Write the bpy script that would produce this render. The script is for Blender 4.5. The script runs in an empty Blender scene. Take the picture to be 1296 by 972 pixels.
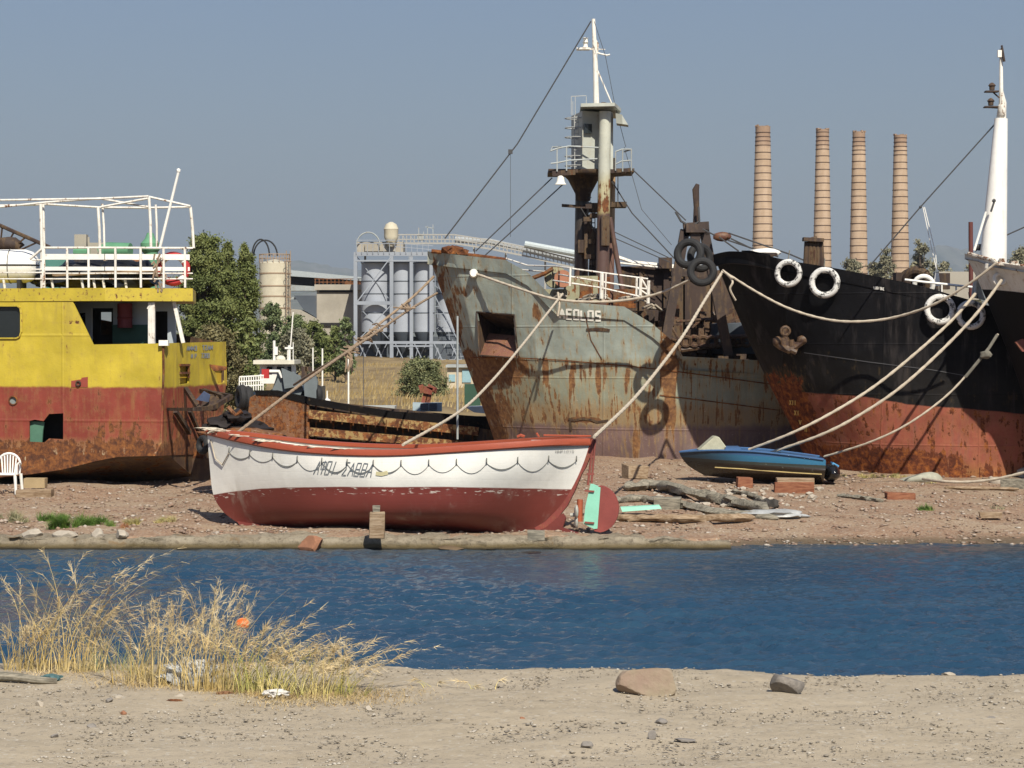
import bpy, bmesh, math, random
import numpy as np
from mathutils import Vector, Matrix, geometry, noise as mnoise
from mathutils.bvhtree import BVHTree
random.seed(7); RNG = np.random.default_rng(7)
SC = bpy.context.scene
COL = SC.collection
# ------------------------------------------------------------------ camera
FP, IW, IH, HZ, CZ = 3000.0, 1296, 972, 430.0, 3.7
TH = math.atan((IH/2-HZ)/FP)
cd = bpy.data.cameras.new('camera'); cam = bpy.data.objects.new('camera', cd); COL.objects.link(cam)
cam.location = (0, 0, CZ); cam.rotation_euler = (math.pi/2-TH, 0, 0)
cd.sensor_width = 36; cd.lens = 36*FP/IW; cd.clip_start = 0.5; cd.clip_end = 60000
SC.camera = cam
# ------------------------------------------------------------------ light
SUN_EL, SUN_AZ = math.radians(45), math.radians(165)      # azimuth from +Y towards +X
sdir = Vector((math.sin(SUN_AZ)*math.cos(SUN_EL), math.cos(SUN_AZ)*math.cos(SUN_EL), math.sin(SUN_EL)))
w = bpy.data.worlds.new('World'); SC.world = w; w.use_nodes = True
wn = w.node_tree; bg = wn.nodes['Background']
sky = wn.nodes.new('ShaderNodeTexSky'); sky.sky_type = 'NISHITA'; sky.sun_disc = False
sky.sun_elevation = SUN_EL; sky.sun_rotation = SUN_AZ; sky.air_density = 1.6; sky.dust_density = 1.2; sky.ozone_density = 4.0
SKYMIX = wn.nodes.new('ShaderNodeHueSaturation'); SKYMIX.inputs['Saturation'].default_value = 0.8
TINT = wn.nodes.new('ShaderNodeMix'); TINT.data_type = 'RGBA'; TINT.blend_type = 'MULTIPLY'; TINT.inputs[0].default_value = 1; TINT.inputs[7].default_value = (.72, .80, 1.08, 1)
wn.links.new(sky.outputs[0], SKYMIX.inputs['Color']); wn.links.new(SKYMIX.outputs[0], TINT.inputs[6]); wn.links.new(TINT.outputs[2], bg.inputs[0])
bg.inputs[1].default_value = 0.055
sl = bpy.data.lights.new('sun', 'SUN'); sl.energy = 5.0; sl.angle = math.radians(0.5); sl.color = (1.0, 0.93, 0.80)
sun = bpy.data.objects.new('sun', sl); COL.objects.link(sun)
sun.rotation_euler = (-sdir).to_track_quat('-Z', 'Y').to_euler(); sun.location = (10, -20, 60)
SC.view_settings.view_transform = 'Standard'; SC.view_settings.look = 'None'
SC.view_settings.exposure = 0.35; SC.view_settings.gamma = 1.0; SC.view_settings.use_curve_mapping = False
SC.cycles.volume_bounces = 0
SC.cycles.max_bounces = 5; SC.cycles.diffuse_bounces = 2; SC.cycles.glossy_bounces = 2; SC.cycles.transparent_max_bounces = 6
SC.cycles.caustics_reflective = False; SC.cycles.caustics_refractive = False
try: SC.cycles.use_denoising = True
except Exception: pass

# ------------------------------------------------------------------ geometry helpers
def raydir(u, v):
    x = (u-IW/2)/FP; y = -(v-IH/2)/FP; c, s = math.cos(TH), math.sin(TH)
    return Vector((x, c+y*s, -s+y*c))
CAM = Vector((0, 0, CZ))
def P(u, v, Y):
    d = raydir(u, v); return CAM + d*(Y/d.y)
def PZ(u, v, z):
    d = raydir(u, v); return CAM + d*((z-CZ)/d.z)
def proj(p):
    d = Vector(p)-CAM; c, s = math.cos(TH), math.sin(TH)
    f = d.y*c-d.z*s; up = d.y*s+d.z*c
    return IW/2+FP*d.x/f, IH/2-FP*up/f
class Frame:
    """a ship's own axes: a = aft along the hull, lat = towards the camera side"""
    def __init__(s, o, ang):
        s.o = Vector((o[0], o[1], 0)); s.d = Vector((math.cos(ang), math.sin(ang), 0)); s.n = Vector((math.sin(ang), -math.cos(ang), 0))
    def px(s, u, v, lat=0.0):
        r = raydir(u, v); t = ((s.o+s.n*lat)-CAM).dot(s.n)/r.dot(s.n); return CAM+r*t
    def loc(s, p):
        q = Vector(p)-s.o; return Vector((q.dot(s.d), q.dot(s.n), p[2]))
    def w(s, a, lat, z):
        q = s.o+s.d*a+s.n*lat; return Vector((q.x, q.y, z))
def catmull(p0, p1, p2, p3, t):
    return 0.5*((2*p1)+(p2-p0)*t+(2*p0-5*p1+4*p2-p3)*t*t+(3*p1-p0-3*p2+p3)*t*t*t)
def spline(pts, n):
    pts = [Vector(p) for p in pts]; m = len(pts)-1; out = []
    for i in range(m):
        a, b, c, d = pts[max(i-1, 0)], pts[i], pts[i+1], pts[min(i+2, m)]
        for k in range(n): out.append(catmull(a, b, c, d, k/n))
    out.append(pts[-1]); return out

WL = {}
def meta(o, label=None, cat=None, group=None, kind=None):
    if label: o['label'] = label
    if cat: o['category'] = cat
    if group: o['group'] = group
    if kind: o['kind'] = kind
    return o
def thing(name, label, cat, loc, group=None):
    o = bpy.data.objects.new(name, None); COL.objects.link(o); o.location = loc; o.empty_display_size = .2
    WL[o] = Vector(loc); return meta(o, label, cat, group)
def link(name, me, mats, parent=None, loc=None):
    o = bpy.data.objects.new(name, me); COL.objects.link(o)
    for m in (mats if isinstance(mats, (list, tuple)) else [mats]): me.materials.append(m)
    if parent is not None:
        o.parent = parent; WL[o] = WL[parent]
    else:
        WL[o] = Vector(loc) if loc is not None else Vector((0, 0, 0)); o.location = WL[o]
    return o
class MB:
    def __init__(s): s.v = []; s.f = []; s.m = []; s.mi = 0
    def add(s, vs, fs):
        o = len(s.v); s.v += [Vector(x) for x in vs]; s.f += [tuple(i+o for i in f) for f in fs]; s.m += [s.mi]*len(fs); return s
    def box(s, c, size, rz=0, ry=0, rx=0, jit=0):
        R = Matrix.Rotation(rz, 3, 'Z') @ Matrix.Rotation(ry, 3, 'Y') @ Matrix.Rotation(rx, 3, 'X'); c = Vector(c)
        vs = []
        for dx, dy, dz in ((-1,-1,-1),(1,-1,-1),(1,1,-1),(-1,1,-1),(-1,-1,1),(1,-1,1),(1,1,1),(-1,1,1)):
            q = Vector((dx*size[0]/2, dy*size[1]/2, dz*size[2]/2))
            if jit: q += Vector((random.uniform(-jit, jit), random.uniform(-jit, jit), random.uniform(-jit, jit)))
            vs.append(c+R@q)
        return s.add(vs, [(0,3,2,1),(4,5,6,7),(0,1,5,4),(1,2,6,5),(2,3,7,6),(3,0,4,7)])
    def beam(s, a, b, w_, h=None, up=Vector((0, 0, 1))):
        a, b = Vector(a), Vector(b); h = h or w_; d = (b-a).normalized()
        if abs(d.dot(up)) > .95: up = Vector((0, 1, 0))
        x = d.cross(up).normalized()*w_/2; y = x.cross(d).normalized()*h/2
        vs = [a-x-y, a+x-y, a+x+y, a-x+y, b-x-y, b+x-y, b+x+y, b-x+y]
        return s.add(vs, [(0,3,2,1),(4,5,6,7),(0,1,5,4),(1,2,6,5),(2,3,7,6),(3,0,4,7)])
    def tube(s, pts, r, seg=8, cap=True):
        pts = [Vector(p) for p in pts]; n = len(pts); rs = r if isinstance(r, (list, tuple)) else [r]*n
        vs = []; fs = []; ref = None
        for i, p in enumerate(pts):
            t = (pts[min(i+1, n-1)]-pts[max(i-1, 0)])
            t = t.normalized() if t.length > 1e-9 else Vector((0, 0, 1))
            if ref is None: ref = Vector((0, 0, 1)) if abs(t.z) < .9 else Vector((1, 0, 0))
            x = ref-t*ref.dot(t)
            x = x.normalized() if x.length > 1e-6 else t.orthogonal().normalized()
            ref = x; y = t.cross(x)
            for k in range(seg):
                an = 2*math.pi*k/seg; vs.append(p+(x*math.cos(an)+y*math.sin(an))*rs[i])
        for i in range(n-1):
            for k in range(seg):
                k2 = (k+1) % seg; fs.append((i*seg+k, i*seg+k2, (i+1)*seg+k2, (i+1)*seg+k))
        if cap: fs.append(tuple(range(seg))[::-1]); fs.append(tuple((n-1)*seg+k for k in range(seg)))
        return s.add(vs, fs)
    def lathe(s, c, prof, seg=24, axis='Z'):
        c = Vector(c); vs = []; fs = []
        for r, h in prof:
            for k in range(seg):
                a = 2*math.pi*k/seg; q = Vector((r*math.cos(a), r*math.sin(a), h))
                if axis == 'Y': q = Vector((q.x, q.z, q.y))
                if axis == 'X': q = Vector((q.z, q.x, q.y))
                vs.append(c+q)
        for i in range(len(prof)-1):
            for k in range(seg):
                k2 = (k+1) % seg; fs.append((i*seg+k, i*seg+k2, (i+1)*seg+k2, (i+1)*seg+k))
        fs.append(tuple(range(seg))[::-1]); fs.append(tuple((len(prof)-1)*seg+k for k in range(seg)))
        return s.add(vs, fs)
    def torus(s, c, R, r, axis=Vector((0, 1, 0)), seg=28, ring=12, a0=0, a1=2*math.pi, squash=1.0):
        axis = Vector(axis).normalized(); x = axis.orthogonal().normalized(); y = axis.cross(x); c = Vector(c); vs = []; fs = []
        full = abs(a1-a0-2*math.pi) < 1e-6; n = seg if full else seg+1
        for i in range(n):
            a = a0+(a1-a0)*i/seg; rad = x*math.cos(a)+y*math.sin(a)
            for k in range(ring):
                b = 2*math.pi*k/ring; vs.append(c+rad*(R+r*math.cos(b))+axis*r*squash*math.sin(b))
        for i in range(seg):
            i2 = (i+1) % n
            for k in range(ring):
                k2 = (k+1) % ring; fs.append((i*ring+k, i*ring+k2, i2*ring+k2, i2*ring+k))
        return s.add(vs, fs)
    def blob(s, c, size, sub=2, amp=.2, freq=1.5, flat=None, seed=0):
        bm = bmesh.new(); bmesh.ops.create_icosphere(bm, subdivisions=sub, radius=1); c = Vector(c); vs = []
        for q in bm.verts:
            n = mnoise.noise(q.co*freq+Vector((seed*7.3, seed*3.1, 1.7)))+.5*mnoise.noise(q.co*freq*2.3+Vector((seed, 5, 2)))
            k = q.co*(1+amp*n); k = Vector((k.x*size[0], k.y*size[1], k.z*size[2]))
            if flat is not None: k.z = max(k.z, flat)
            vs.append(c+k)
        fs = [tuple(v.index for v in f.verts) for f in bm.faces]; bm.free(); return s.add(vs, fs)
    def rock(s, c, size, sub=3, seed=0, cuts=14, lo=.5, hi=.85):
        rr = random.Random(seed); planes = []
        for _ in range(cuts):
            n = Vector((rr.gauss(0, 1), rr.gauss(0, 1), rr.gauss(0, 1))).normalized(); planes.append((n, rr.uniform(lo, hi)))
        bm = bmesh.new(); bmesh.ops.create_icosphere(bm, subdivisions=sub, radius=1); c = Vector(c); vs = []
        for q in bm.verts:
            k = q.co.copy()
            for n, d in planes:
                e = k.dot(n)-d
                if e > 0: k -= n*e
            k *= 1+.05*mnoise.noise(q.co*3+Vector((seed, 0, 0)))
            vs.append(c+Vector((k.x*size[0], k.y*size[1], k.z*size[2])))
        fs = [tuple(v.index for v in f.verts) for f in bm.faces]; bm.free(); return s.add(vs, fs)
    def poly(s, loop, depth, holes=()):
        """planar outline (3D points) with holes, given thickness along vector depth"""
        loops = [[Vector(p) for p in loop]]+[[Vector(p) for p in h] for h in holes]
        tris = geometry.tessellate_polygon(loops); flat = [p for l in loops for p in l]; n = len(flat); depth = Vector(depth)
        vs = flat+[p+depth for p in flat]; fs = []
        for t in tris:
            fs.append(tuple(t)); fs.append(tuple(i+n for i in t)[::-1])
        o = 0
        for l in loops:
            m = len(l)
            for i in range(m):
                j = (i+1) % m; fs.append((o+i, o+j, o+j+n, o+i+n))
            o += m
        return s.add(vs, fs)
    def build(s, name, mat, parent=None, smooth=True, label=None, cat=None, group=None, kind=None, loc=None, ang=35, bevel=0):
        if loc is None and parent is None:
            xs = [v.x for v in s.v]; ys = [v.y for v in s.v]; zs = [v.z for v in s.v]
            loc = Vector(((min(xs)+max(xs))/2, (min(ys)+max(ys))/2, min(zs)))
            if kind == 'structure': loc = Vector((0, 0, 0))
        off = WL[parent] if parent is not None else Vector(loc)
        me = bpy.data.meshes.new(name); me.from_pydata([tuple(v-off) for v in s.v], [], s.f)
        if any(s.m): me.polygons.foreach_set('material_index', s.m)
        bm = bmesh.new(); bm.from_mesh(me)
        if not getattr(s, 'noweld', False): bmesh.ops.remove_doubles(bm, verts=bm.verts, dist=1e-5)
        bmesh.ops.recalc_face_normals(bm, faces=bm.faces); bm.to_mesh(me); bm.free()
        if smooth:
            me.polygons.foreach_set('use_smooth', [True]*len(me.polygons)); me.set_sharp_from_angle(angle=math.radians(ang))
        o = link(name, me, mat, parent, loc)
        if bevel:
            b = o.modifiers.new('bevel', 'BEVEL'); b.width = bevel; b.segments = 2; b.limit_method = 'ANGLE'
        return meta(o, label, cat, group, kind)
def copy_tree(o, loc=None, rot=None, scale=None, label=None, group=None, parent=None):
    c = o.copy(); COL.objects.link(c)
    if parent is not None: c.parent = parent
    else:
        if loc is not None: c.location = loc
        if rot is not None: c.rotation_euler = rot
        if scale is not None: c.scale = scale
        if label: c['label'] = label
        if group: c['group'] = group
    for ch in [x for x in list(bpy.data.objects) if x.parent == o]: copy_tree(ch, parent=c)
    return c
def quads_mesh(name, V, F, mat, parent=None, loc=(0, 0, 0), smooth=False):
    """fast mesh from numpy arrays; F is (n,3) or (n,4)"""
    off = np.array(WL[parent] if parent is not None else loc, dtype=float)
    V = (np.asarray(V)-off).astype(np.float32); F = np.asarray(F, dtype=np.int32); k = F.shape[1]
    me = bpy.data.meshes.new(name); me.vertices.add(len(V)); me.vertices.foreach_set('co', V.ravel())
    me.loops.add(F.size); me.loops.foreach_set('vertex_index', F.ravel())
    me.polygons.add(len(F)); me.polygons.foreach_set('loop_start', np.arange(len(F), dtype=np.int32)*k)
    me.update(calc_edges=True)
    if smooth: me.polygons.foreach_set('use_smooth', np.ones(len(F), dtype=bool))
    me.validate(); return link(name, me, mat, parent, loc)

# ------------------------------------------------------------------ materials
class NT:
    def __init__(s, name):
        s.m = bpy.data.materials.new(name); s.m.use_nodes = True; s.t = s.m.node_tree; s.n = s.t.nodes; s.b = s.n['Principled BSDF']
        s.g = None; s.o = None
    def set(s, inp, x):
        if isinstance(x, bpy.types.NodeSocket): s.t.links.new(x, inp)
        elif x is not None:
            if isinstance(x, (tuple, list)) and len(x) == 3 and len(inp.default_value) == 4: x = (*x, 1)
            inp.default_value = x
    def pos(s):
        if s.g is None: s.g = s.n.new('ShaderNodeNewGeometry')
        return s.g.outputs['Position']
    def obj(s):
        if s.o is None: s.o = s.n.new('ShaderNodeTexCoord')
        return s.o.outputs['Object']
    def math(s, op, a, b=None, clamp=False):
        n = s.n.new('ShaderNodeMath'); n.operation = op; n.use_clamp = clamp; s.set(n.inputs[0], a)
        if b is not None: s.set(n.inputs[1], b)
        return n.outputs[0]
    def mapv(s, v, scale=(1, 1, 1), off=(0, 0, 0)):
        n = s.n.new('ShaderNodeMapping'); s.set(n.inputs[0], v); n.inputs[1].default_value = off; n.inputs[3].default_value = scale; return n.outputs[0]
    def noise(s, v, scale=1., det=4., rough=.55, dist=0.):
        n = s.n.new('ShaderNodeTexNoise'); s.set(n.inputs['Vector'], v); n.inputs['Scale'].default_value = scale
        n.inputs['Detail'].default_value = det; n.inputs['Roughness'].default_value = rough; n.inputs['Distortion'].default_value = dist; return n.outputs[0]
    def voro(s, v, scale=1., out='Color', feat='F1'):
        n = s.n.new('ShaderNodeTexVoronoi'); n.feature = feat; s.set(n.inputs['Vector'], v); n.inputs['Scale'].default_value = scale; return n.outputs[out]
    def sm(s, x, lo, hi, a=0., b=1.):
        n = s.n.new('ShaderNodeMapRange'); n.interpolation_type = 'SMOOTHSTEP'; s.set(n.inputs[0], x); s.set(n.inputs[1], lo); s.set(n.inputs[2], hi)
        s.set(n.inputs[3], a); s.set(n.inputs[4], b); return n.outputs[0]
    def mix(s, f, a, b, mode='MIX'):
        n = s.n.new('ShaderNodeMix'); n.data_type = 'RGBA'; n.blend_type = mode; s.set(n.inputs[0], f); s.set(n.inputs[6], a); s.set(n.inputs[7], b); return n.outputs[2]
    def ramp(s, f, stops):
        n = s.n.new('ShaderNodeValToRGB'); s.set(n.inputs[0], f); e = n.color_ramp.elements
        while len(e) < len(stops): e.new(.5)
        for i, (p, c) in enumerate(stops): e[i].position = p; e[i].color = (*c, 1) if len(c) == 3 else c
        return n.outputs[0]
    def sep(s, v):
        n = s.n.new('ShaderNodeSeparateXYZ'); s.set(n.inputs[0], v); return n.outputs
    def bump(s, h, strength=.3, dist=.02):
        n = s.n.new('ShaderNodeBump'); n.inputs['Strength'].default_value = strength; n.inputs['Distance'].default_value = dist; s.set(n.inputs['Height'], h); return n.outputs[0]
    def fin(s, col, rough=.7, normal=None, metal=0., spec=.4):
        s.set(s.b.inputs['Base Color'], col); s.set(s.b.inputs['Roughness'], rough); s.set(s.b.inputs['Metallic'], metal)
        s.b.inputs['Specular IOR Level'].default_value = spec
        if normal is not None: s.set(s.b.inputs['Normal'], normal)
        return s.m
RUST = [(.25, (.030, .013, .009)), (.45, (.095, .034, .014)), (.6, (.21, .078, .022)), (.78, (.36, .17, .05))]
def paint(name, base, bands=(), rust=.2, streak=.4, spots=(), scale=1., rough=.55, var=.18, world=False, bump=.25, edge=.12, halo=.5, chalk=0., rustcol=RUST, spec=.4, seams=None, line=None, chips=None, salt=None, dent=0., planks=0.):
    k = NT(name); p = k.pos() if world else k.obj(); x, y, z = k.sep(p)[:3]
    nz = k.noise(p, 1.3*scale, 5); nzf = k.noise(p, 7*scale, 6, .65)
    z_ = z
    if line:
        xa, xb = line[0][0], line[-1][0]; zs = [q[1] for q in line]; za, zb = min(zs)-.01, max(zs)+.01
        tt = k.math('DIVIDE', k.math('SUBTRACT', x, xa), xb-xa); g_ = k.sep(k.ramp(tt, [((a-xa)/(xb-xa), ((b-za)/(zb-za),)*3) for a, b in line]))[0]
        z_ = k.math('SUBTRACT', z, k.math('ADD', k.math('MULTIPLY', g_, zb-za), za))
    zc = k.math('ADD', z_, k.math('MULTIPLY', k.math('SUBTRACT', nz, .5), edge*2))
    zc = k.math('ADD', zc, k.math('MULTIPLY', k.math('SUBTRACT', nzf, .5), edge*.6))
    col = base; lev = rust
    for z0, c, add, wdt in bands:
        f = k.sm(zc, z0-wdt, z0+wdt, 1., 0.)
        col = k.mix(f, col, c); lev = k.math('ADD', k.math('MULTIPLY', f, add), lev)
    for (sx, sy, sz, rx, rz, add) in spots:
        dx = k.math('DIVIDE', k.math('SUBTRACT', x, sx), rx); dz = k.math('DIVIDE', k.math('SUBTRACT', z, sz), rz)
        d = k.math('ADD', k.math('MULTIPLY', dx, dx), k.math('MULTIPLY', dz, dz))
        lev = k.math('ADD', lev, k.math('MULTIPLY', k.sm(d, .15, 1.2, 1., 0.), add))
    big = k.noise(p, .5*scale, 3)
    col = k.mix(k.sm(big, .3, .7, 0., 1.), k.mix(1., col, (1-var, 1-var, 1-var), 'MULTIPLY'), k.mix(1., col, (1+var*.5, 1+var*.45, 1+var*.35), 'MULTIPLY'))
    col = k.mix(k.sm(nzf, .45, .75, 0., var), col, k.mix(1., col, (.55, .5, .42), 'MULTIPLY'))
    n1 = k.noise(k.mapv(p, (1, 1, 1), (3, 7, 1)), 2.2*scale, 9, .68)
    ns = k.noise(k.mapv(p, (5.5*scale, 5.5*scale, .45*scale)), 1., 6, .6)
    m = k.math('ADD', k.math('MULTIPLY', n1, 1-streak), k.math('MULTIPLY', ns, streak))
    T = k.math('SUBTRACT', .72, k.math('MULTIPLY', lev, .34))
    mk = k.sm(m, k.math('SUBTRACT', T, .015), k.math('ADD', T, .03))
    if salt:
        nsl = k.noise(k.mapv(p, (4.2, 4.2, .5), (9, 2, 5)), 1., 6, .65); nsm = k.noise(p, .6, 3)
        col = k.mix(k.math('MULTIPLY', k.math('MULTIPLY', k.sm(nsl, .48, .68), k.sm(nsm, .4, .62)), salt[1]), col, salt[0])
    hl = k.math('MULTIPLY', k.sm(m, k.math('SUBTRACT', T, .13), k.math('ADD', T, .02)), halo)
    rc = k.ramp(k.noise(p, 3.4*scale, 8, .7, .4), rustcol)
    col = k.mix(hl, col, k.mix(.5, col, (.31, .20, .075)))
    if chips:
        cn = k.noise(k.mapv(p, (3.2, 3.2, 16)), 2., 5, .6); cf = k.math('MULTIPLY', k.sm(cn, .60, .63), k.sm(k.math('ABSOLUTE', k.math('ADD', z_, chips[0])), chips[1]*.4, chips[1], 1., 0.))
        col = k.mix(cf, col, chips[2])
    if chalk: col = k.mix(k.math('MULTIPLY', k.sm(k.noise(p, 11*scale, 5, .7), .62, .68), chalk), col, (.55, .5, .42))
    col = k.mix(mk, col, rc)
    h = k.math('SUBTRACT', k.math('MULTIPLY', nzf, .5), k.math('MULTIPLY', mk, .35))
    if seams:
        a, b = seams
        bx = k.math('FRACT', k.math('DIVIDE', x, a)); bz = k.math('FRACT', k.math('DIVIDE', z, b))
        sx_ = k.math('MAXIMUM', k.sm(k.math('ABSOLUTE', k.math('SUBTRACT', bx, .5)), .485, .5), k.sm(k.math('ABSOLUTE', k.math('SUBTRACT', bz, .5)), .475, .5))
        h = k.math('ADD', h, k.math('MULTIPLY', sx_, .9))
    if planks:
        pf_ = k.math('FRACT', k.math('DIVIDE', z_, planks)); h = k.math('SUBTRACT', h, k.math('MULTIPLY', k.sm(k.math('ABSOLUTE', k.math('SUBTRACT', pf_, .5)), .46, .5), 2.5))
    nrm = k.bump(h, bump, .03)
    if dent:
        dn = k.noise(k.mapv(p, (1, 1, .8)), 1.7, 2, .4); wv = k.math('SINE', k.math('MULTIPLY', x, 6.283/.62)); dn = k.math('ADD', dn, k.math('MULTIPLY', k.math('MULTIPLY', wv, .07), k.noise(p, .5, 1)))
        b2 = k.n.new('ShaderNodeBump'); b2.inputs['Strength'].default_value = dent; b2.inputs['Distance'].default_value = .12; k.set(b2.inputs['Height'], dn); k.set(b2.inputs['Normal'], nrm); nrm = b2.outputs[0]
    return k.fin(col, k.math('ADD', k.math('MULTIPLY', mk, .3), rough), nrm, spec=spec)
def plain(name, c, rough=.7, var=.15, scale=4, bump=.15, metal=0., c2=None, spec=.4):
    k = NT(name); p = k.obj(); n = k.noise(p, scale, 6, .6); n2 = k.noise(p, scale*6, 4, .6)
    col = k.mix(k.sm(n, .3, .7), k.mix(1., c, (1-var,)*3, 'MULTIPLY') if c2 is None else c2, c)
    col = k.mix(k.sm(n2, .35, .75, 0., var), col, k.mix(1., c, (.6, .58, .55), 'MULTIPLY'))
    return k.fin(col, rough, k.bump(k.math('ADD', n, k.math('MULTIPLY', n2, .4)), bump, .02), metal, spec)
def leafmat(name, c1, c2, c3, scale=.9):
    k = NT(name); p = k.obj(); n = k.noise(p, scale, 3, .6); v = k.voro(p, 9.)
    col = k.ramp(n, [(.35, c1), (.5, c2), (.66, c3)]); vx = k.sep(v)[0]
    col = k.mix(k.math('MULTIPLY', vx, .5), col, k.mix(1., col, (1.7, 1.5, 1.1), 'MULTIPLY'))
    return k.fin(col, .65, spec=.25)
def woodmat(name, c1, c2, sc=3.):
    k = NT(name); p = k.obj(); g = k.noise(k.mapv(p, (1.2, 9, 9)), sc, 6, .6); n = k.noise(p, 4, 5)
    col = k.mix(k.sm(g, .35, .68), c1, c2); col = k.mix(k.sm(n, .55, .75, 0, .6), col, k.mix(1., c1, (.5, .45, .4), 'MULTIPLY'))
    return k.fin(col, .85, k.bump(g, .5, .02), spec=.2)
M = {}
M['white'] = paint('worn_white_paint', (.78, .77, .72), rust=.2, streak=.3, scale=4, rough=.5, var=.06)
M['white_rusty'] = paint('rusty_white_paint', (.74, .72, .66), rust=.42, streak=.5, scale=3., rough=.5, var=.1)
M['rust'] = paint('rust_metal', (.10, .045, .025), rust=.85, streak=.3, scale=1.6, rough=.7, var=.3, bump=.5)
M['rust_dark'] = paint('dark_rust_metal', (.045, .028, .022), rust=.38, streak=.6, scale=1.3, rough=.75, var=.3, bump=.4, rustcol=[(.3, (.02, .011, .009)), (.5, (.06, .027, .016)), (.7, (.13, .055, .025)), (.85, (.2, .1, .05))])
M['rust_orange'] = paint('orange_rust_metal', (.20, .075, .035), rust=.7, streak=.25, scale=1.8, rough=.75, var=.35, bump=.5, chalk=.3)
M['wire'] = plain('steel_wire', (.06, .06, .062), .6)
M['rope'] = plain('pale_rope', (.52, .45, .35), .9, .25, 12, .4)
M['rope_brown'] = plain('weathered_brown_rope', (.34, .25, .17), .95, .4, 9, .5)
M['rope_grey'] = plain('grey_mossy_rope', (.17, .16, .13), .95, .4, 9, .5)
M['rubber'] = plain('black_rubber', (.022, .022, .023), .75, .3, 5, .3)
k = NT('white_painted_tyre'); p = k.obj(); n = k.noise(p, 7, 8, .7)
M['tyre_white'] = k.fin(k.mix(k.sm(k.noise(p, 14, 5, .6), .55, .7, 0, .5), k.mix(k.sm(n, .41, .5), (.04, .04, .04), (.6, .59, .56)), (.25, .24, .22)), .75, k.bump(n, .4, .02))
M['black'] = plain('black_paint', (.006, .006, .007), .75, .3, 2, .15, spec=.12)
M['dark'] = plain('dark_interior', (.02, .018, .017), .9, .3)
M['glass'] = plain('dark_window_glass', (.02, .025, .028), .12, .1, 2, 0, spec=.6)
M['grey'] = paint('grey_paint', (.33, .36, .36), rust=.3, streak=.6, scale=1.5, rough=.6)
M['steel'] = paint('galvanised_steel', (.27, .30, .345), rust=.02, streak=.5, scale=.35, rough=.5, var=.14, bump=.1)
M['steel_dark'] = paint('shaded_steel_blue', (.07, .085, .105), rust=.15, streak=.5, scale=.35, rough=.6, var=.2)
M['concrete'] = plain('weathered_concrete', (.40, .37, .31), .9, .22, .25, .2, c2=(.29, .265, .22))
M['wood'] = woodmat('weathered_timber', (.20, .135, .08), (.33, .25, .17))
M['wood_red'] = woodmat('red_brown_timber', (.17, .062, .035), (.27, .12, .065))
M['wood_grey'] = woodmat('grey_driftwood', (.13, .12, .095), (.30, .27, .21))
M['stone'] = plain('pale_stone', (.42, .37, .30), .9, .25, 5, .5)
M['stone_grey'] = plain('grey_stone', (.24, .22, .20), .9, .3, 5, .5)
M['stone_red'] = plain('red_stone', (.32, .15, .085), .9, .3, 5, .5)
M['teal'] = plain('teal_paint', (.27, .62, .46), .6, .1, 5, .1)
M['orange'] = plain('orange_plastic', (.75, .13, .02), .4, .1, 5, .1)
M['red'] = plain('red_paint', (.42, .03, .03), .5, .15, 5, .1)
M['green'] = plain('green_paint', (.11, .28, .16), .6, .15, 3, .1)
M['plastic_bag'] = plain('grey_plastic_film', (.42, .43, .42), .35, .2, 9, .5)

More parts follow.
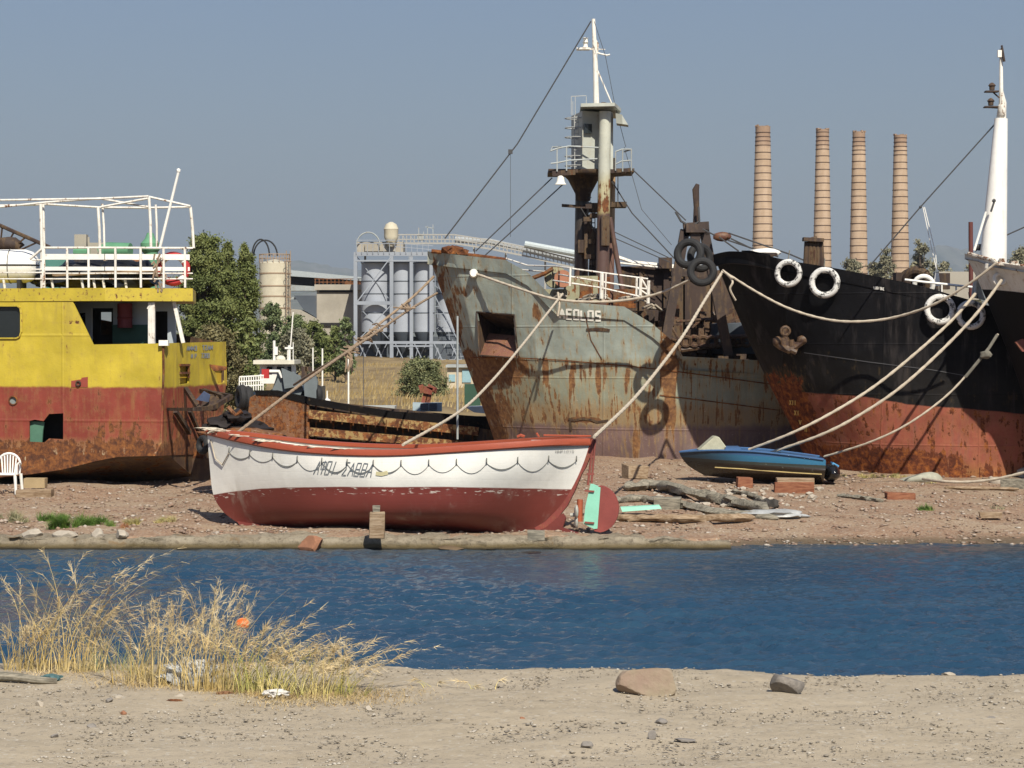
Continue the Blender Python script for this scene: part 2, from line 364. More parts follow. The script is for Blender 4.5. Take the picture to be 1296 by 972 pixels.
# ------------------------------------------------------------------ ship hull from measured stations
def hull(fr, rows, parent, mat, nu=10, nv=8, lin=(0,), deckdrop=.5, deckmat=None, hole=None, name='hull', deckname='deck', bul=.1, hname=None):
    R = [[fr.loc(fr.px(u, v, b)) for (u, v, b) in r] for r in rows]
    K = len(R[0]); S = []
    for i in range(K-1):
        for t in range(nu): S.append((i, t/nu))
    S.append((K-2, 1.))
    def at(r, i, t, linear):
        if linear: return r[i].lerp(r[i+1], t)
        q = catmull(r[max(i-1, 0)], r[i], r[i+1], r[min(i+2, K-1)], t); q.y = max(q.y, .004); return q
    G = []
    for (i, t) in S:
        c = [at(r, i, t, j in lin) for j, r in enumerate(R)]
        colp = spline(c, nv)
        for q in colp: q.y = max(q.y, .003)
        G.append(colp)
    n, m = len(G), len(G[0])
    near = MB()
    V = [fr.w(*q) for c in G for q in c]; F = []
    for i in range(n-1):
        for j in range(m-1):
            ids = (i*m+j, (i+1)*m+j, (i+1)*m+j+1, i*m+j+1)
            if hole:
                ce = (V[ids[0]]+V[ids[1]]+V[ids[2]]+V[ids[3]])/4
                if hole(*proj(ce)): continue
            F.append(ids)
    bvh = BVHTree.FromPolygons([tuple(v) for v in V], F)
    near.add(V, F)
    V2 = [fr.w(q.x, -q.y, q.z) for c in G for q in c]
    F2 = [(i*m+j, i*m+j+1, (i+1)*m+j+1, (i+1)*m+j) for i in range(n-1) for j in range(m-1)]
    o = len(near.v); near.add(V2, F2)
    for j in range(m-1): near.f.append((j, j+1, o+j+1, o+j)); near.m.append(0)
    a = (n-1)*m
    for j in range(m-1): near.f.append((a+j, o+a+j, o+a+j+1, a+j+1)); near.m.append(0)
    # bulwark cap + inner face
    for sgn, base in ((1, 0), (-1, o)):
        vs = []; fs = []
        for i in range(n):
            q = G[i][0]; b = q.y; bi = max(b-bul, .001)
            vs += [fr.w(q.x, sgn*b, q.z), fr.w(q.x, sgn*bi, q.z), fr.w(q.x, sgn*bi, q.z-deckdrop)]
        for i in range(n-1):
            k0 = i*3; k1 = k0+3
            fs += [(k0, k1, k1+1, k0+1), (k0+1, k1+1, k1+2, k0+2)]
        near.add(vs, fs)
    h = near.build(hname or name, mat, parent)
    d = MB(); vs = []; fs = []
    for i in range(n):
        q = G[i][0]; b = max(q.y-.02, .002); vs += [fr.w(q.x, b, q.z-deckdrop), fr.w(q.x, -b, q.z-deckdrop)]
    for i in range(n-1): fs.append((i*2, i*2+2, i*2+3, i*2+1))
    d.add(vs, fs); d.build(deckname, deckmat or M['rust_dark'], parent)
    return h, bvh, G
def cast(bvh, u, v, off=.01):
    r = raydir(u, v).normalized(); hit, nor, idx, dist = bvh.ray_cast(CAM, r)
    if hit is None: return None, None
    if nor.dot(r) > 0: nor = -nor
    return hit+nor*off, nor
def decal(bvh, polyl, width, thick=.012, mb=None, close=False):
    """paint stroke as a thin raised ribbon lying on a hull; width in pixels of the photo"""
    mb = mb or MB(); pts = list(polyl)
    dense = []
    for a, b in zip(pts[:-1], pts[1:]):
        L = math.hypot(b[0]-a[0], b[1]-a[1]); n = max(1, int(L/2.0))
        for k in range(n): dense.append((a[0]+(b[0]-a[0])*k/n, a[1]+(b[1]-a[1])*k/n))
    dense.append(pts[-1]); vs = []; n = len(dense)
    for i, (u, v) in enumerate(dense):
        a = dense[max(i-1, 0)]; b = dense[min(i+1, n-1)]; dx, dy = b[0]-a[0], b[1]-a[1]; L = math.hypot(dx, dy) or 1
        nx, ny = -dy/L*width/2, dx/L*width/2
        p1, _ = cast(bvh, u+nx, v+ny, thick); p2, _ = cast(bvh, u-nx, v-ny, thick)
        if p1 is None or p2 is None: return mb
        vs += [p1, p2]
    mb.add(vs, [(2*i, 2*i+2, 2*i+3, 2*i+1) for i in range(n-1)]); return mb
GL = {  # stroke letters in a unit box, y down
 'A': [[(0,1),(.5,0),(1,1)],[(.2,.62),(.8,.62)]], 'F': [[(.5,-.05),(.5,1)],[(.02,.06),(.98,.06),(.98,.6),(.02,.6),(.02,.06)]],
 'P': [[(0,1),(0,0),(.85,0),(.85,.5),(0,.5)]], 'O': [[(0,0),(.9,0),(.9,1),(0,1),(0,0)]], 'I': [[(.5,0),(.5,1)]], '.': [[(.4,.92),(.6,.92)]],
 'S': [[(1,0),(.1,0),(.1,.48),(.9,.52),(.9,1),(0,1)]], 'G': [[(1,0),(.1,0),(.6,.5),(.1,1),(1,1)]], 'B': [[(0,0),(.8,0),(.8,.48),(0,.48)],[(.8,.48),(.9,1),(0,1),(0,0)]],
 'E': [[(1,0),(0,0),(0,1),(1,1)],[(0,.5),(.8,.5)]], 'L': [[(0,0),(0,1),(.9,1)]], 'Q': [[(.2,0),(.8,0),(1,.2),(1,.8),(.8,1),(.2,1),(0,.8),(0,.2),(.2,0)]],
 'N': [[(0,1),(0,0),(1,1),(1,0)]], 'M': [[(0,1),(0,0),(.5,.6),(1,0),(1,1)]], 'D': [[(0,0),(.7,0),(1,.3),(1,.7),(.7,1),(0,1),(0,0)]], 'H': [[(0,0),(0,1)],[(1,0),(1,1)],[(0,.5),(1,.5)]],
 'U': [[(0,1),(0,0),(1,0),(1,1)]], 'X': [[(0,0),(1,1)],[(1,0),(0,1)]], 'V': [[(0,0),(.5,1),(1,0)]], 'T': [[(0,0),(1,0)],[(.5,0),(.5,1)]], 'R': [[(0,1),(0,0),(.9,0),(.9,.5),(0,.5)],[(.4,.5),(1,1)]],
 '1': [[(.2,.2),(.5,0),(.5,1)]], '0': [[(.1,0),(.9,0),(.9,1),(.1,1),(.1,0)]], '7': [[(0,0),(1,0),(.4,1)]], '5': [[(1,0),(.1,0),(.1,.45),(.9,.5),(.9,1),(0,1)]],
 '2': [[(0,0),(.9,0),(.9,.5),(0,1),(1,1)]], '8': [[(.1,0),(.9,0),(.9,1),(.1,1),(.1,0)],[(.1,.5),(.9,.5)]], '4': [[(.8,1),(.8,0),(0,.7),(1,.7)]], 'Z': [[(0,0),(1,0),(0,1),(1,1)]], 'K': [[(0,0),(0,1)],[(1,0),(0,.5),(1,1)]],
}
def write(bvh, text, u0, v0, u1, v1, h, width, slant=0., gap=.28, thick=.012):
    mb = MB(); n = len(text); cw = 1/n
    for i, ch in enumerate(text):
        if ch == ' ': continue
        for st in GL[ch]:
            pl = []
            for (x, y) in st:
                t = (i+x*(1-gap))*cw; pl.append((u0+(u1-u0)*t+slant*(.5-y)*h, v0+(v1-v0)*t+y*h))
            decal(bvh, pl, width, thick, mb)
    mb.noweld = True
    return mb
def plane_bvh(p0, p1, p2, p3): return BVHTree.FromPolygons([tuple(p0), tuple(p1), tuple(p2), tuple(p3)], [(0, 1, 2, 3)])
# ------------------------------------------------------------------ ground, water, hills
def ground_h(x, y):
    """height of the land (numpy arrays)"""
    n1 = .05*np.sin(x*1.7+np.sin(y*1.3))+.04*np.sin(x*.63+y*.9+1)+.03*np.sin(x*3.1-y*2.3)
    ye = 23.45-.085*x+.10*np.sin(x*1.1+.4)+.05*np.sin(x*3.7)+.03*np.sin(x*9)
    near = .45+.25*n1-.02*(23-y).clip(0, 9)*0
    bank = near-np.clip((y-ye)/1.0, 0, 1)*1.6
    ys = np.where(x < 3.7, 41.95, 41.95+np.clip((x-3.7)/1.5, 0, 1)*.35-.03*np.sin(x*2.1)+np.clip(x-6.5, 0, 9)*.12)
    t = y-ys
    beach = np.where(x < 3.7, -.5, -.02)+0*x
    far = np.where(t < 0, -1.15+(1.1 if True else 0)*np.clip(1+t/1.2, 0, 1)**2, 0)
    up = np.where(x < 3.7, .175+.04*np.sin(x*2.7)*np.sin(x*.9+1)+.12*np.clip(t/3, 0, 1), -.05+.30*np.clip(t/3.2, 0, 1))
    up = up+.34*np.clip((t-3)/16, 0, 1)+.25*n1*np.clip(t/2, .1, 1)
    mound = 2.6*np.clip((y-230)/120, 0, 1)*np.clip((-5-x)/40, 0, 1)
    up = up+mound+.6*np.clip((y-120)/200, 0, 1)+.25*np.sin(x*.13)*np.sin(y*.05)*np.clip((y-90)/60, 0, 1)
    return np.where(y < 33, bank, np.where(t < 0, far, up))
def gh(x, y): return float(ground_h(np.array([float(x)]), np.array([float(y)]))[0])
xs = np.concatenate([-np.geomspace(14000, 16.2, 38), np.arange(-16, 16.01, .12), np.geomspace(16.2, 14000, 38)])
ysg = np.concatenate([np.array([-60, -20, 0, 8, 12, 15]), np.arange(17, 25.2, .06), np.arange(25.4, 40.6, 1.2), np.arange(40.6, 62, .12), np.arange(62.5, 130, 1.5), np.geomspace(131, 14400, 66)])
X, Y = np.meshgrid(xs, ysg); Z = ground_h(X, Y)
fine = np.array([mnoise.noise(Vector((a*5, b*5, 0)))*.014+mnoise.noise(Vector((a*1.1, b*1.1, 4)))*.035 for a, b in zip(X.ravel(), Y.ravel())]).reshape(X.shape)
Z = Z+np.where(Y < 70, fine, fine*2)
nx, ny = len(xs), len(ysg); I = np.arange(nx*ny).reshape(ny, nx)
F = np.stack([I[:-1, :-1], I[:-1, 1:], I[1:, 1:], I[1:, :-1]], -1).reshape(-1, 4)
k = NT('shore_ground'); p = k.pos(); x, y, z = k.sep(p)[:3]
n1 = k.noise(p, .7, 6, .6); n2 = k.noise(p, 4, 7, .65); n3 = k.noise(p, 22, 4, .7)
vc = k.voro(p, 30); vcx, vcy, vcz = k.sep(vc)[:3]
# near bank: pale dusty grit
sand = k.mix(k.sm(n2, .35, .7), (.36, .305, .225), (.30, .252, .183)); sand = k.mix(k.sm(n1, .35, .68, 0, .75), sand, (.37, .315, .235))
sand = k.mix(k.sm(vcx, .9, .94, 0, .4), sand, (.17, .15, .13)); sand = k.mix(k.sm(vcy, .93, .96, 0, .5), sand, (.42, .39, .33))
# far shore: reddish gravel
gr = k.mix(k.sm(n2, .38, .66), (.285, .19, .125), (.23, .15, .10)); gr = k.mix(k.sm(n1, .45, .62), gr, (.30, .225, .155))
gr = k.mix(k.sm(vcx, .80, .86, 0, .7), gr, (.36, .30, .235)); gr = k.mix(k.sm(vcy, .84, .88, 0, .7), gr, (.15, .09, .065)); gr = k.mix(k.sm(n3, .55, .75, 0, .5), gr, (.2, .13, .09))
wet = k.sm(k.math('ADD', z, k.math('MULTIPLY', n2, .06)), .05, .13, 1., 0.)
gr = k.mix(k.math('MULTIPLY', wet, .8), gr, (.09, .07, .045))
# dry grass land
dg = k.mix(k.sm(k.noise(k.mapv(p, (.25, .06, 1)), 1, 5, .6), .42, .6), (.27, .20, .105), (.18, .13, .07)); dg = k.mix(k.sm(n2, .5, .7, 0, .7), dg, (.17, .135, .07))
c = k.mix(k.sm(k.math('ADD', y, k.math('MULTIPLY', n1, 10)), 76, 84), gr, dg); c = k.mix(k.sm(y, 30, 31), sand, c)
hgt = k.math('ADD', k.math('MULTIPLY', n2, .5), k.math('ADD', k.math('MULTIPLY', n3, .5), k.math('MULTIPLY', vcx, .3)))
ground_m = k.fin(c, .95, k.bump(hgt, .55, .03), spec=.15)
g = quads_mesh('ground', np.stack([X, Y, Z], -1).reshape(-1, 3), F, ground_m, smooth=True); meta(g, 'reddish gravel shore, pale grit bank and dry grass land', None, None, 'structure')

# water: real wavelets in the channel, flat beyond
wx = np.concatenate([[-400, -150, -60, -30], np.arange(-14, 14.01, .045), [30, 60, 150, 400]]); wy = np.concatenate([[22.0], np.arange(22.6, 43.8, .045)])
X, Y = np.meshgrid(wx, wy); Z = np.zeros_like(X)
wr = np.random.default_rng(3)
for i in range(70):
    L = .13*(.62/.13)**wr.random(); a = wr.normal(-.25, .55)+math.pi/2; kk = 2*math.pi/L
    ph = wr.random()*6.28; warp = .12*np.sin(X*.5*wr.random()+Y*.7*wr.random()+ph)
    Z += .0098*L**.85*np.sin(kk*(X*math.cos(a)+Y*math.sin(a))+ph+warp*3)
patch = .62+.55*np.sin(X*.31+1.2*np.sin(Y*.23))*np.sin(Y*.42+.7*np.sin(X*.37)+1)
Z = Z*patch.clip(.22, 1.3)*np.clip((42.3-Y)/1.6, .3, 1)
nx, ny = len(wx), len(wy); I = np.arange(nx*ny).reshape(ny, nx)
F = np.stack([I[:-1, :-1], I[:-1, 1:], I[1:, 1:], I[1:, :-1]], -1).reshape(-1, 4)
k = NT('sea_water'); p = k.pos(); a = k.noise(k.mapv(p, (15, 27, 1)), 1, 5, .65); b = k.noise(k.mapv(p, (.35, .8, 1)), 1, 4)
far_tint = k.sm(k.sep(p)[1], 37.5, 42.2, 0., .55)  # blends to grey brown towards the far shore
c = k.mix(far_tint, (.017, .048, .088), (.075, .075, .062)); c = k.mix(k.sm(b, .4, .65, 0, .5), c, (.027, .068, .112))
water_m = k.fin(c, .09, k.bump(a, .7, .03), spec=.5); k.b.inputs['IOR'].default_value = 1.33
wobj = quads_mesh('water', np.stack([X, Y, Z], -1).reshape(-1, 3), F, water_m, smooth=True); meta(wobj, 'rippled dark blue water of the channel', None, None, 'structure')

# concrete lip of the far quay
mb = MB(); vs = []; fs = []; us = np.arange(-16.2, 3.95, .09)
prof = [(-.34, -.5), (-.24, -.02), (-.19, .035), (-.12, .045), (-.09, .14), (-.06, .19), (.05, .205), (.2, .2), (.42, .215), (.58, .17), (.75, -.1)]
for x in us:
    taper = min(1, (3.95-x)/.9); jag = mnoise.noise(Vector((x*1.3, 0, 0)))*.13+mnoise.noise(Vector((x*6, 3, 0)))*.05
    for j, (dy, zz) in enumerate(prof):
        r = .06*mnoise.noise(Vector((x*4.5, j*2.3, 9)))
        vs.append((x, 41.98+dy+jag*(1.3 if j < 5 else .3)+r, (zz if zz > 0 else zz)*(.35+.65*taper)+r*.6+(.07*mnoise.noise(Vector((x*1.4, 8+j*.2, 0)))+.04*mnoise.noise(Vector((x*5.1, j*.4, 3))) if j > 2 else 0)))
npf = len(prof)
for i in range(len(us)-1):
    for j in range(npf-1): fs.append((i*npf+j, i*npf+j+1, (i+1)*npf+j+1, (i+1)*npf+j))
mb.add(vs, fs)
k = NT('algae_stained_concrete'); p = k.pos(); z = k.sep(p)[2]; n = k.noise(p, 2.2, 8, .7); n2 = k.noise(p, 11, 7, .75)
c = k.mix(k.sm(n, .35, .65), (.34, .295, .22), (.25, .21, .15)); c = k.mix(k.sm(n2, .5, .62, 0, .75), c, (.17, .14, .10)); c = k.mix(k.sm(n, .56, .64, 0, .8), c, (.22, .15, .08))
c = k.mix(k.sm(k.math('ADD', z, k.math('MULTIPLY', n, .12)), .10, .2, 1., 0.), c, (.13, .10, .05)); c = k.mix(k.sm(k.math('ADD', z, k.math('MULTIPLY', n, .03)), .02, .07, 1., 0.), c, (.025, .022, .015))
mb.build('concrete_kerb', k.fin(c, .9, k.bump(k.math('ADD', n, n2), .9, .07), spec=.2), kind='structure', label='crumbling concrete edge of the far shore', smooth=True, ang=28)

# distant mountains
def ridge(name, Yd, pts, mat, depth):
    prof = spline([P(u, v, Yd) for u, v in pts], 14); mb = MB(); vs = []; fs = []; nr = 7
    for i, q in enumerate(prof):
        for j in range(nr):
            t = j/(nr-1); d = mnoise.noise(Vector((i*.35, j*1.3, Yd*.001)))*.16*(1-t)*(1 if j else .25)
            vs.append((q.x*(1-.0*t), Yd-depth*t, max(q.z*(1-t)**1.25*(1+d), -2)))
    for i in range(len(prof)-1):
        for j in range(nr-1): fs.append((i*nr+j, i*nr+j+1, (i+1)*nr+j+1, (i+1)*nr+j))
    mb.add(vs, fs); return mb.build(name, mat, kind='structure', loc=(0, 0, 0), ang=80)
mm = plain('mountain_scrub', (.17, .16, .13), .95, .3, .01, .1, c2=(.09, .10, .06))
r1 = ridge('hills', 10500, [(-500, 372), (-100, 360), (250, 338), (330, 330), (400, 334), (450, 342), (520, 336), (570, 332), (640, 333), (700, 338), (735, 342), (800, 352), (900, 350), (1000, 345), (1100, 336), (1150, 325), (1195, 312), (1230, 318), (1290, 324), (1400, 335), (1700, 360)], mm, 3000)
meta(r1, 'long low hazy mountains on the horizon')
r2 = ridge('mountains', 5500, [(-500, 405), (200, 385), (330, 372), (520, 362), (640, 368), (900, 380), (1080, 372), (1130, 354), (1180, 346), (1240, 354), (1296, 350), (1500, 372), (1800, 400)], mm, 1600)
meta(r2, 'darker scrubby foothills below the mountains')

# ------------------------------------------------------------------ trees
def leaves(centres, radii, n, size, stretch=(1, 1, 1), rng=RNG, droop=0.):
    ci = rng.integers(0, len(centres), n); c = np.array(centres)[ci]; r = np.array(radii)[ci][:, None]
    d = rng.normal(size=(n, 3)); d /= np.linalg.norm(d, axis=1)[:, None]; rad = np.abs(rng.normal(size=(n, 1)))*.62
    p = c+d*r*rad*np.array(stretch)
    a = rng.normal(size=(n, 3)); a[:, 2] += droop; a /= np.linalg.norm(a, axis=1)[:, None]; b = np.cross(a, rng.normal(size=(n, 3))); b /= np.linalg.norm(b, axis=1)[:, None]
    s = size*(.5+rng.random((n, 1)))
    V = np.stack([p-a*s-b*s*.28, p+b*s*.45-a*s*.1, p+a*s+b*s*.1, p-b*s*.45+a*s*.15], 1).reshape(-1, 3)
    return V, np.arange(n*4).reshape(n, 4)
def tree(name, label, cat, base, height, width, mat, group=None, n=9000, size=.12, shape='cone', trunk=.12, seed=0, clumps=60, lo=.12, bark=None, lean=0.):
    rr = random.Random(seed); rng = np.random.default_rng(seed); b = Vector(base)
    t = thing(name, label, cat, b, group); cs = []; rs = []
    for i in range(clumps):
        f = lo+(1-lo)*rr.random()**.8
        if shape == 'cone': w_ = width/2*(1-f**1.9)**.6*(.55+.45*min(1, f*4))
        elif shape == 'column': w_ = width/2*(1-abs(f-.4)**2.2*1.8)
        elif shape == 'dome': f = lo+(.86-lo)*rr.random(); w_ = width/2*math.sqrt(max(.03, 1-f**3))
        else: w_ = width/2*math.sqrt(max(.02, 1-((f-.45)/.57)**2))
        a = rr.random()*6.283; q = w_*math.sqrt(rr.random())*rr.uniform(.7, 1.1)
        cs.append((b.x+math.cos(a)*q+lean*f*height, b.y+math.sin(a)*q, b.z+f*height*rr.uniform(.93, 1.02))); rs.append(width*rr.uniform(.09, .2)*(1.15-f*.5))
    V, F = leaves(cs, rs, n, size, (1, 1, .85 if shape != 'cone' else 1.25), rng)
    quads_mesh('crown', V, F, mat, t)
    m = MB(); top = b+Vector((lean*height*.8, 0, height*.82)); pts = spline([b-Vector((0, 0, .1)), b+(top-b)*.35+Vector((rr.uniform(-.1, .1)*width*.3, 0, 0)), b+(top-b)*.7, top], 4)
    m.tube(pts, [trunk*(1-.85*i/(len(pts)-1)) for i in range(len(pts))], 7)
    for i in range(0, clumps, 3):
        c = Vector(cs[i]); f = max(.08, min(.8, (c.z-b.z)/height-.18)); s0 = b+(top-b)*f
        m.tube([s0, s0.lerp(c, .5)+Vector((0, 0, -.04*height*.3)), c], [trunk*.35*(1-f*.6), trunk*.2, trunk*.06], 5)
    m.build('trunk', bark or M['bark'], t); return t
M['bark'] = plain('tree_bark', (.13, .095, .07), .95, .3, 5, .5)
lf_olive = leafmat('olive_green_foliage', (.055, .075, .027), (.10, .125, .042), (.155, .178, .07), .55)
lf_dark = leafmat('dark_green_foliage', (.06, .085, .04), (.10, .135, .065), (.15, .18, .09), .5)
lf_grey = leafmat('grey_green_foliage', (.12, .125, .09), (.18, .18, .13), (.24, .23, .16), .4)
lf_bush = leafmat('bush_foliage', (.07, .09, .035), (.12, .15, .055), (.18, .2, .085), 1.2)
lf_grn = leafmat('grey_olive_foliage', (.085, .10, .05), (.13, .15, .075), (.19, .2, .11), 1.2)
lf_dry = leafmat('dry_brown_foliage', (.09, .07, .04), (.14, .11, .06), (.2, .16, .09), .8)
def px_tree(name, label, cat, u, vtop, vbase, wpx, Yd, mat, **kw):
    s = FP/Yd; b = P(u, vbase, Yd); z0 = gh(b.x, Yd); b.z = min(b.z, z0) if kw.pop('snap', True) else b.z
    top = P(u, vtop, Yd).z; return tree(name, label, cat, (b.x, Yd, b.z), top-b.z, wpx/s, mat, **kw)
G1 = 'olive green trees behind the yellow ship'
px_tree('conifer_tree', 'tall olive green tree closest to the yellow stern', 'tree', 258, 300, 470, 74, 92, lf_olive, group=G1, n=110000, size=.052, clumps=200, seed=1, shape='round', trunk=.16)
px_tree('conifer_tree', 'pointed middle tree of the olive green clump beside the yellow stern', 'tree', 288, 306, 470, 46, 93, lf_olive, group=G1, n=70000, size=.052, clumps=120, seed=2, shape='cone', trunk=.14)
px_tree('conifer_tree', 'outer olive green tree in front of the beige tank', 'tree', 312, 311, 470, 50, 94, lf_olive, group=G1, n=74000, size=.052, clumps=120, seed=3, shape='cone', trunk=.14)
px_tree('feathery_shrub', 'scraggy grey brown shrub under the olive trees', 'shrub', 272, 415, 520, 80, 88, leafmat('scrubby_foliage', (.09, .085, .045), (.13, .12, .06), (.17, .16, .09), .7), n=15000, size=.07, clumps=80, seed=4, shape='round', trunk=.06)
px_tree('feathery_shrub', 'low bright green shrub right of the scraggy one', 'shrub', 312, 405, 470, 44, 89, lf_bush, n=9000, size=.07, clumps=50, seed=5, shape='round', trunk=.06)
G2 = 'dark green shrubs below the beige tank'
for i, (u, vt, w_, m_, lb) in enumerate([(345, 384, 44, lf_dark, 'tallest dark green shrub just below the beige tank'), (372, 398, 46, lf_dark, 'dark green shrub with a flat top below the concrete wall'), (398, 408, 52, lf_olive, 'olive shrub in front of the concrete building'), (374, 418, 46, lf_grey, 'grey green shrub in front of the dark ones'), (424, 412, 22, lf_bush, 'slim green shrub beside the silo legs'), (438, 404, 22, lf_dark, 'small dark shrub touching the silo legs')]):
    px_tree('evergreen_shrub', lb, 'shrub', u, vt, 452, w_, 190-i*4, m_, group=G2, n=16000, size=.11, clumps=80, seed=20+i, shape='round', trunk=.1)
px_tree('round_bush', 'rounded olive bush standing alone in the dry grass before the silos', 'bush', 535, 450, 494, 60, 128, lf_grn, n=42000, size=.055, clumps=170, seed=31, shape='dome', trunk=.06, lo=.03)
G3 = 'grey green trees beyond the black ship'
for i, (u, vt, w_, lb) in enumerate([(1078, 322, 40, 'pale thin tree between the second and third chimney'), (1105, 330, 36, 'low tree between the third and fourth chimney'), (1122, 318, 36, 'tree left of the last chimney'), (1166, 308, 44, 'tallest grey green tree right of the last chimney'), (1195, 332, 34, 'low tree beside the distant building'), (1228, 338, 30, 'small tree behind the distant building'), (1290, 318, 50, 'tree beyond the white bulwark at the right edge')]):
    px_tree('eucalyptus_tree', lb, 'tree', u, vt, 440, w_, 400-i*3, lf_grey, group=G3, n=14000, size=.2, clumps=80, seed=40+i, shape='round', trunk=.3, lo=.3)

# dry grass on the land behind: uncountable
def blades(bases, h, lean, wd, seg=3, rng=RNG, curve=.5):
    n = len(bases); b = np.array(bases); H = h*(.5+rng.random(n)); a = rng.random(n)*6.283
    L = lean*H*(.3+rng.random(n)); dx = np.cos(a)*L*.5+curve*L; dy = np.sin(a)*L*.5; wa = rng.random(n)*3.14; wx_ = np.cos(wa)*wd; wy_ = np.sin(wa)*wd*.6
    V = []
    for i in range(seg+1):
        t = i/seg; k_ = 1-t*.85
        cx = b[:, 0]+dx*t**1.8; cy = b[:, 1]+dy*t**1.8; cz = b[:, 2]+H*(t-.18*t*t*lean)
        V += [np.stack([cx-wx_*k_, cy-wy_*k_, cz], 1), np.stack([cx+wx_*k_, cy+wy_*k_, cz], 1)]
    V = np.stack(V, 1).reshape(-1, 3); base = np.arange(n)[:, None]*(2*(seg+1)); F = []
    for i in range(seg): F.append(base+np.array([[2*i, 2*i+1, 2*i+3, 2*i+2]]))
    return V, np.concatenate(F, 0)
n = 30000; yy = 74+RNG.random(n)**1.3*170; xx = (RNG.random(n)-.5)*yy*.46
sel = (np.array([mnoise.noise(Vector((a*.12, b*.05, 0))) for a, b in zip(xx, yy)]) > -.12); xx, yy = xx[sel], yy[sel]
V, F = blades(np.stack([xx, yy, ground_h(xx, yy)-.03], 1), .32, .5, .035, 2)
gm = leafmat('straw_grass', (.18, .13, .055), (.26, .20, .095), (.32, .26, .14), .3)
meta(quads_mesh('dry_grass', V, F, gm), 'dry straw coloured grass on the land behind the ships', 'grass', None, 'stuff')

# ------------------------------------------------------------------ industry in the distance
def pbox(mb, u0, v0, u1, v1, Yd, dy, off=0):
    a = P(u0, v1, Yd+off); b = P(u1, v0, Yd+off); return mb.box(((a.x+b.x)/2, Yd+off+dy/2, (a.z+b.z)/2), (abs(b.x-a.x), dy, abs(b.z-a.z)))
# four brick chimneys
k = NT('banded_buff_brick'); p = k.obj(); x, y, z = k.sep(p)[:3]
n = k.noise(k.mapv(k.pos(), (1, 1, .35)), .9, 6, .6); c = k.mix(k.sm(n, .35, .65), (.44, .33, .235), (.37, .27, .185))
br = k.math('FRACT', k.math('MULTIPLY', z, 1.9)); c = k.mix(k.math('MULTIPLY', k.sm(br, .8, .95), .18), c, (.2, .12, .08))
c = k.mix(k.sm(k.math('ADD', z, k.math('MULTIPLY', n, 2.5)), 37.4, 39.2, 0, .5), c, (.20, .12, .085)); brick = k.fin(c, .9, k.bump(n, .3, .05), spec=.2)
hoopm = plain('rusty_iron_hoop', (.10, .06, .045), .8)
CY = 420.
for i, (u, vt, hw_t, hw_v, vv, lb) in enumerate([(965.5, 160, 9.2, 13.3, 330, 'leftmost and tallest looking of the four brick chimneys'), (1041, 164, 8, 11.6, 332, 'second brick chimney, rising behind the rusty bollard post'), (1087, 167, 7.8, 11.6, 345, 'third brick chimney from the left, next to the first tree'), (1139.5, 171, 8, 11.6, 345, 'rightmost brick chimney with the darkest sooty top')]):
    s = FP/CY; zt = P(u, vt, CY).z; zb = .9; ht = zt-zb; slope = (hw_v-hw_t)/(vv-vt)  # px per px
    rt = hw_t/s; rb = rt+slope*ht; xx = P(u, vt, CY).x; b = Vector((xx, CY, zb)); t = thing('brick_chimney', lb, 'chimney', b, 'brick chimneys of the old works')
    m = MB(); prof = [(rb, 0), (rt*1.0+slope*(1.9), ht-1.9), (rt*1.0, ht-1.7), (rt*1.03, ht-.15), (rt*1.03, ht), (rt*.72, ht), (rt*.72, ht-2)]
    m.lathe(b, prof, 28); m.build('shaft', brick, t)
    m = MB(); rr = random.Random(i); h = 2.; 
    while h < ht-.4:
        r = rt+slope*(ht-h)+.012; m.lathe(b+Vector((0, 0, h)), [(r, -.055), (r+.05, -.055), (r+.05, .055), (r, .055)], 28)
        h += 1.24*rr.uniform(.93, 1.07) if h < ht-4.5 else .75
    m.build('iron_hoops', hoopm, t)
    m = MB(); rr = random.Random(40+i)
    for q in range(7): a_ = rr.uniform(0, 6.28); m.box(b+Vector((rt*.93*math.cos(a_), rt*.93*math.sin(a_), ht+.06)), (rr.uniform(.3, .7), .3, rr.uniform(.12, .4)), rz=a_+1.57, jit=.04)
    m.build('broken_rim', brick, t)
# beige tank
TY = 300.
b = P(348, 450, TY); b.z = 1; t = thing('cement_silo', 'cream cylindrical silo with black hose arcs on its top', 'silo', b)
r = 19.5*TY/FP; zt = P(348, 333, TY).z; m = MB(); m.lathe(b, [(r, 0), (r, zt-b.z), (r*.9, zt-b.z+.1), (0.05, zt-b.z+.5)], 32)
cream = plain('cream_tank_paint', (.56, .52, .40), .7, .15, .5, .05, c2=(.46, .42, .32)); m.build('tank', cream, t)
m = MB()
for v in (346, 362, 375, 390, 408): m.lathe(Vector((b.x, b.y, P(348, v, TY).z)), [(r, -.08), (r+.06, -.08), (r+.06, .08), (r, .08)], 32)
for a in np.linspace(0, 2*math.pi, 16, False):
    q = Vector((b.x+r*math.cos(a), b.y+r*math.sin(a), zt)); m.beam(q, q+Vector((0, 0, 1.1)), .08)
m.torus((b.x, b.y, zt+1.1), r, .05, (0, 0, 1), 32, 5); m.torus((b.x, b.y, zt+.6), r, .04, (0, 0, 1), 32, 5)
m.build('rings_and_railing', plain('tan_rusty_steel', (.34, .25, .17), .7), t)
m = MB(); lx = P(365, 400, TY-2.2).x
for dx in (-.25, .25): m.beam((lx+dx, TY-2.1, 1), (lx+dx, TY-2.1, zt+1.5), .1)
for j in range(28): m.beam((lx-.25, TY-2.1, 1.5+j*.45), (lx+.25, TY-2.1, 1.5+j*.45), .05)
for j in range(8): m.torus((lx, TY-2.4, 3+j*1.5), .42, .04, (0, 0, 1), 12, 4)
m.build('ladder', plain('tan_rusty_steel_b', (.30, .22, .15), .7), t)
m = MB()
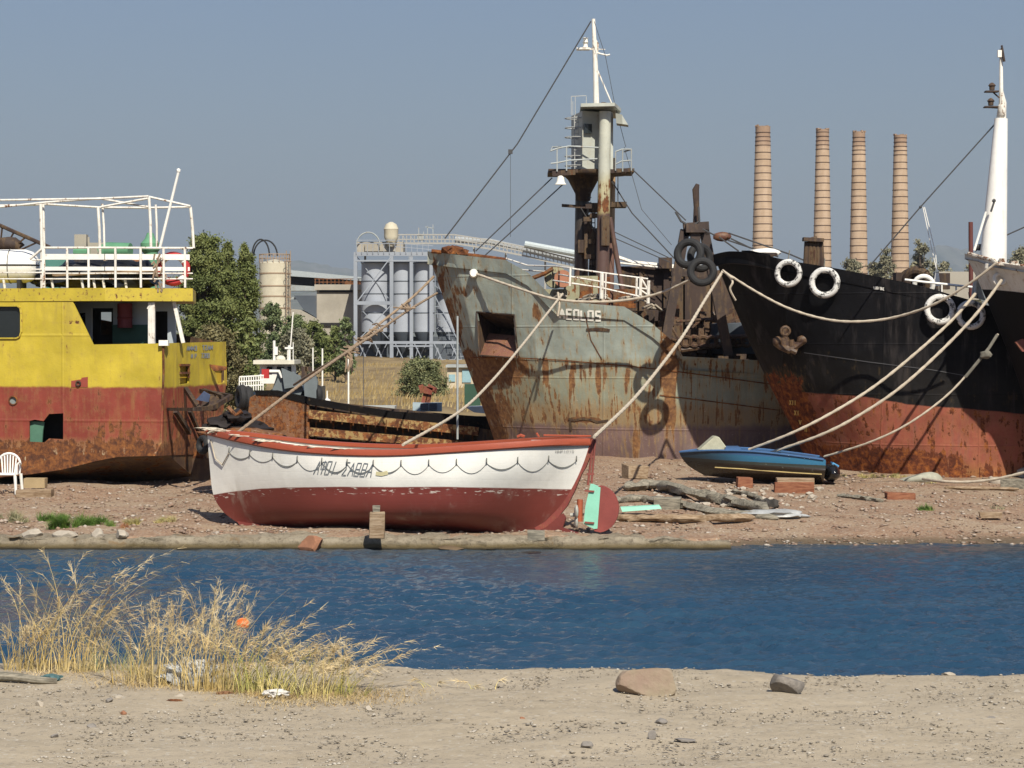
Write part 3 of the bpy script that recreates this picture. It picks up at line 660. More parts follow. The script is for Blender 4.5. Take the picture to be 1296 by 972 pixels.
for (ua, ub, vt, dy) in ((319, 341, 303, -.5), (321, 351, 304, .6)):
    arc = [P((ua+ub)/2-(ub-ua)/2*math.cos(a), 324-(324-vt)*math.sin(a), TY+dy) for a in np.linspace(0, math.pi, 16)]; m.tube(arc, .10, 6)
m.build('filler_hose', M['rubber'], t)
silo_m = plain('pale_blue_silo_paint', (.37, .40, .45), .5, .12, .3, .05)
# steel silo tower
SY = 300.; s = SY/FP
b = P(505, 470, SY); b.z = .9; t = thing('silo_tower', 'blue grey steel frame holding cement silos, left of the green ship', 'silo tower', b)
def cyl_px(mb, u, hw, v0, v1, Yd, cone=None):
    c0 = P(u, v1, Yd); top = P(u, v0, Yd).z-c0.z; r = hw*Yd/FP
    pr = [(r, 0), (r, top)] if not cone else [(.25, -cone), (r, 0), (r, top)]
    mb.lathe(c0, pr, 28)
for (u, hw, v0, v1, dy) in ((476, 18.5, 331, 420, 1.9), (510, 13.5, 331, 420, 1.5), (537, 13, 331, 420, 1.5), (566, 14, 333, 420, 5)):
    m = MB(); cyl_px(m, u, hw, v0, v1, SY+dy); 
    m.build('silo', silo_m, t); m = MB(); c_ = P(u, 420, SY+dy); rr_ = hw*(SY+dy)/FP; m.lathe(c_, [(.25, -2.6), (.4, -2.3), (rr_*1.01, -.02)], 24); m.build('hopper', M['steel_dark'], t)
m = MB()
for (u, hw, dy) in ((476, 18.5, 1.9), (510, 13.5, 1.5), (537, 13, 1.5), (566, 14, 5)):
    for v in (333, 356, 372, 396): q = P(u, v, SY+dy); r = hw*(SY+dy)/FP; m.lathe(q, [(r, -.05), (r+.05, -.05), (r+.05, .05), (r, .05)], 28)
m.build('silo_bands', M['steel_dark'], t)
m = MB()
for u, w_, dy in ((450.5, 4.6, 0), (459, 2.6, 6), (496, 4.6, 0), (521, 4.2, 0), (546, 4.2, 0), (516, 2, 6), (574, 4, 6), (590, 3, 6)):
    q = P(u, 468, SY); m.beam((q.x, SY+dy-.6, .8), (q.x, SY+dy-.6, P(u, 322, SY).z), w_*s, w_*s)
for v, u0, u1, h in ((321.5, 448, 600, 5), (383.5, 450, 497, 4.4), (433.5, 450, 600, 3.5), (438, 497, 548, 2), (330, 450, 575, 2)):
    a = P(u0, v, SY-.6); c = P(u1, v, SY-.6); m.beam(a, c, .5, h*s)
def br(u0, v0, u1, v1, w_=1.6, dy=-.8): m.beam(P(u0, v0, SY+dy), P(u1, v1, SY+dy), w_*s*.8)
br(495, 325, 452, 382); br(452, 325, 495, 382, 1.2, 0); br(495, 386, 452, 432); br(452, 386, 495, 432, 1.2, 0)
for u0 in (454, 474, 500, 524, 549, 570):
    br(u0, 434, u0+16, 466, 1.5); br(u0+16, 434, u0, 466, 1.5, .5); br(u0+5, 440, u0-2, 467, 1.3, 1.5); br(u0+5, 440, u0+12, 467, 1.3, 2)
    br(u0-3, 455, u0+15, 455, 1.1, 1)
for j in range(9): br(545+j*5, 388+j*9, 560+j*5, 388+j*9, 1, 2); br(548+j*5, 384+j*9, 549+j*5, 394+j*9, .8, 2)
br(548, 370, 600, 470, 1.6, 2); br(556, 364, 610, 466, 1.6, 2); br(550, 360, 600, 420, 1, 4); br(600, 360, 550, 420, 1, 4)
for v in (304, 308): br(450, v, 500, v, 1.2, -.9)
for u0 in range(451, 548, 7): br(u0, 321, u0, 309, .9, -1); 
br(500, 312, 548, 316, 1., -1); br(500, 308, 548, 311, 1., -1)
br(500, 440, 546, 440, 5, 3); br(452, 446, 600, 446, 2, 4)
m.build('steel_frame', M['steel'], t)
m = MB(); pbox(m, 452, 306, 510, 322, SY, 6, 1); pbox(m, 462, 308, 500, 318, SY, .3, .5); m.build('machine_house', M['concrete'], t)
m = MB(); pbox(m, 452, 426, 590, 470, SY, 2, 3.6); m.build('painted_shade_backing', M['steel_dark'], t)  # dark slab put in as the shade beneath the silos
m = MB(); m.tube([P(466-15*math.cos(a), 311-17*math.sin(a), SY) for a in np.linspace(0, math.pi, 16)], .09, 6); m.build('hose_arc', M['grey'], t)
m = MB(); q = P(495, 300, SY); m.lathe(q, [(.35, -1.2), (.8, -.3), (.9, 0), (.9, .9), (.95, 1.), (.9, 1.1), (.7, 1.6), (.2, 1.9)], 20); m.build('dust_collector', cream, t)
# gantry conveyor running to the right
t = thing('conveyor_gantry', 'long sloping conveyor gantry with a pale ribbed cover above the green bow', 'conveyor', P(640, 430, 305))
Yg = 305.; sg = Yg/FP; top = [(440, 297), (500, 297), (575, 297), (620, 304), (665, 313), (735, 330)]; m = MB()
for (dv, w_) in ((0, 1.6), (6, 1.3), (11, 2.2)):
    for a, c in zip(top[1:-1], top[2:]): m.beam(P(a[0], a[1]+dv, Yg), P(c[0], c[1]+dv, Yg), w_*sg, w_*sg)
for j in range(48):
    u = 500+j*4.9; v = np.interp(u, [a[0] for a in top], [a[1] for a in top]); m.beam(P(u, v, Yg), P(u, v+10, Yg), .9*sg)
    if j % 2 == 0: m.beam(P(u, v+1, Yg), P(u+4.9, v+10, Yg), .7*sg)
for u in (600, 640, 690): v = np.interp(u, [a[0] for a in top], [a[1] for a in top]); m.beam(P(u, v+10, Yg+1), P(u, 425, Yg+1), 2.4*sg)
m.build('truss', plain('buff_grey_steel', (.36, .35, .32), .7), t)
m = MB(); m.tube([P(576, 303, Yg+1.5), P(620, 306, Yg+1.5), P(735, 331, Yg+1.5)], 4.*sg, 10); m.build('belt_cover', plain('pale_ribbed_cover', (.34, .36, .37), .7), t)
m = MB(); m.tube([P(664, 309, Yg-1), P(735, 322, Yg-1)], 4.2*sg, 10); m.build('white_pipe', plain('pale_teal_white', (.46, .52, .53), .7), t)
m = MB()
for u, v in ((536, 297), (541, 290), (548, 288), (530, 292)): m.beam(P(u, 303, Yg), P(u, v-4, Yg), .9*sg)
m.beam(P(538, 287, Yg), P(549, 289, Yg), .9*sg); pbox(m, 528, 296, 536, 304, Yg, 1); m.build('roof_aerials', M['grey'], t)
# concrete building and sheds
CYb = 310.; t = thing('concrete_building', 'bare buff concrete plant building between the cream silo and the steel tower', 'building', P(425, 440, CYb))
m = MB(); pbox(m, 401, 366, 456, 446, CYb, 12); m.build('wall', M['concrete'], t)
m = MB(); pbox(m, 405, 408.5, 438, 413, CYb, .3, -.25); m.build('window', M['dark'], t)
m = MB(); pbox(m, 398, 360, 458, 367, CYb, 13, -.5); m.build('roof_slab', M['concrete'], t)
m = MB(); pbox(m, 404, 367, 446, 370, CYb, .3, -.2); m.build('painted_slab_shade', M['dark'], t)  # dark strip standing in for the shade under the roof slab
m = MB()
for u in range(399, 458, 5): m.beam(P(u, 361, CYb-.3), P(u, 353, CYb-.3), .09)
for v in (353, 357): m.beam(P(398, v, CYb-.3), P(458, v, CYb-.3), .1)
m.build('railing', M['rust_orange'], t)
m = MB(); pbox(m, 436, 356, 456, 360, CYb, 2, 2.5); m.build('rusty_duct', M['rust'], t)
t = thing('conveyor_shed', 'dark conveyor shed with a pale curved roof beside the cream silo', 'shed', P(400, 400, 330))
m = MB(); m.poly([P(360, 341, 330), P(470, 352, 330), P(470, 356, 330), P(360, 349, 330)], (0, 9, 0)); m.build('roof', plain('pale_blue_sheet_roof', (.36, .40, .41), .6), t)
m = MB(); m.poly([P(362, 349, 331), P(455, 355, 331), P(455, 366, 331), P(362, 360, 331)], (0, 6, 0)); m.build('wall', M['dark'], t)
m = MB(); pbox(m, 366, 360, 402, 368, 331, 4); pbox(m, 366, 376, 402, 379, 329, 1); m.build('duct', M['grey'], t)
m = MB(); m.poly([P(360, 390, 327), P(380, 392, 327), P(402, 404, 327), P(402, 445, 327), P(360, 445, 327)], (0, 8, 0)); m.build('lower_wall', M['concrete'], t)
m = MB(); m.poly([P(372, 374, 328), P(402, 374, 328), P(402, 403, 328), P(384, 392, 328)], (0, 3, 0)); m.build('slate_hopper', M['steel_dark'], t)
t = thing('distant_hut', 'small cream hut with blue shutters beside the steel tower', 'hut', P(588, 490, 150))
m = MB(); pbox(m, 566, 464, 618, 492, 150, 4); m.build('wall', plain('cream_wall', (.52, .45, .33), .9), t)
m = MB(); pbox(m, 568, 474, 576, 483, 150, .1, -.08); pbox(m, 585, 468, 596, 484, 150, .1, -.08); m.build('shutters', plain('blue_shutter', (.25, .40, .45), .7), t)
m = MB(); pbox(m, 564, 462, 620, 465, 150, 4.6, -.3); m.build('roof', M['grey'], t)
t = thing('distant_house', 'flat roofed buff house seen between the last chimney and the white mast', 'house', P(1222, 400, 380))
m = MB(); pbox(m, 1198, 353, 1226, 400, 380, 8); m.build('wall', M['concrete'], t)
m = MB(); pbox(m, 1210, 344, 1240, 400, 390, 8); m.build('rear_wall', plain('buff_plaster', (.45, .36, .27), .9), t)
# seagulls / poles in the grass
G4 = 'thin poles standing in the dry grass'
for (u, v0, v1, Yd, lb) in ((408, 441, 470, 100, 'thin pale pole near the grey green shrub'), (441, 452, 515, 90, 'pale slanting pole below the knotted ropes'), (396, 440, 462, 120, 'short thin pole left of the others')):
    m = MB(); a = P(u, v1, Yd); a.z = gh(a.x, Yd); m.tube([a, P(u, v0, Yd)], .035, 6); m.build('thin_pole', M['white'], label=lb, cat='pole', group=G4)
m = MB(); m.tube([P(371, 395, 108), P(366, 460, 108)], .03, 6); m.build('slim_mast', M['white'], label='tall slim pole above the white wheelhouse', cat='pole')
# small hilltop pylons
# haze
hz = MB(); zt = 640.; hz.box((0, 7150, zt/2-2), (28200, 14700, zt+4)); 
hk = bpy.data.materials.new('pale_air'); hk.use_nodes = True; hn = hk.node_tree; hn.nodes.remove(hn.nodes['Principled BSDF'])
pv = hn.nodes.new('ShaderNodeVolumePrincipled'); pv.inputs['Color'].default_value = (.72, .86, 1.0, 1); pv.inputs['Density'].default_value = .00009; pv.inputs['Anisotropy'].default_value = .2
hn.links.new(pv.outputs[0], hn.nodes['Material Output'].inputs['Volume'])
ho = hz.build('haze', hk, kind='stuff', smooth=False, loc=(0, 0, 0)); ho['label'] = 'thin bluish summer haze'; ho['category'] = 'haze'
# ------------------------------------------------------------------ the big rusty green ship (bow to the left)
fa = Frame((-3, 64.7), 0)
rowsA = [
 [(541,318,.05),(575,322,1.0),(640,329,2.0),(668,345,2.3),(704,381,2.7),(790,388,3.1),(826,410,3.2),(856,436,3.25),(864,451,3.25),(1000,458,3.3),(1300,462,3.3)],
 [(587,452,.03),(606,452,.75),(655,453,1.6),(680,454,2.0),(715,456,2.35),(795,463,2.9),(828,467,3.0),(856,469,3.1),(864,471,3.12),(1000,488,3.3),(1300,500,3.3)],
 [(618,535,.02),(635,536,.6),(675,537,1.45),(700,537,1.85),(730,538,2.25),(802,539,2.8),(830,539,2.95),(856,540,3.05),(864,540,3.1),(1000,545,3.2),(1300,545,3.2)],
 [(646,620,.02),(660,620,.45),(695,620,1.2),(717,620,1.6),(745,620,2.0),(808,620,2.65),(834,620,2.8),(858,620,2.95),(866,620,3.0),(1000,620,3.1),(1300,620,3.1)]]
def wz(v, Y=62.): return P(648, v, Y).z
def wx_(u, Y=62.): return P(u, 430, Y).x
spA = [(wx_(846), 0, wz(445), .28, 1.3, .75), (wx_(846), 0, wz(520), .2, 1.2, .5), (wx_(640), 0, wz(470), .8, .45, .5), (wx_(612), 0, wz(470), .35, .7, .6), (wx_(575), 0, wz(400), .25, 1.0, .35),
  (wx_(560), 0, wz(345), .2, .5, .3), (wx_(680), 0, wz(395), .15, .3, .5), (wx_(740), 0, wz(532), .5, .08, .9), (wx_(805), 0, wz(560), .12, .6, .6), (wx_(630), 0, wz(530), .5, .9, .35), (wx_(758), 0, wz(417), .3, .05, 1.), (wx_(585), 0, wz(365), .5, .18, .3)]
spA += [(wx_(a, 63.5), 0, wz(b, 63.5), c, d, e*.8) for a, b, c, d, e in [(548,335,.12,.3,.5),(556,360,.12,.35,.7),(566,390,.13,.35,.7),(577,420,.15,.35,.8),(592,455,.25,.35,.9),(603,485,.2,.4,.7),(614,515,.25,.4,.7),(630,560,.3,.5,.6),(700,560,.25,.15,.3),(770,600,.1,.5,.6),(690,470,.1,.5,.6),(722,480,.08,.5,.6),(755,478,.09,.45,.5),(790,480,.08,.4,.5),(815,490,.08,.5,.4)]]
hullA = paint('rusty_green_hull', (.29, .33, .295), bands=[(wz(454), (.26, .275, .215), .20, .10), (wz(475), (.25, .265, .20), -.05, .2), (wz(512), (.265, .20, .12), .10, .22), (wz(538), (.165, .105, .095), -.26, .1)], rust=.31, streak=.72, spots=spA, scale=2.1, rough=.6, world=True, halo=1.0, chalk=.4, salt=((.13, .12, .09), .4), dent=.5, bump=.35, seams=(2.4, 1.35), rustcol=[(.25, (.045, .024, .015)), (.42, (.12, .055, .026)), (.58, (.215, .105, .04)), (.75, (.31, .18, .07))])
aeo = thing('rusty_freighter', 'rusty pale green freighter with AEOLOS on its bow and a tall twin mast', 'ship', (P(640, 600, 64.7).x, 64.7, .5))
HOLE = (606, 652, 397, 449)
def inhole(u, v):
    t = (v-397)/52.; return 605+3*t < u < 650+3*t and 396+(u-605)*.07 < v < 448+(u-605)*.05
hA, bA, GA = hull(fa, rowsA, aeo, hullA, nu=30, nv=26, lin=(0, 1, 2, 3), deckdrop=.35, hole=inhole)
# anchor pocket
m = MB(); c4 = [(603,394.5),(651,398.5),(655,453),(607,449.5)]
fr_ = [cast(bA, *c, .0)[0] for c in ((601,393),(655,396),(658,455),(604,452))]
c0 = [P(u, v, fr_[0].y-.02+(fr_[1].y-fr_[0].y)*((u-603)/50)) for u, v in c4]
dep = Vector((.35, 1.15, 0)); back = [c0[0]+dep+Vector((.25, 0, -.45)), c0[1]+dep+Vector((0, 0, -.45)), c0[2]+dep*.5+Vector((-.1, 0, .15)), c0[3]+dep*.5+Vector((.15, 0, .15))]
m.add(c0+back, [(0,4,5,1),(1,5,6,2),(2,6,7,3),(3,7,4,0),(4,7,6,5)])
for a, b in ((0,1),(1,2),(2,3),(3,0)): m.beam(c0[a], c0[b], .03, .03)
m.build('anchor_pocket', M['rust_dark'], aeo, smooth=False)
m = MB(); e3, e2 = c0[3]+Vector((.02, .03, .01)), c0[2]+Vector((-.02, .03, .01)); u3 = c0[3].lerp(c0[0], .52)+Vector((.16, .75, 0)); u2 = c0[2].lerp(c0[1], .52)+Vector((-.02, .75, 0)); mid = (e3+e2+u3+u2)/4+Vector((0, -.12, .05))
m.add([e3, e2, u2, u3, mid], [(0,1,4),(1,2,4),(2,3,4),(3,0,4)]); m.build('rusty_anchor', paint('pink_rust', (.19, .085, .06), rust=.45, scale=3, chalk=.5), aeo)  # sloping red-brown floor plate of the pocket
lw = paint('chipped_white_lettering', (.78, .77, .70), rust=.15, scale=3)
mb = write(bA, 'AEOLOS', 708.5, 391, 763, 394.5, 11.5, 2.7, 0, .3, .02); mb.build('ship_name', lw, aeo, smooth=False)
m = MB(); EYE = cast(bA, 600, 346, .02)[0]; m.lathe(EYE, [(.0, .1), (.09, .1), (.12, 0), (.12, -.12), (.09, -.2), (0, -.2)], 14, 'Y'); m.build('mooring_eye', lw, aeo)
# hull ribs and seams
m = MB()
for pl in ([(596,452),(650,452.5),(715,456),(795,463),(856,470),(975,486)], [(835,500),(900,508),(985,519)]): decal(bA, pl, 1.4, .02, m)
for pl in ([(740,395),(748,430),(762,455)], [(570,392),(588,440)]): decal(bA, pl, 1.0, .015, m)
m.noweld = True; m.build('plate_seams', M['rust'], aeo, smooth=False)
m = MB(); decal(bA, [(742,417),(752,416.5),(772,418)], 3.2, .02, m)
decal(bA, [(720,530),(728,532),(735,530),(748,531),(756,534),(770,532)], 2.6, .02, m); decal(bA, [(722,532),(723,545)], 3, .02, m); m.noweld = True; m.build('rust_gash', M['rust_dark'], aeo, smooth=False)
rail = M['white_rusty']
def pxline(mb, pts, Yd, r, seg=7):
    mb.tube([P(p[0], p[1], p[2] if len(p) > 2 else Yd) for p in pts], r, seg)
# bow clutter on top
m = MB(); pxline(m, [(546,318),(575,321),(610,325),(640,329)], 64.2, .06)
for i in range(9): m.blob(P(572+random.uniform(-6, 12), 318+random.uniform(-2, 3), 64), (.22, .2, .12), 1, .4, 2, seed=i)
m.build('bow_scrap', M['rust'], aeo)
# foredeck raised deck inside rail + winch
m = MB(); m.box((P(768, 385, 64.5).x, 64.9, P(745, 392, 64.5).z-.3), (2.4, 4.2, .5)); m.build('foredeck', M['rust_dark'], aeo)
YR = 62.0
m = MB()
for pts in ([(640,327,66.2),(668,336,65.6),(704,337,63.5),(725,340),(820,353)], [(655,341,66),(690,344,64.8),(722,350),(806,364),(820,366)], [(700,355,63.2),(720,358),(760,364),(808,375),(818,376)]): pxline(m, pts, YR, .022)
m.build('rail_bars', rail, aeo)
for u, v0, v1, r in ((722,339,362,.03),(762,345,378,.055),(767,346,378,.02),(806,351,375,.03),(811,350,374,.045),(821,355,384,.045)):
    m = MB(); pxline(m, [(u, v0), (u-.8, v1)], YR, r); m.build('rail_post', rail, aeo)
m = MB(); pxline(m, [(811,351),(820,367)], YR, .025); pxline(m, [(806,364),(821,374)], YR, .025); m.build('rail_brace', rail, aeo)
# mooring winch
m = MB(); c = P(712, 353, 63.6); m.lathe(c, [(.06, -.35), (.23, -.35), (.23, -.27), (.15, -.22), (.15, .2), (.23, .25), (.23, .35), (.06, .35)], 24, 'Y')
m.build('winch_drum', paint('salmon_rusty_paint', (.36, .15, .09), rust=.4, scale=3), aeo)
m = MB(); m.lathe(P(703, 351, 64.1), [(.1, -.3), (.3, -.3), (.3, .3), (.1, .3)], 24, 'Y'); m.box(P(735, 366, 64), (.9, .6, .7)); m.box(P(700, 372, 64), (.9, .5, .25)); m.build('winch_frame', paint('khaki_paint', (.30, .30, .20), rust=.5, scale=3), aeo)
m = MB(); pxline(m, [(672,353),(690,346),(700,340)], 63.6, .06); m.box(P(760, 372, 64), (.5, .5, .9)); m.box(P(742, 372, 63.2), (.35, .3, .5)); m.box(P(790, 378, 63.4), (.6, .4, .5)); m.build('deck_gear', M['rust'], aeo)
m = MB()
for i in range(14):
    a = random.uniform(700, 826); v = 381+max(0, a-790)*.42+random.uniform(-5, 0); b = a+random.uniform(10, 28)
    m.tube([P(a, v, 62.6), P((a+b)/2, v-random.uniform(0, 5), 62.3), P(b, v+random.uniform(-3, 4), 62.6)], .035, 6)
m.build('rope_pile', M['rope'], aeo)
# twin mast
YM = 64.9; sM = YM/FP
mast_pale = paint('weathered_pale_mast_paint', (.46, .47, .40), bands=[(wz(228, YM), (.42, .40, .26), .5, .25), (wz(268, YM), (.36, .30, .13), .1, .3), (wz(274, YM), (.095, .056, .048), -.5, .08)], rust=.16, streak=.6, scale=1.6, world=True, rough=.55)
mast_brown = paint('brown_mast_paint', (.115, .066, .055), rust=.3, streak=.5, scale=1.6, var=.3)
def leg(name, u0, v0, u1, v1, r0, r1, Yd, mat, seg=20):
    m = MB(); m.tube([P(u1, v1, Yd), P(u0, v0, Yd)], [r1, r0], seg); return m.build(name, mat, aeo)
leg('mast_leg', 737, 226, 735, 388, 8.6*sM, 9.2*sM, 65.4, paint('sooty_mast_paint', (.05, .043, .04), bands=[(wz(300, 65), (.12, .07, .055), .2, .4)], rust=.2, scale=1.5, world=True, rough=.35))
leg('mast_leg', 766, 141, 762, 388, 7.2*sM, 8.6*sM, 63.9, mast_pale)
leg('mast_leg', 775, 200, 772, 388, 4.4*sM, 4.8*sM, 66.6, paint('ochre_mast_paint', (.40, .27, .15), bands=[(wz(282, YM), (.15, .08, .06), -.1, .1)], rust=.25, scale=1.6, world=True))
leg('mast_brace', 772, 275, 788, 370, 2.8*sM, 3.4*sM, 64.2, mast_brown, 12)
m = MB(); pxline(m, [(752,300),(750,345),(752,380)], 65, .12); m.box(P(752, 310, 64.8), (.25, .3, .9)); m.box(P(766, 292, 63.7), (.22, .2, .8)); m.box(P(744, 300, 64.9), (.2, .3, 1.2)); m.box(P(741, 312, 65.0), (.42, .4, .35))
for i in range(12): m.box(P(752+random.uniform(-10, 12), 262+i*9+random.uniform(-3, 3), 64.5), (.1+.14*random.random(), .15, .12), rz=random.random())
m.build('mast_fittings', M['rust_dark'], aeo, smooth=False)
m = MB()
for v in range(270, 372, 6): m.beam(P(749, v, 65), P(753, v, 65), .025)
for u in (749, 753): m.beam(P(u, 262, 65), P(u, 372, 65), .025)
for v in range(226, 300, 6): m.beam(P(744.5, v, 65), P(748.5, v, 65), .02)
m.build('mast_rungs', M['wire'], aeo, smooth=False)
m = MB()  # platform
pf = P(749, 221, YM); m.lathe(pf+Vector((-.02, .2, 0)), [(1.02, -.0), (1.05, .05), (1.05, .1), (.3, .12)], 14); m.lathe(P(738, 222, 65.3), [(.2, -.7), (.22, -.5), (.42, -.12), (.55, 0)], 18)
m.beam(P(699, 220, 64), P(728, 218, 64), .14); m.beam(P(772, 217, 64), P(798, 215, 64), .14, .1); m.box(P(785, 218, 65.5), (.7, 1.6, .1)); m.box(P(712, 219, 65), (.8, 1.8, .1)); m.build('lookout_platform', M['rust_dark'], aeo)
m = MB(); m.beam(P(711, 260, 65), P(756, 263, 65), .1, .08); m.box(P(782, 259.5, 65), (.45, .7, .14)); m.box(P(752, 263, 65), (.3, .4, .25)); m.build('crosstree', M['rust_dark'], aeo)
m = MB()
for pts in ([(697,191),(705,188),(720,185),(760,187)], [(697,207),(706,206),(720,203),(756,201)], [(779,192),(787,189),(799,189)], [(779,208),(787,204),(799,203)]): pxline(m, pts, 63.9, .022)
for u, a, b in ((705,189,217),(717,186,216),(788,189,217),(799,188,216),(779,192,216)): pxline(m, [(u, a), (u, b)], 63.9, .02)
pxline(m, [(697,191),(699,186,66),(720,186,66.5)], 63.9, .02); pxline(m, [(799,189),(790,192,66.5)], 63.9, .02)
m.build('platform_rail', M['grey'], aeo)
# lookout house
hx0, hx1 = P(723, 200, YM).x, P(758, 200, YM).x; zt, zb = P(740, 144, YM).z, P(740, 219, YM).z; edge = P(737, 200, 64.1)
m = MB(); A_ = P(723, 180, 65.6); B_ = Vector((edge.x, 64.1, 0)); C_ = P(776, 180, 64.5); D_ = P(770, 180, 66.5)
loop = [Vector((q.x, q.y, zb)) for q in (A_, B_, C_, D_)]; m.poly(loop, (0, 0, zt-zb)); house_m = paint('pale_grey_green_house_paint', (.45, .47, .42), rust=.22, streak=.6, scale=1.8); m.build('lookout_house', house_m, aeo, smooth=False)
nB = (C_-B_).normalized()
m = MB(); w0 = P(744, 163, 64.12); m.box(w0+Vector((0, -.03, 0)), (.22, .05, .26), rz=math.atan2(nB.y, nB.x)); m.build('window', M['glass'], aeo)
m = MB(); zr = P(750, 141, YM).z
for (pa, pb) in (((737,142),(785,142)),): pass
loop = [P(735, 141, 63.6), P(778, 140, 63.4), P(786, 141, 65), P(780, 141, 67), P(733, 141, 66.6)]; m.poly([Vector((q.x, q.y, zr)) for q in loop], (0, 0, .09))
a = P(779, 143, 64); m.poly([a, P(787, 145, 63.9), P(795, 158, 63.9), P(788, 157, 63.9), P(780, 156, 64.)], (.1, 1.8, .1)); m.build('house_roof', house_m, aeo, smooth=False)
m = MB()
for u in (727, 732.5): m.beam(P(u, 146, 64.6), P(u+.5, 220, 64.6), .025)
for v in range(148, 220, 7): m.beam(P(727, v, 64.6), P(733, v, 64.6), .02)
for v in range(150, 215, 12): m.torus(P(728, v, 64.5), .28, .015, (0, 0, 1), 14, 4)
for u, v in ((723,122),(728,122),(742,122),(725,128)): m.beam(P(u, v, 65), P(u, 146, 65), .018)
m.beam(P(723, 122, 65), P(742, 121, 65), .02); m.build('caged_ladder', plain('thin_grey_steel', (.36, .37, .36), .6), aeo, smooth=False)
m = MB(); m.tube([P(755, 141, YM), P(753.5, 80, YM), P(751, 24, YM)], [.085, .07, .05], 10); m.build('topmast', M['white_rusty'], aeo)
m = MB(); pxline(m, [(754,84),(778,140)], YM, .022); pxline(m, [(752,66),(768,70),(772,69)], YM, .025); m.box(P(738, 62, YM), (.36, .3, .05)); m.beam(P(738, 62, YM), P(753, 62, YM), .05); m.beam(P(753, 62, YM), P(766, 62.5, YM), .02); m.poly([P(754, 49, YM), P(758, 55, YM), P(757, 66, YM), P(753, 68, YM)], (0, .03, 0)); m.build('mast_bracket', M['white_rusty'], aeo)
for v in (48.5, 55): m = MB(); m.lathe(P(741, v+2.5, YM), [(.06, -.06), (.085, -.05), (.06, -.03), (.06, .05), (.085, .06), (.03, .08)], 12); m.build('mast_lamp', lw, aeo)
m = MB(); m.lathe(P(764, 136, YM), [(.17, -.1), (.17, .1), (.05, .14)], 14); m.build('vent_cap', M['rust_dark'], aeo)
m = MB(); c = P(709.5, 229, 63.6); m.lathe(c, [(.16, -.1), (.11, -.02), (.09, .1), (.04, .14)], 14); m.build('floodlight_shade', lw, aeo)
m = MB()
for pts, r in (([(748,27),(655,182),(563,302)], .02), ([(699,225),(602,318)], .018), ([(713,233),(640,300),(612,325)], .018), ([(799,213),(868,279)], .018), ([(757,202),(800,270),(858,332)], .018), ([(770,290),(846,326)], .014), ([(770,298),(848,332)], .014), ([(752,27),(766,70),(779,137),(792,186)], .008), ([(646,192),(646,300)], .006), ([(735,263),(755,295)], .015), ([(782,222),(782,255)], .015), ([(790,186),(812,265),(850,310)], .008)):
    pxline(m, pts, YM-.4, r, 5)
m.box(P(646, 192, YM-.4), (.12, .1, .12)); m.build('stay_wires', M['wire'], aeo)
# ship's deck machinery behind the bow and the dark coaming
m = MB(); m.poly([P(786, 337, 65.6), P(830, 337, 65.6), P(960, 345, 65.6), P(990, 350, 65.6), P(990, 458, 65.6), P(786, 458, 65.6)], (0, .25, 0))
for u in (812, 843, 870, 905, 935): m.beam(P(u, 342, 65.5), P(u, 450, 65.5), .14, .12)
m.build('hold_coaming', M['rust_dark'], aeo, smooth=False)
m = MB(); pxline(m, [(780,325),(800,332),(850,337),(905,338)], 65.4, .055); pxline(m, [(785,333),(830,338),(905,342)], 65.3, .03); m.build('coaming_lip', M['white_rusty'], aeo)
m = MB(); m.box(P(842, 333, 65.3), (.36, .3, .3)); m.build('lip_box', M['rust_dark'], aeo)
m = MB()
rr = random.Random(5)
for i in range(46):
    u = rr.uniform(845, 962); v = rr.uniform(398, 448); 
    if u < 862 and v > 425: v -= 25
    m.box(P(u, v, rr.uniform(62.6, 64)), (rr.uniform(.12, .7), rr.uniform(.2, .5), rr.uniform(.1, .5)), rz=rr.uniform(-.3, .3), ry=rr.uniform(-.1, .1))
for i in range(16):
    u = rr.uniform(850, 960); v = rr.uniform(400, 445); m.tube([P(u, v, 62.5), P(u+rr.uniform(-15, 30), v+rr.uniform(-22, 8), 62.6)], .035, 6)
m.tube([P(862, 443, 62.3), P(975, 428, 62.3)], .08, 8); m.tube([P(880, 428, 62.2), P(960, 424, 62.2)], .05, 8)
for u in range(868, 960, 11): m.torus(P(u, 432, 62.2), .13, .05, (0, 1, .2), 12, 6)
m.build('deck_machinery', paint('dark_rusty_machinery', (.06, .034, .026), rust=.5, scale=3, rustcol=[(.3, (.03, .014, .01)), (.5, (.075, .03, .018)), (.7, (.15, .06, .028)), (.85, (.24, .12, .06))]), aeo, smooth=False)
m = MB(); m.lathe(P(945, 424, 63.2), [(.9, -.5), (1.0, -.3), (.95, .3), (.3, .4)], 20); m.build('steel_drum_cover', M['steel_dark'], aeo)
# gantry frame with pole
m = MB()
for (a, b, w_) in (((838,455),(867,291),.24), ((922,450),(891,291),.24)): m.beam(P(a[0], a[1], 61.9), P(b[0], b[1], 61.9), w_, .3)
m.beam(P(865, 291, 61.9), P(897, 289, 61.9), .3, .35); m.box(P(880, 299, 61.8), (.24, .3, .42)); m.beam(P(850, 344, 61.9), P(905, 348, 61.9), .2, .2); m.box(P(880, 289, 61.7), (.5, .3, .22))
m.build('bow_gantry', paint('brown_rusty_gantry', (.05, .033, .027), rust=.28, streak=.5, scale=1.8, var=.3), aeo, smooth=False)
m = MB(); m.tube([P(881, 290, 61.9), P(881.5, 262, 61.9), P(880.5, 240, 61.9), P(883, 233, 61.9)], [.09, .075, .09, .05], 8); m.build('gantry_pole', M['rust_dark'], aeo)
m = MB(); m.blob(P(914, 299.5, 61.5), (.25, .1, .13), 2, .1); m.build('pulley_block', paint('orange_brown_block', (.11, .042, .026), rust=.4, scale=4), aeo)
m = MB()
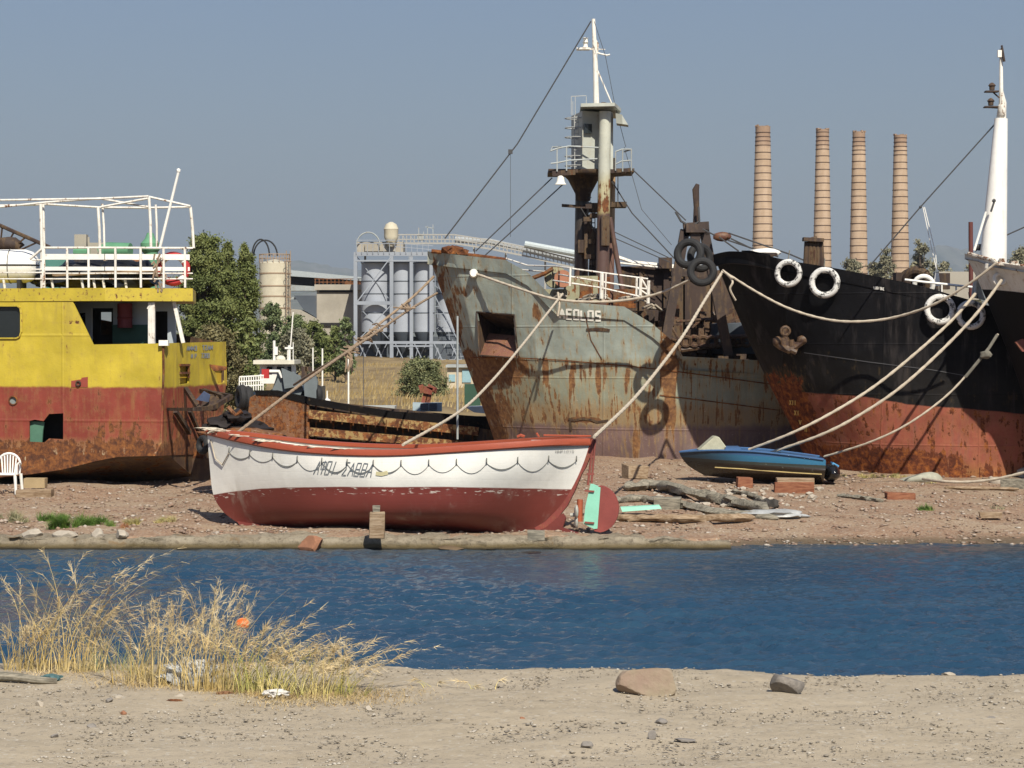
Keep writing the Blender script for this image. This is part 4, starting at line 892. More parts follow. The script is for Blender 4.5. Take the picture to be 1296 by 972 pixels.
for pts in ([(889,290),(905,298)], [(922,295),(1000,322),(1035,337)], [(921,304),(960,317),(985,325)], [(925,302),(950,314)], [(910,300),(935,318)]): pxline(m, pts, 61.3, .022, 5)
pxline(m, [(855,268),(862,280),(875,287),(885,280),(884,262)], 61.6, .03, 6); m.build('tackle_wires', M['wire'], aeo)

# ------------------------------------------------------------------ black ship with white tyres
fb = Frame((5.5, 58.9), math.radians(-3.0))
rowsB = [
 [(903,322,.06),(925,318,.9),(958,321,1.6),(1000,330,2.1),(1060,340,2.5),(1120,352,2.8),(1170,363,2.9),(1215,376,3.0),(1300,398,3.0),(1500,430,3.0)],
 [(935,402,.03),(952,404,.65),(980,406,1.3),(1015,410,1.85),(1070,416,2.35),(1125,422,2.65),(1170,428,2.8),(1215,434,2.9),(1300,446,3.0),(1500,470,3.0)],
 [(973,485,.02),(985,487,.5),(1008,490,1.05),(1040,494,1.6),(1085,500,2.2),(1132,507,2.5),(1172,512,2.7),(1215,517,2.8),(1300,528,2.95),(1500,545,3.0)],
 [(1004,545,.02),(1014,546,.4),(1035,548,.95),(1062,551,1.45),(1102,555,2.05),(1140,559,2.4),(1178,563,2.6),(1218,567,2.75),(1300,575,2.9),(1500,590,3.0)],
 [(1034,618,.02),(1042,619,.3),(1060,621,.8),(1085,623,1.3),(1118,626,1.85),(1150,629,2.25),(1182,631,2.5),(1220,634,2.7),(1300,640,2.85),(1500,650,3.0)]]
blk = thing('black_ship', 'black hulled ship with red bottom and white painted tyres along its bow', 'ship', (P(1040, 600, 59).x, 59, .5))
k0 = 57.0
zline = wz(503, k0)
spB = [(wx_(992, 58), 0, wz(500, 58), .6, .8, .7), (wx_(1015, 58), 0, wz(560, 58), .4, 1.2, .6), (wx_(1100, k0), 0, wz(582, k0), 2.4, .35, .45), (wx_(1000, 58), 0, wz(440, 58), .25, .3, .3)]
def lin_of(fr, lat, pts):
    q = [fr.px(u, v, lat) for u, v in pts]; return [(a.x, a.z) for a in q]
lB = lin_of(fb, 1.6, [(930,470),(975,482),(1010,497)])+lin_of(fb, 2.6, [(1060,500),(1100,503),(1150,512),(1220,517),(1296,524),(1520,545)])
hullB = paint('black_and_red_hull', (.006, .006, .0075), bands=[(.9, (.013, .012, .012), .22, .35), (0, (.29, .09, .06), .36, .02), (-1.35, (.33, .14, .055), .22, .25)], rust=-.06, streak=.5, scale=1.9, world=True, rough=.62, halo=.3, bump=.3, spots=spB, var=.3, seams=(2.2, 1.2), line=lB, edge=.03, spec=.12, salt=((.10, .085, .08), .35), dent=.5,
  rustcol=[(.3, (.04, .016, .011)), (.48, (.12, .038, .02)), (.66, (.32, .11, .03)), (.85, (.40, .17, .05))])
redB = paint('red_rusty_bottom', (.27, .085, .06), rust=.33, streak=.45, scale=1.8, world=True, rough=.6)
hB, bB, GB = hull(fb, rowsB, blk, hullB, nu=14, nv=12, lin=(), deckdrop=.3)
name_w = plain('white_lettering', (.62, .6, .55), .7)
write(bB, 'MOON', 1106, 362.5, 1113.2, 363, 3.4, .8, 0, .25, .02).build('ship_name', name_w, blk, smooth=False); write(bB, 'DINE', 1114.5, 363.2, 1119.5, 364, 3.6, .8, 0, .25, .02).build('ship_name', name_w, blk, smooth=False)
yel = plain('yellow_draught_marks', (.62, .42, .12), .7); 
for tx, u, v, w_ in (('XII', 1000, 506, 9), ('XI', 1006, 519, 7), ('V', 1012, 531, 4), ('II', 1019, 540, 4)):
    write(bB, tx, u, v, u+w_, v+.5, 6, 1., 0, .3, .02).build('draught_marks', yel, blk, smooth=False)
m = MB(); decal(bB, [(1018,446),(1100,458),(1180,468),(1225,476)], .9, .02, m); m.noweld = True; m.build('hull_seam', plain('grey_scrape', (.08, .08, .085), .7), blk, smooth=False)
m = MB(); m.poly([P(939, 317, 58), P(948, 317, 57.9), P(975, 322, 57.8), P(975, 327, 57.8), P(940, 325, 58)], (0, .12, 0)); m.build('bow_plate', M['black'], blk)
m = MB(); m.blob(P(968, 320, 59.3), (.42, .3, .12), 2, .2); m.build('white_buoy', M['white'], blk)
# bitts: rusty ribbed post bundle
m = MB(); 
for i, u in enumerate((1021, 1025.5, 1030, 1034.5, 1039)): m.tube([P(u+(i-2)*.8, 340, 59), P(u-(i-2)*.1, 306, 59)], .065, 8)
m.box(P(1029, 303.5, 59), (.5, .35, .09), ry=.06); m.box(P(1028, 328, 59.3), (.34, .2, .8)); m.tube([P(1022, 304, 58.9), P(1034, 301, 58.9)], .05, 8); m.build('rusty_bollard_post', M['rust_dark'], blk)
# anchor
m = MB(); bA_ = cast(bB, 1000, 430, .12)[0]; ya = bA_.y-.05
def q_(u, v, dy=0): return P(u, v, ya+dy)
m.tube([q_(997,438), q_(993,425), q_(993,418), q_(997,413)], [.1, .08, .09, .06], 8)
m.torus(q_(994, 419, -.05), .1, .04, (0, 1, 0), 14, 7); m.box(q_(997, 437), (.5, .26, .26), ry=.3)
m.tube([q_(983,433,-.1), q_(988,439,-.12), q_(998,443,-.1), q_(1008,438,-.1), q_(1016,431,-.12)], [.11, .08, .1, .075, .1], 8)
m.blob(q_(1017, 430, -.14), (.17, .09, .12), 2, .15); m.blob(q_(984, 432, -.14), (.12, .09, .13), 2, .15); m.tube([q_(995,440,-.1), q_(1008,446,-.14)], [.08, .07], 8); m.tube([q_(1001,430,-.1), q_(1002,438,-.1)], [.07, .08], 8)
m.build('anchor', paint('orange_rusty_anchor', (.05, .026, .018), rust=.45, scale=6, rustcol=[(.3, (.03, .014, .01)), (.5, (.08, .033, .018)), (.7, (.17, .075, .03)), (.85, (.28, .15, .08))]), blk)
# deck line things on black ship
m = MB(); pxline(m, [(1145,354),(1170,357),(1236,364)], 56.6, .03); 
for u, v in ((1192, 358), (1210, 361)): pxline(m, [(u, v), (u, v+12)], 56.6, .02)
m.build('white_handrail', M['white'], blk)
m = MB(); m.poly([P(1233, 353, 56.2), P(1238, 353, 56.2), P(1247, 380, 56.2), P(1230, 376, 56.2)], (0, .1, 0)); m.tube([P(1236, 350, 56.1), P(1234, 376, 56.1)], .035, 6); m.build('white_bracket', M['white_rusty'], blk)
m = MB(); m.torus(P(1169, 361, 57.4), .22, .06, (.2, 1, .25), 24, 10); m.build('white_reel_rim', M['white'], blk)
m = MB(); m.torus(P(1161, 357, 58), .28, .12, (.5, 1, .2), 22, 10); m.torus(P(1153, 357, 58.4), .24, .1, (.6, 1, .2), 22, 10); m.box(P(1150, 358, 58.6), (.7, .5, .5)); m.box(P(1192, 356, 58.6), (.35, .3, .4)); m.build('winch_reel', M['rust_dark'], blk)
m = MB(); m.box(P(1210, 362, 59.5), (1.0, .8, .7)); m.build('deck_locker', M['concrete'], blk)
m = MB(); m.tube([P(1229, 376, 57.5), P(1228.5, 281, 57.5)], .055, 10); m.build('red_brown_pole', plain('red_brown_paint', (.12, .035, .028), .6), blk)
m = MB(); m.poly([P(1184, 345, 57.5), P(1188, 345, 57.5), P(1190, 362, 57.5), P(1181, 362, 57.5)], (0, .1, 0)); pxline(m, [(1168,262),(1176,300),(1186,345)], 57.5, .012, 5); pxline(m, [(1170,262),(1184,320),(1186,345)], 57.5, .012, 5); m.build('aerial_stand', M['white'], blk)
# fender tyres
tg = 'white painted fender tyres on the black hull'
def tyre(u, v, rpx, bvh, mat, label, group, squash=.62, hole=.58, tilt=(0, 0, 0), Yd=None):
    if Yd is None: p_, n_ = cast(bvh, u, v, .16)
    else: p_ = P(u, v, Yd); n_ = Vector(tilt)
    R = rpx*p_.y/FP; r = R*(1-hole)/2; n_ = (n_+Vector(tilt)).normalized() if Yd is None else n_.normalized()
    t = thing('fender_tyre', label, 'tyre', p_-Vector((0, 0, R)), group)
    m = MB(); m.torus(p_, R-r, r, n_, 40, 14, squash=.85*.23/ r if False else 1.0)
    ob = m.build('tyre_body', mat, t)
    m = MB()
    for k_ in range(2):
        m.torus(p_+n_*(r*.93), R-r*(.75+.5*k_), r*.09, n_, 40, 6)
    m.build('bead_ring', mat, t)
    return t, p_, R
for u, v, r, lb in ((1001.5, 344, 18, 'leftmost white rimmed tyre, high on the black bow'), (1046, 356.5, 20, 'second white tyre from the bow, widest black centre'), (1190, 391, 20, 'clean white tyre crossed by the sagging rope under the white handrail'), (1228, 398, 19, 'rightmost white tyre, beside the white bulwark')):
    tt, pp, RR = tyre(u, v, r, bB, M['tyre_white'], lb, tg, hole=.6, tilt=(0, -.7, .25))
    m = MB(); m.tube([pp+Vector((0, .1, RR*.9)), P(u-2, v-r-9, pp.y+.25)], .015, 5); m.build('hanging_line', M['rope_grey'], tt)
bgp = 'black fender tyres hanging at the tip of the black bow'
tyre(872, 321, 20, None, M['rubber'], 'upper black tyre hanging on the rusty gantry leg', bgp, hole=.5, tilt=(-.35, -1, .2), Yd=58.6)
tyre(886, 326, 19, None, M['rubber'], 'black tyre squeezed between the other two at the black bow', bgp, hole=.5, tilt=(.55, -1, .1), Yd=59.2)
tyre(888.5, 344, 19, None, M['rubber'], 'lower black tyre at the tip of the black bow', bgp, hole=.5, tilt=(-.1, -1, .15), Yd=58.2)

# ------------------------------------------------------------------ ship at the right edge: white bulwark, white mast
fc = Frame((12.5, 54.6), math.radians(-8))
rowsC = [
 [(1221,321,.06),(1238,324,.8),(1257,331,1.3),(1300,338,2.0),(1360,345,2.5),(1450,352,3.0),(1600,362,3.2)],
 [(1243,366,.04),(1256,368,.55),(1274,370,1.0),(1310,376,1.6),(1365,384,2.2),(1450,394,2.7),(1600,404,3.0)],
 [(1285,470,.03),(1295,472,.35),(1310,474,.7),(1340,478,1.15),(1390,484,1.8),(1460,492,2.4),(1600,500,2.8)],
 [(1309,552,.02),(1316,554,.22),(1328,556,.5),(1355,560,.9),(1400,565,1.4),(1465,572,2.0),(1600,580,2.5)],
 [(1330,640,.02),(1336,641,.15),(1346,643,.3),(1368,646,.6),(1410,652,1.0),(1470,658,1.5),(1600,664,2.1)]]
rgt = thing('moored_ship', 'ship bow entering at the right edge with white bulwark and tall white mast', 'ship', (P(1300, 600, 54.6).x, 54.6, .4))
lC = lin_of(fc, .9, [(1200,357),(1240,363),(1296,372),(1500,398)])
bulC = paint('white_bulwark_over_black', (.68, .68, .64), bands=[(0, (.006, .006, .0075), -.7, .01), (-2.9, (.22, .07, .05), .3, .02)], rust=.3, streak=.65, scale=1.7, world=True, halo=.7, line=lC, edge=.01, spec=.15, rough=.6)
hC, bC, GC = hull(fc, rowsC, rgt, bulC, nu=12, nv=10, lin=(0,), deckdrop=.12)
m = MB(); pp = cast(bC, 1267, 352, .04)[0]; m.torus(pp, .12, .05, (-.2, -1, .1), 18, 8); m.blob(P(1262, 337, pp.y+.1), (.3, .1, .1), 2, .2); m.build('hawse_ring', M['white_rusty'], rgt)
m = MB(); m.tube([P(1226, 321, 54.5), P(1257, 330, 53.6)], .045, 7); m.tube([P(1256, 328, 53.6), P(1262, 334, 53.4), P(1284, 336, 53.2), P(1310, 338, 53)], .045, 7); m.box(P(1268, 331, 54.2), (.12, .12, .14)); m.box(P(1284, 333, 54), (.16, .12, .1)); m.build('bulwark_cap', paint('chipped_white_cap', (.62, .6, .54), rust=.6, scale=4), rgt)
m = MB(); m.tube([P(1256, 345, 54.6), P(1257, 328, 54.6), P(1267, 150, 54.6)], [17.5*54.6/FP, 17*54.6/FP, 8.2*54.6/FP], 28); m.build('mast', paint('smooth_white_mast_paint', (.80, .79, .75), rust=.05, streak=.8, scale=1.2, world=True, spots=[(P(1271, 230, 54.3).x, 0, P(1271, 230, 54.3).z, .1, 1.2, .3)]), rgt)
m = MB(); m.tube([P(1267, 152, 54.6), P(1269, 130, 54.6), P(1267, 115, 54.6), P(1267, 62, 54.6)], [.12, .09, .05, .035], 10); m.blob(P(1268, 140, 54.5), (.1, .1, .2), 2, .3); m.box(P(1265, 68, 54.5), (.09, .08, .16)); m.build('topmast', M['white_rusty'], rgt)
m = MB(); m.tube([P(1268, 60, 54.5), P(1271, 78, 54.5)], .03, 6); m.blob(P(1268, 58.5, 54.5), (.03, .03, .03), 1, .1); m.box(P(1255, 116, 54.5), (.3, .25, .03)); m.box(P(1254, 135.5, 54.5), (.3, .25, .03)); m.beam(P(1256, 116, 54.5), P(1265, 124, 54.5), .03); m.beam(P(1252, 136, 54.5), P(1268, 137, 54.5), .03); m.build('lamp_brackets', M['rust_dark'], rgt)
for u, v in ((1255.5, 110), (1254, 129.5)):
    m = MB(); m.lathe(P(u, v+4, 54.5), [(.06, 0), (.065, .08), (.09, .1), (.06, .14), (.02, .17)], 10); m.build('mast_lamp', M['rust_dark'], rgt)
m = MB(); pxline(m, [(1248,268),(1233,317)], 54.4, .03); m.build('white_strut', M['white'], rgt)
m = MB(); m.blob(P(1258, 254, 54.1), (.05, .05, .05), 1, .1); m.tube([P(1258, 256, 54.1), P(1254, 268, 54.1)], .025, 5); m.build('mast_cleat', M['wire'], rgt)
m = MB()
for pts, r in (([(1262,154),(1165,262),(1098,340)], .017), ([(1234,318),(1242,312),(1300,286)], .018), ([(1258,302),(1255,318)], .012)): pxline(m, pts, 54.9, r, 5)
m.blob(P(1239, 313, 54.8), (.12, .08, .08), 2, .3); m.blob(P(1165, 262, 54.9), (.04, .04, .04), 1, .1); m.build('stay_wires', M['wire'], rgt)
pt = cast(bC, 1293, 438, .02)[0]
m = MB(); q = pt if pt is not None else P(1295, 438, 54); m.poly([P(1285, 433, 53.9), P(1300, 426, 53.9), P(1304, 445, 53.9), P(1294, 445, 53.9)], (0, .12, 0)); m.build('red_anchor_fluke', paint('dull_red_anchor', (.16, .04, .035), rust=.4, scale=4), rgt)
# ------------------------------------------------------------------ yellow and red derelict ship
AY = math.radians(180-13)
fy = Frame((P(207, 500, 52.2).x, 52.2), math.radians(180-13))   # d points forward (left), n towards ... flip below
fy.n = Vector((-math.sin(math.radians(13)), -math.cos(math.radians(13)), 0))   # towards camera
ft = Frame((P(207, 500, 52.2).x, 52.2), math.radians(77)); ft.d = -fy.n.copy(); ft.n = -fy.d.copy()  # transom plane, d away from camera
ft.n = Vector((math.cos(math.radians(13)), -math.sin(math.radians(13)), 0))
def Yp(u, v, lat=0.): return fy.px(u, v, lat)
def Tp(u, v, lat=0.): return ft.px(u, v, lat)
ys = thing('derelict_yellow_ship', 'derelict yellow and red ship with white railings, stern toward the trees', 'ship', (Yp(100, 600).x, 54, .4))
zy = lambda v: Yp(150, v).z
hullY = paint('yellow_over_red_paint', (.48, .375, .037), bands=[(zy(490), (.225, .045, .029), .10, .035), (zy(558), (.24, .10, .05), .45, .10), (zy(572), (.36, .30, .20), .15, .12)], rust=.30, streak=.45, scale=2.4, world=True, rough=.55, salt=((.26, .19, .06), .5), dent=.55, halo=.45, chalk=.05, bump=.3, var=.16, edge=.05,
   spots=[(Yp(90, 408).x, 0, zy(408), .5, .05, .25), (Yp(250, 540).x, 0, zy(540), .9, .7, .25), (Yp(150, 480).x, 0, zy(545), .9, .35, .25)], seams=(2.5, 1.9))
inw = -fy.n*.04
win = [(-14,387),(22,387),(26,390),(27,396),(27,420),(25,426),(21,428),(-14,428)]
brk = [(37,533),(44,531),(55,533),(62,524),(80,523),(80,556),(62,555),(56,560),(37,559)]
port = [(16.5+5*math.cos(a), 507+5*math.sin(a)) for a in np.linspace(0, 2*math.pi, 16, False)]
out = [(-120,372),(103,380),(92,382),(118,436),(150,435.5),(207,434.5),(207,492),(205,560),(196,577),(150,578),(120,584),(80,594),(40,600),(-40,608),(-120,612)]
m = MB(); m.poly([Yp(u, v) for u, v in out], inw, [[Yp(u, v) for u, v in h] for h in (win, brk, port)])
tout = [(207,434.5),(286,432.5),(286.5,470),(286,489),(280,530),(270,560),(250,575),(196,577),(205,560),(207,492)]
h1 = [(228,462),(239,462),(239,485),(228,487)]; h2 = [(265,461),(285,464),(284,484),(276,486),(274,474)]
m.poly([Tp(u, v) for u, v in tout], -ft.n*.04, [[Tp(u, v) for u, v in h] for h in (h1, h2)])
m.build('hull', hullY, ys, smooth=False)
bY = plane_bvh(Yp(-100, 360), Yp(210, 360), Yp(210, 620), Yp(-100, 620)); bT = plane_bvh(Tp(200, 420), Tp(290, 420), Tp(290, 600), Tp(200, 600))
# far side, bottom and keel
m = MB(); far = -fy.n*(abs((Tp(286, 433)-Tp(207, 433)).dot(fy.n))-.1)
A = [Yp(u, v) for u, v in ((207,434.5),(206,570),(150,578),(80,594),(-40,608),(-120,612),(-120,372))]
B = [q+far for q in A]
# wrap: bottom plates from chine inwards to keel
keel = [q+far*.5+Vector((0, 0, -1.1+.0*i)) for i, q in enumerate(A[1:6])]
for i, q in enumerate(keel): q.z = [ .55, .35, .3, .3, .3][i]
m.add(A[1:6]+keel, [(i, i+1, i+6, i+5) for i in range(4)]); m.add(B[1:6]+keel, [(i, i+1, i+6, i+5) for i in range(4)])
m.add([A[1], keel[0], B[1]], [(0, 1, 2)]); m.add([B[0], B[1], B[2], B[3], B[4], B[5], B[6]], [(0, 1, 2, 3, 4, 5, 6)]); m.add([A[6], A[5], B[5], B[6]], [(0, 1, 2, 3)])
m.box(Yp(60, 612)+far*.5, (9, .3, 1.0), rz=math.radians(-13)); m.build('ship_bottom', paint('dark_bottom_plates', (.06, .035, .025), rust=.5, scale=1.2, var=.3), ys, smooth=False)
m = MB(); m.box(Yp(190, 600)+far*.5+Vector((0, 0, .2)), (1.1, .15, .8), rz=math.radians(-13)); m.build('rudder_plate', M['rust'], ys)
# barnacle strip under chine
m = MB(); decal(bY, [(-60,572),(40,566),(120,566),(203,568)], 10, .03, m)
# upper deck slab
S0 = Yp(-120, 364.5); z1 = Yp(100, 364.5).z; z0 = Yp(100, 381).z
c1 = Yp(133, 372, .02); c2 = fy.px(244, 372, -.9); c3 = fy.px(-120, 372, -5); c4_ = Yp(-120, 372, .02)
slab = [Vector((q.x, q.y, z0)) for q in (c4_, c1, c2, fy.px(248, 372, -4.3), c3)]
m = MB(); m.poly(slab, (0, 0, z1-z0)); yslab = paint('chipped_yellow_band', (.46, .36, .037), rust=.42, streak=.25, scale=5, world=True, rough=.5, halo=.4, var=.12, bump=.3); m.build('upper_deck', yslab, ys, smooth=False)
# inner lower deck & deckhouse
dk = Yp(160, 446).z-.35; m = MB(); dl = [Vector((q.x, q.y, dk)) for q in (Yp(-110, 440, -.1), Yp(205, 440, -.1), fy.px(275, 440, -4.6), fy.px(-100, 440, -4.8))]; m.poly(dl, (0, 0, .08)); m.build('aft_deck', M['rust_dark'], ys)
L1, L2 = -1.3, -1.34
m = MB(); iw = plain('pale_blue_grey_cabin_paint', (.45, .50, .53), .6, .12, 1.5)
m.poly([fy.px(*q, L1) for q in ((84,376),(222,376),(222,450),(84,450))], -fy.n*.06, [[fy.px(*q, L1) for q in h] for h in (((116,390),(143,390),(143,437),(116,437)), ((196,394),(212,394),(212,445),(196,445)), ((97,396),(108,396),(108,430),(104,430)))])
m.build('cabin_wall', iw, ys, smooth=False)
m = MB()
m.poly([fy.px(*q, L1-.9) for q in ((100,380),(146,380),(146,450),(100,450))], -fy.n*.05, [[fy.px(*q, L1-.9) for q in ((127,395),(141,395),(141,424),(127,424))]]); m.build('cabin_interior', M['dark'], ys, smooth=False); m = MB(); m.poly([fy.px(*q, L1-.9) for q in ((194,385),(216,385),(216,450),(194,450))], -fy.n*.05)
m.build('cabin_interior', M['dark'], ys, smooth=False)
m = MB(); m.poly([fy.px(*q, L1+.04) for q in ((143,411),(190,411),(190,437),(143,437))], fy.n*.03); m.build('green_panel', plain('dark_green_panel', (.03, .085, .06), .6), ys, smooth=False)
m = MB(); q = fy.px(158, 398, L1+.25); m.lathe(q, [(.17, -.3), (.17, -.1), (.185, -.08), (.17, -.06), (.17, .25), (.1, .26)], 18); m.build('red_drum', plain('dull_red_drum', (.16, .022, .025), .6), ys)
m = MB(); m.beam(fy.px(192, 383, -.6), fy.px(192, 441, -.6), .15, .1); m.beam(fy.px(220, 381, -.9), fy.px(232, 434, -.9), .08, .08); m.beam(fy.px(191, 384, -.55), fy.px(187, 391, -.55), .04); m.build('white_stanchion', M['white_rusty'], ys, smooth=False)
m = MB(); m.poly([Yp(*q, -.05) for q in win], -fy.n*.01); m.build('window_pane', M['glass'], ys, smooth=False)
m = MB(); pts = [Yp(*q, .015) for q in win[1:]]
for a, b in zip(pts[:-1], pts[1:]): m.beam(a, b, .05, .03)
m.beam(Yp(-14, 387, .015), pts[0], .05, .03); m.build('window_frame', yslab, ys, smooth=False)
m = MB(); m.poly([Yp(*q, -.6) for q in ((30,515),(90,515),(90,566),(30,566))], -fy.n*.05); m.build('dark_hold', M['dark'], ys, smooth=False)
m = MB(); m.poly([Yp(*q, -.1) for q in ((37,533),(56,534),(54,546),(53,560),(37,560))], -fy.n*.04); m.build('green_patch', plain('faded_green_plate', (.08, .19, .13), .7), ys, smooth=False)
m = MB(); m.lathe(Yp(16.5, 507, -.03), [(0, 0), (.085, 0), (.085, .03), (0, .03)], 16, 'Y'); m.build('porthole_glass', plain('grey_porthole_glass', (.22, .25, .24), .3), ys)
m = MB(); m.torus(Yp(16.5, 507, .01), .095, .018, fy.n, 20, 6); m.build('porthole_rim', M['rust'], ys)
m = MB(); m.poly([Yp(*q, .01) for q in ((103,478),(111,477),(111,490),(90,490),(90,482),(103,480))], -fy.n*.012); m.build('paint_patch', plain('red_oxide_paint', (.29, .06, .04), .6), ys, smooth=False)
m = MB(); m.torus(Yp(99, 485.5, .03), .05, .02, fy.n, 16, 6, squash=1); m.build('drain_port', M['rust_dark'], ys)
gl = plain('faded_blue_grey_lettering', (.24, .27, .30), .7)
write(bT, 'ANNO', 236, 438, 249, 438, 5.6, 1.2, 0, .2).build('stern_lettering', gl, ys, smooth=False); write(bT, 'TZAN', 255.5, 437.3, 269, 437, 5.6, 1.2, 0, .2).build('stern_lettering', gl, ys, smooth=False)
write(bT, 'N.P.', 241.5, 447.8, 251, 447.8, 5.6, 1.1, 0, .2).build('stern_lettering', gl, ys, smooth=False); write(bT, '7280', 254, 447.3, 265, 447.3, 5.6, 1.1, 0, .2).build('stern_lettering', gl, ys, smooth=False)
# torn plates on the stern
m = MB(); m.beam(Tp(228, 462, .02), Tp(239.5, 462, .02), .05); m.beam(Tp(228, 472, .02), Tp(239.5, 472, .02), .05); m.beam(Tp(239, 462, .02), Tp(239, 478, .02), .04)
m.poly([Tp(265, 461, .0), Tp(287, 464, .35), Tp(286, 467, .35), Tp(270, 468, .1)], (0, 0, -.03)); m.build('torn_edges', M['rust'], ys, smooth=False)
m = MB(); m.poly([Tp(*q, -.07) for q in ((226,460),(242,460),(242,488),(226,488))], -ft.n*.03); m.build('inner_yellow_plate', plain('bright_yellow_inner', (.55, .37, .035), .6), ys, smooth=False); m = MB(); m.poly([Tp(*q, -.08) for q in ((262,458),(287,458),(287,488),(262,488))], -ft.n*.03); m.build('inner_yellow_plate', bpy.data.materials['bright_yellow_inner'], ys, smooth=False)
m = MB()
for a, b, w_ in (((212,518,.0),(246,518,1.2),.07), ((246,518,1.2),(268,516,1.3),.08), ((235,492,.05),(252,518,.9),.09), ((222,520,.1),(240,548,.1),.09), ((240,520,.1),(256,556,.1),.08), ((268,516,1.3),(292,502,1.4),.10), ((255,495,.1),(292,502,1.4),.10), ((258,493,.1),(282,502,1.3),.06), ((268,517,1.2),(280,500,1.0),.12)):
    m.beam(Tp(*a), Tp(*b), w_, w_)
m.poly([Tp(262, 498, .6), Tp(288, 502, 1.2), Tp(274, 517, 1.2), Tp(252, 517, .7)], (0, 0, -.05)); m.build('stern_bracket', M['rust_dark'], ys, smooth=False)
m = MB(); m.poly([Tp(248, 506, .9), Tp(258, 495, .9), Tp(266, 500, .9), Tp(264, 509, .9)], (0, .05, 0)); m.build('blue_plate', plain('faded_blue_paint', (.13, .17, .28), .6), ys, smooth=False)
m = MB(); m.box(Yp(207.5, 434, .0), (.2, .2, .12)); m.build('corner_cap', M['white'], ys)
m = MB(); m.tube([Yp(206.5, 436, .02), Yp(207, 470, .03), Yp(205.5, 520, .02)], .025, 6); m.build('corner_weld', M['rust'], ys)
# railings on the upper deck
rw = M['white_rusty']; wv = M['white']
def Rp(u, v):
    if u <= 133: return Yp(u, v, -.05)
    t = (u-133)/112.; a = c1.lerp(c2, t); d_ = raydir(u, v); nn = (c2-c1); nn = Vector((nn.y, -nn.x, 0)).normalized(); tt = (c1-CAM).dot(nn)/d_.dot(nn); return CAM+d_*tt
m = MB()
for v0, v1, h in ((325, 325, .125), (340, 340, .085)):
    m.beam(Rp(57, v0), Rp(132, v1), .03, h); m.beam(Rp(133, v1), Rp(240, v1+.5), .03, h)
m.build('rail_boards', wv, ys, smooth=False)
m = MB()
for v in (313.5, 346, 353): m.tube([Rp(-20, v) if v > 350 else Rp(55, v), Rp(133, v), Rp(244, v+(.5 if v < 320 else 0))], .024 if v < 320 else .016, 6)
m.tube([Rp(-20, 345), Rp(55, 345)], .016, 6); m.tube([Rp(40, 329), Rp(55, 329)], .016, 6); m.tube([Rp(40, 341), Rp(55, 341)], .016, 6); m.tube([Rp(54, 314), Rp(38, 328)], .03, 6); m.build('rail_tubes', rw, ys)
for u in (55, 85, 112, 146, 178, 207, 234): m = MB(); m.beam(Rp(u, 312.5), Rp(u+.4, 364), .045 if u != 55 else .07, .045); m.build('rail_post', rw, ys, smooth=False)
for u in (4, 65, 103, 118, 130, 158): m = MB(); m.tube([Yp(u, 352, -.5), Yp(u+2, 365, -.5)], .03, 6); m.build('deck_stub', rw, ys)
m = MB()
for pts, lat in (([(-8,253.5),(125,251.5),(188,248.5)], -.1), ([(188,249),(241,261)], -1.2), ([(-8,260.5),(60,258.5),(125,262.5),(190,263),(241,262)], -3.4), ([(0,262),(60,256),(128,251)], -1.5), ([(128,262),(188,251)], -1.5), ([(130,252),(188,262)], -1.6)):
    m.tube([fy.px(u, v, lat) for u, v in pts], .026, 7)
m.build('awning_frame', rw, ys)
for a, b, lat, r in (((51.5,258),(53,365),-.1,.035),((54.5,258),(56,365),-.3,.03),((124,262),(126.5,322),-3.0,.035),((129.5,258),(132,313),-1.6,.026),((188.5,249),(191,313),-.9,.032),((197,259),(198.5,313),-3.2,.026),((241,262),(245,314),-3.8,.035)):
    m = MB(); m.tube([fy.px(*a, lat), fy.px((a[0]+b[0])/2+.6, (a[1]+b[1])/2, lat), fy.px(*b, lat)], r, 8); m.build('awning_post', rw, ys)
m = MB(); m.tube([fy.px(226, 217, -1.2), fy.px(213, 270, -1.2), fy.px(202, 315, -1.2)], [.03, .032, .035], 8); m.blob(fy.px(226, 216, -1.2), (.05, .05, .06), 1, .1); m.build('leaning_pole', wv, ys)
m = MB(); 
for i in range(26): a = random.uniform(195, 207); v = random.uniform(316, 366); m.tube([Rp(a, v), Rp(a+random.uniform(-5, 5), v+random.uniform(3, 9))], .02, 5)
m.build('rope_tangle', M['rope_brown'], ys)
# deck load: tarp, planks, life raft
def sit(name, mat, label, cat, mbx, **kw): return mbx.build(name, mat, label=label, cat=cat, **kw)
m = MB(); c = fy.px(130, 356, -1.6)
for i, (u, v, a, b_) in enumerate([(98,356,.75,.2),(118,353,.7,.27),(145,354,.7,.25),(165,355,.6,.26),(175,359,.4,.18),(75,361,.6,.1),(60,361,.3,.12)]): m.blob(fy.px(u, v-6, -1.6-.1*(i % 3)), (a*1.05, .5, b_*1.35), 3, .35, 2.2, seed=i)
sit('tarpaulin', plain('black_tarpaulin', (.011, .012, .014), .4, .3, 3, .4), 'crumpled black tarpaulin heaped behind the white railing', 'tarpaulin', m)
m = MB(); m.box(fy.px(128, 330, -2), (1.2, .4, .06), ry=.1); m.box(fy.px(133, 326, -2.1), (.9, .3, .05), ry=-.12); m.box(fy.px(140, 345, -1.0), (2.6, .2, .05), ry=-.05); sit('planks', M['wood'], 'loose planks lying on the deck load behind the railing', 'planks', m)
m = MB(); m.blob(fy.px(163, 333, -2.2), (.42, .3, .12), 2, .2); sit('rusty_box', M['rust_orange'], 'orange brown rusty drum lid behind the railing', 'scrap', m)
m = MB(); c = fy.px(8, 337, -1.2); r_ = .38
m.lathe(Vector((0, 0, 0)), [(.02, -1.0), (.2, -.97), (.33, -.85), (.385, -.6), (.385, .45), (.33, .62), (.2, .72), (.02, .75)], 26, 'X')
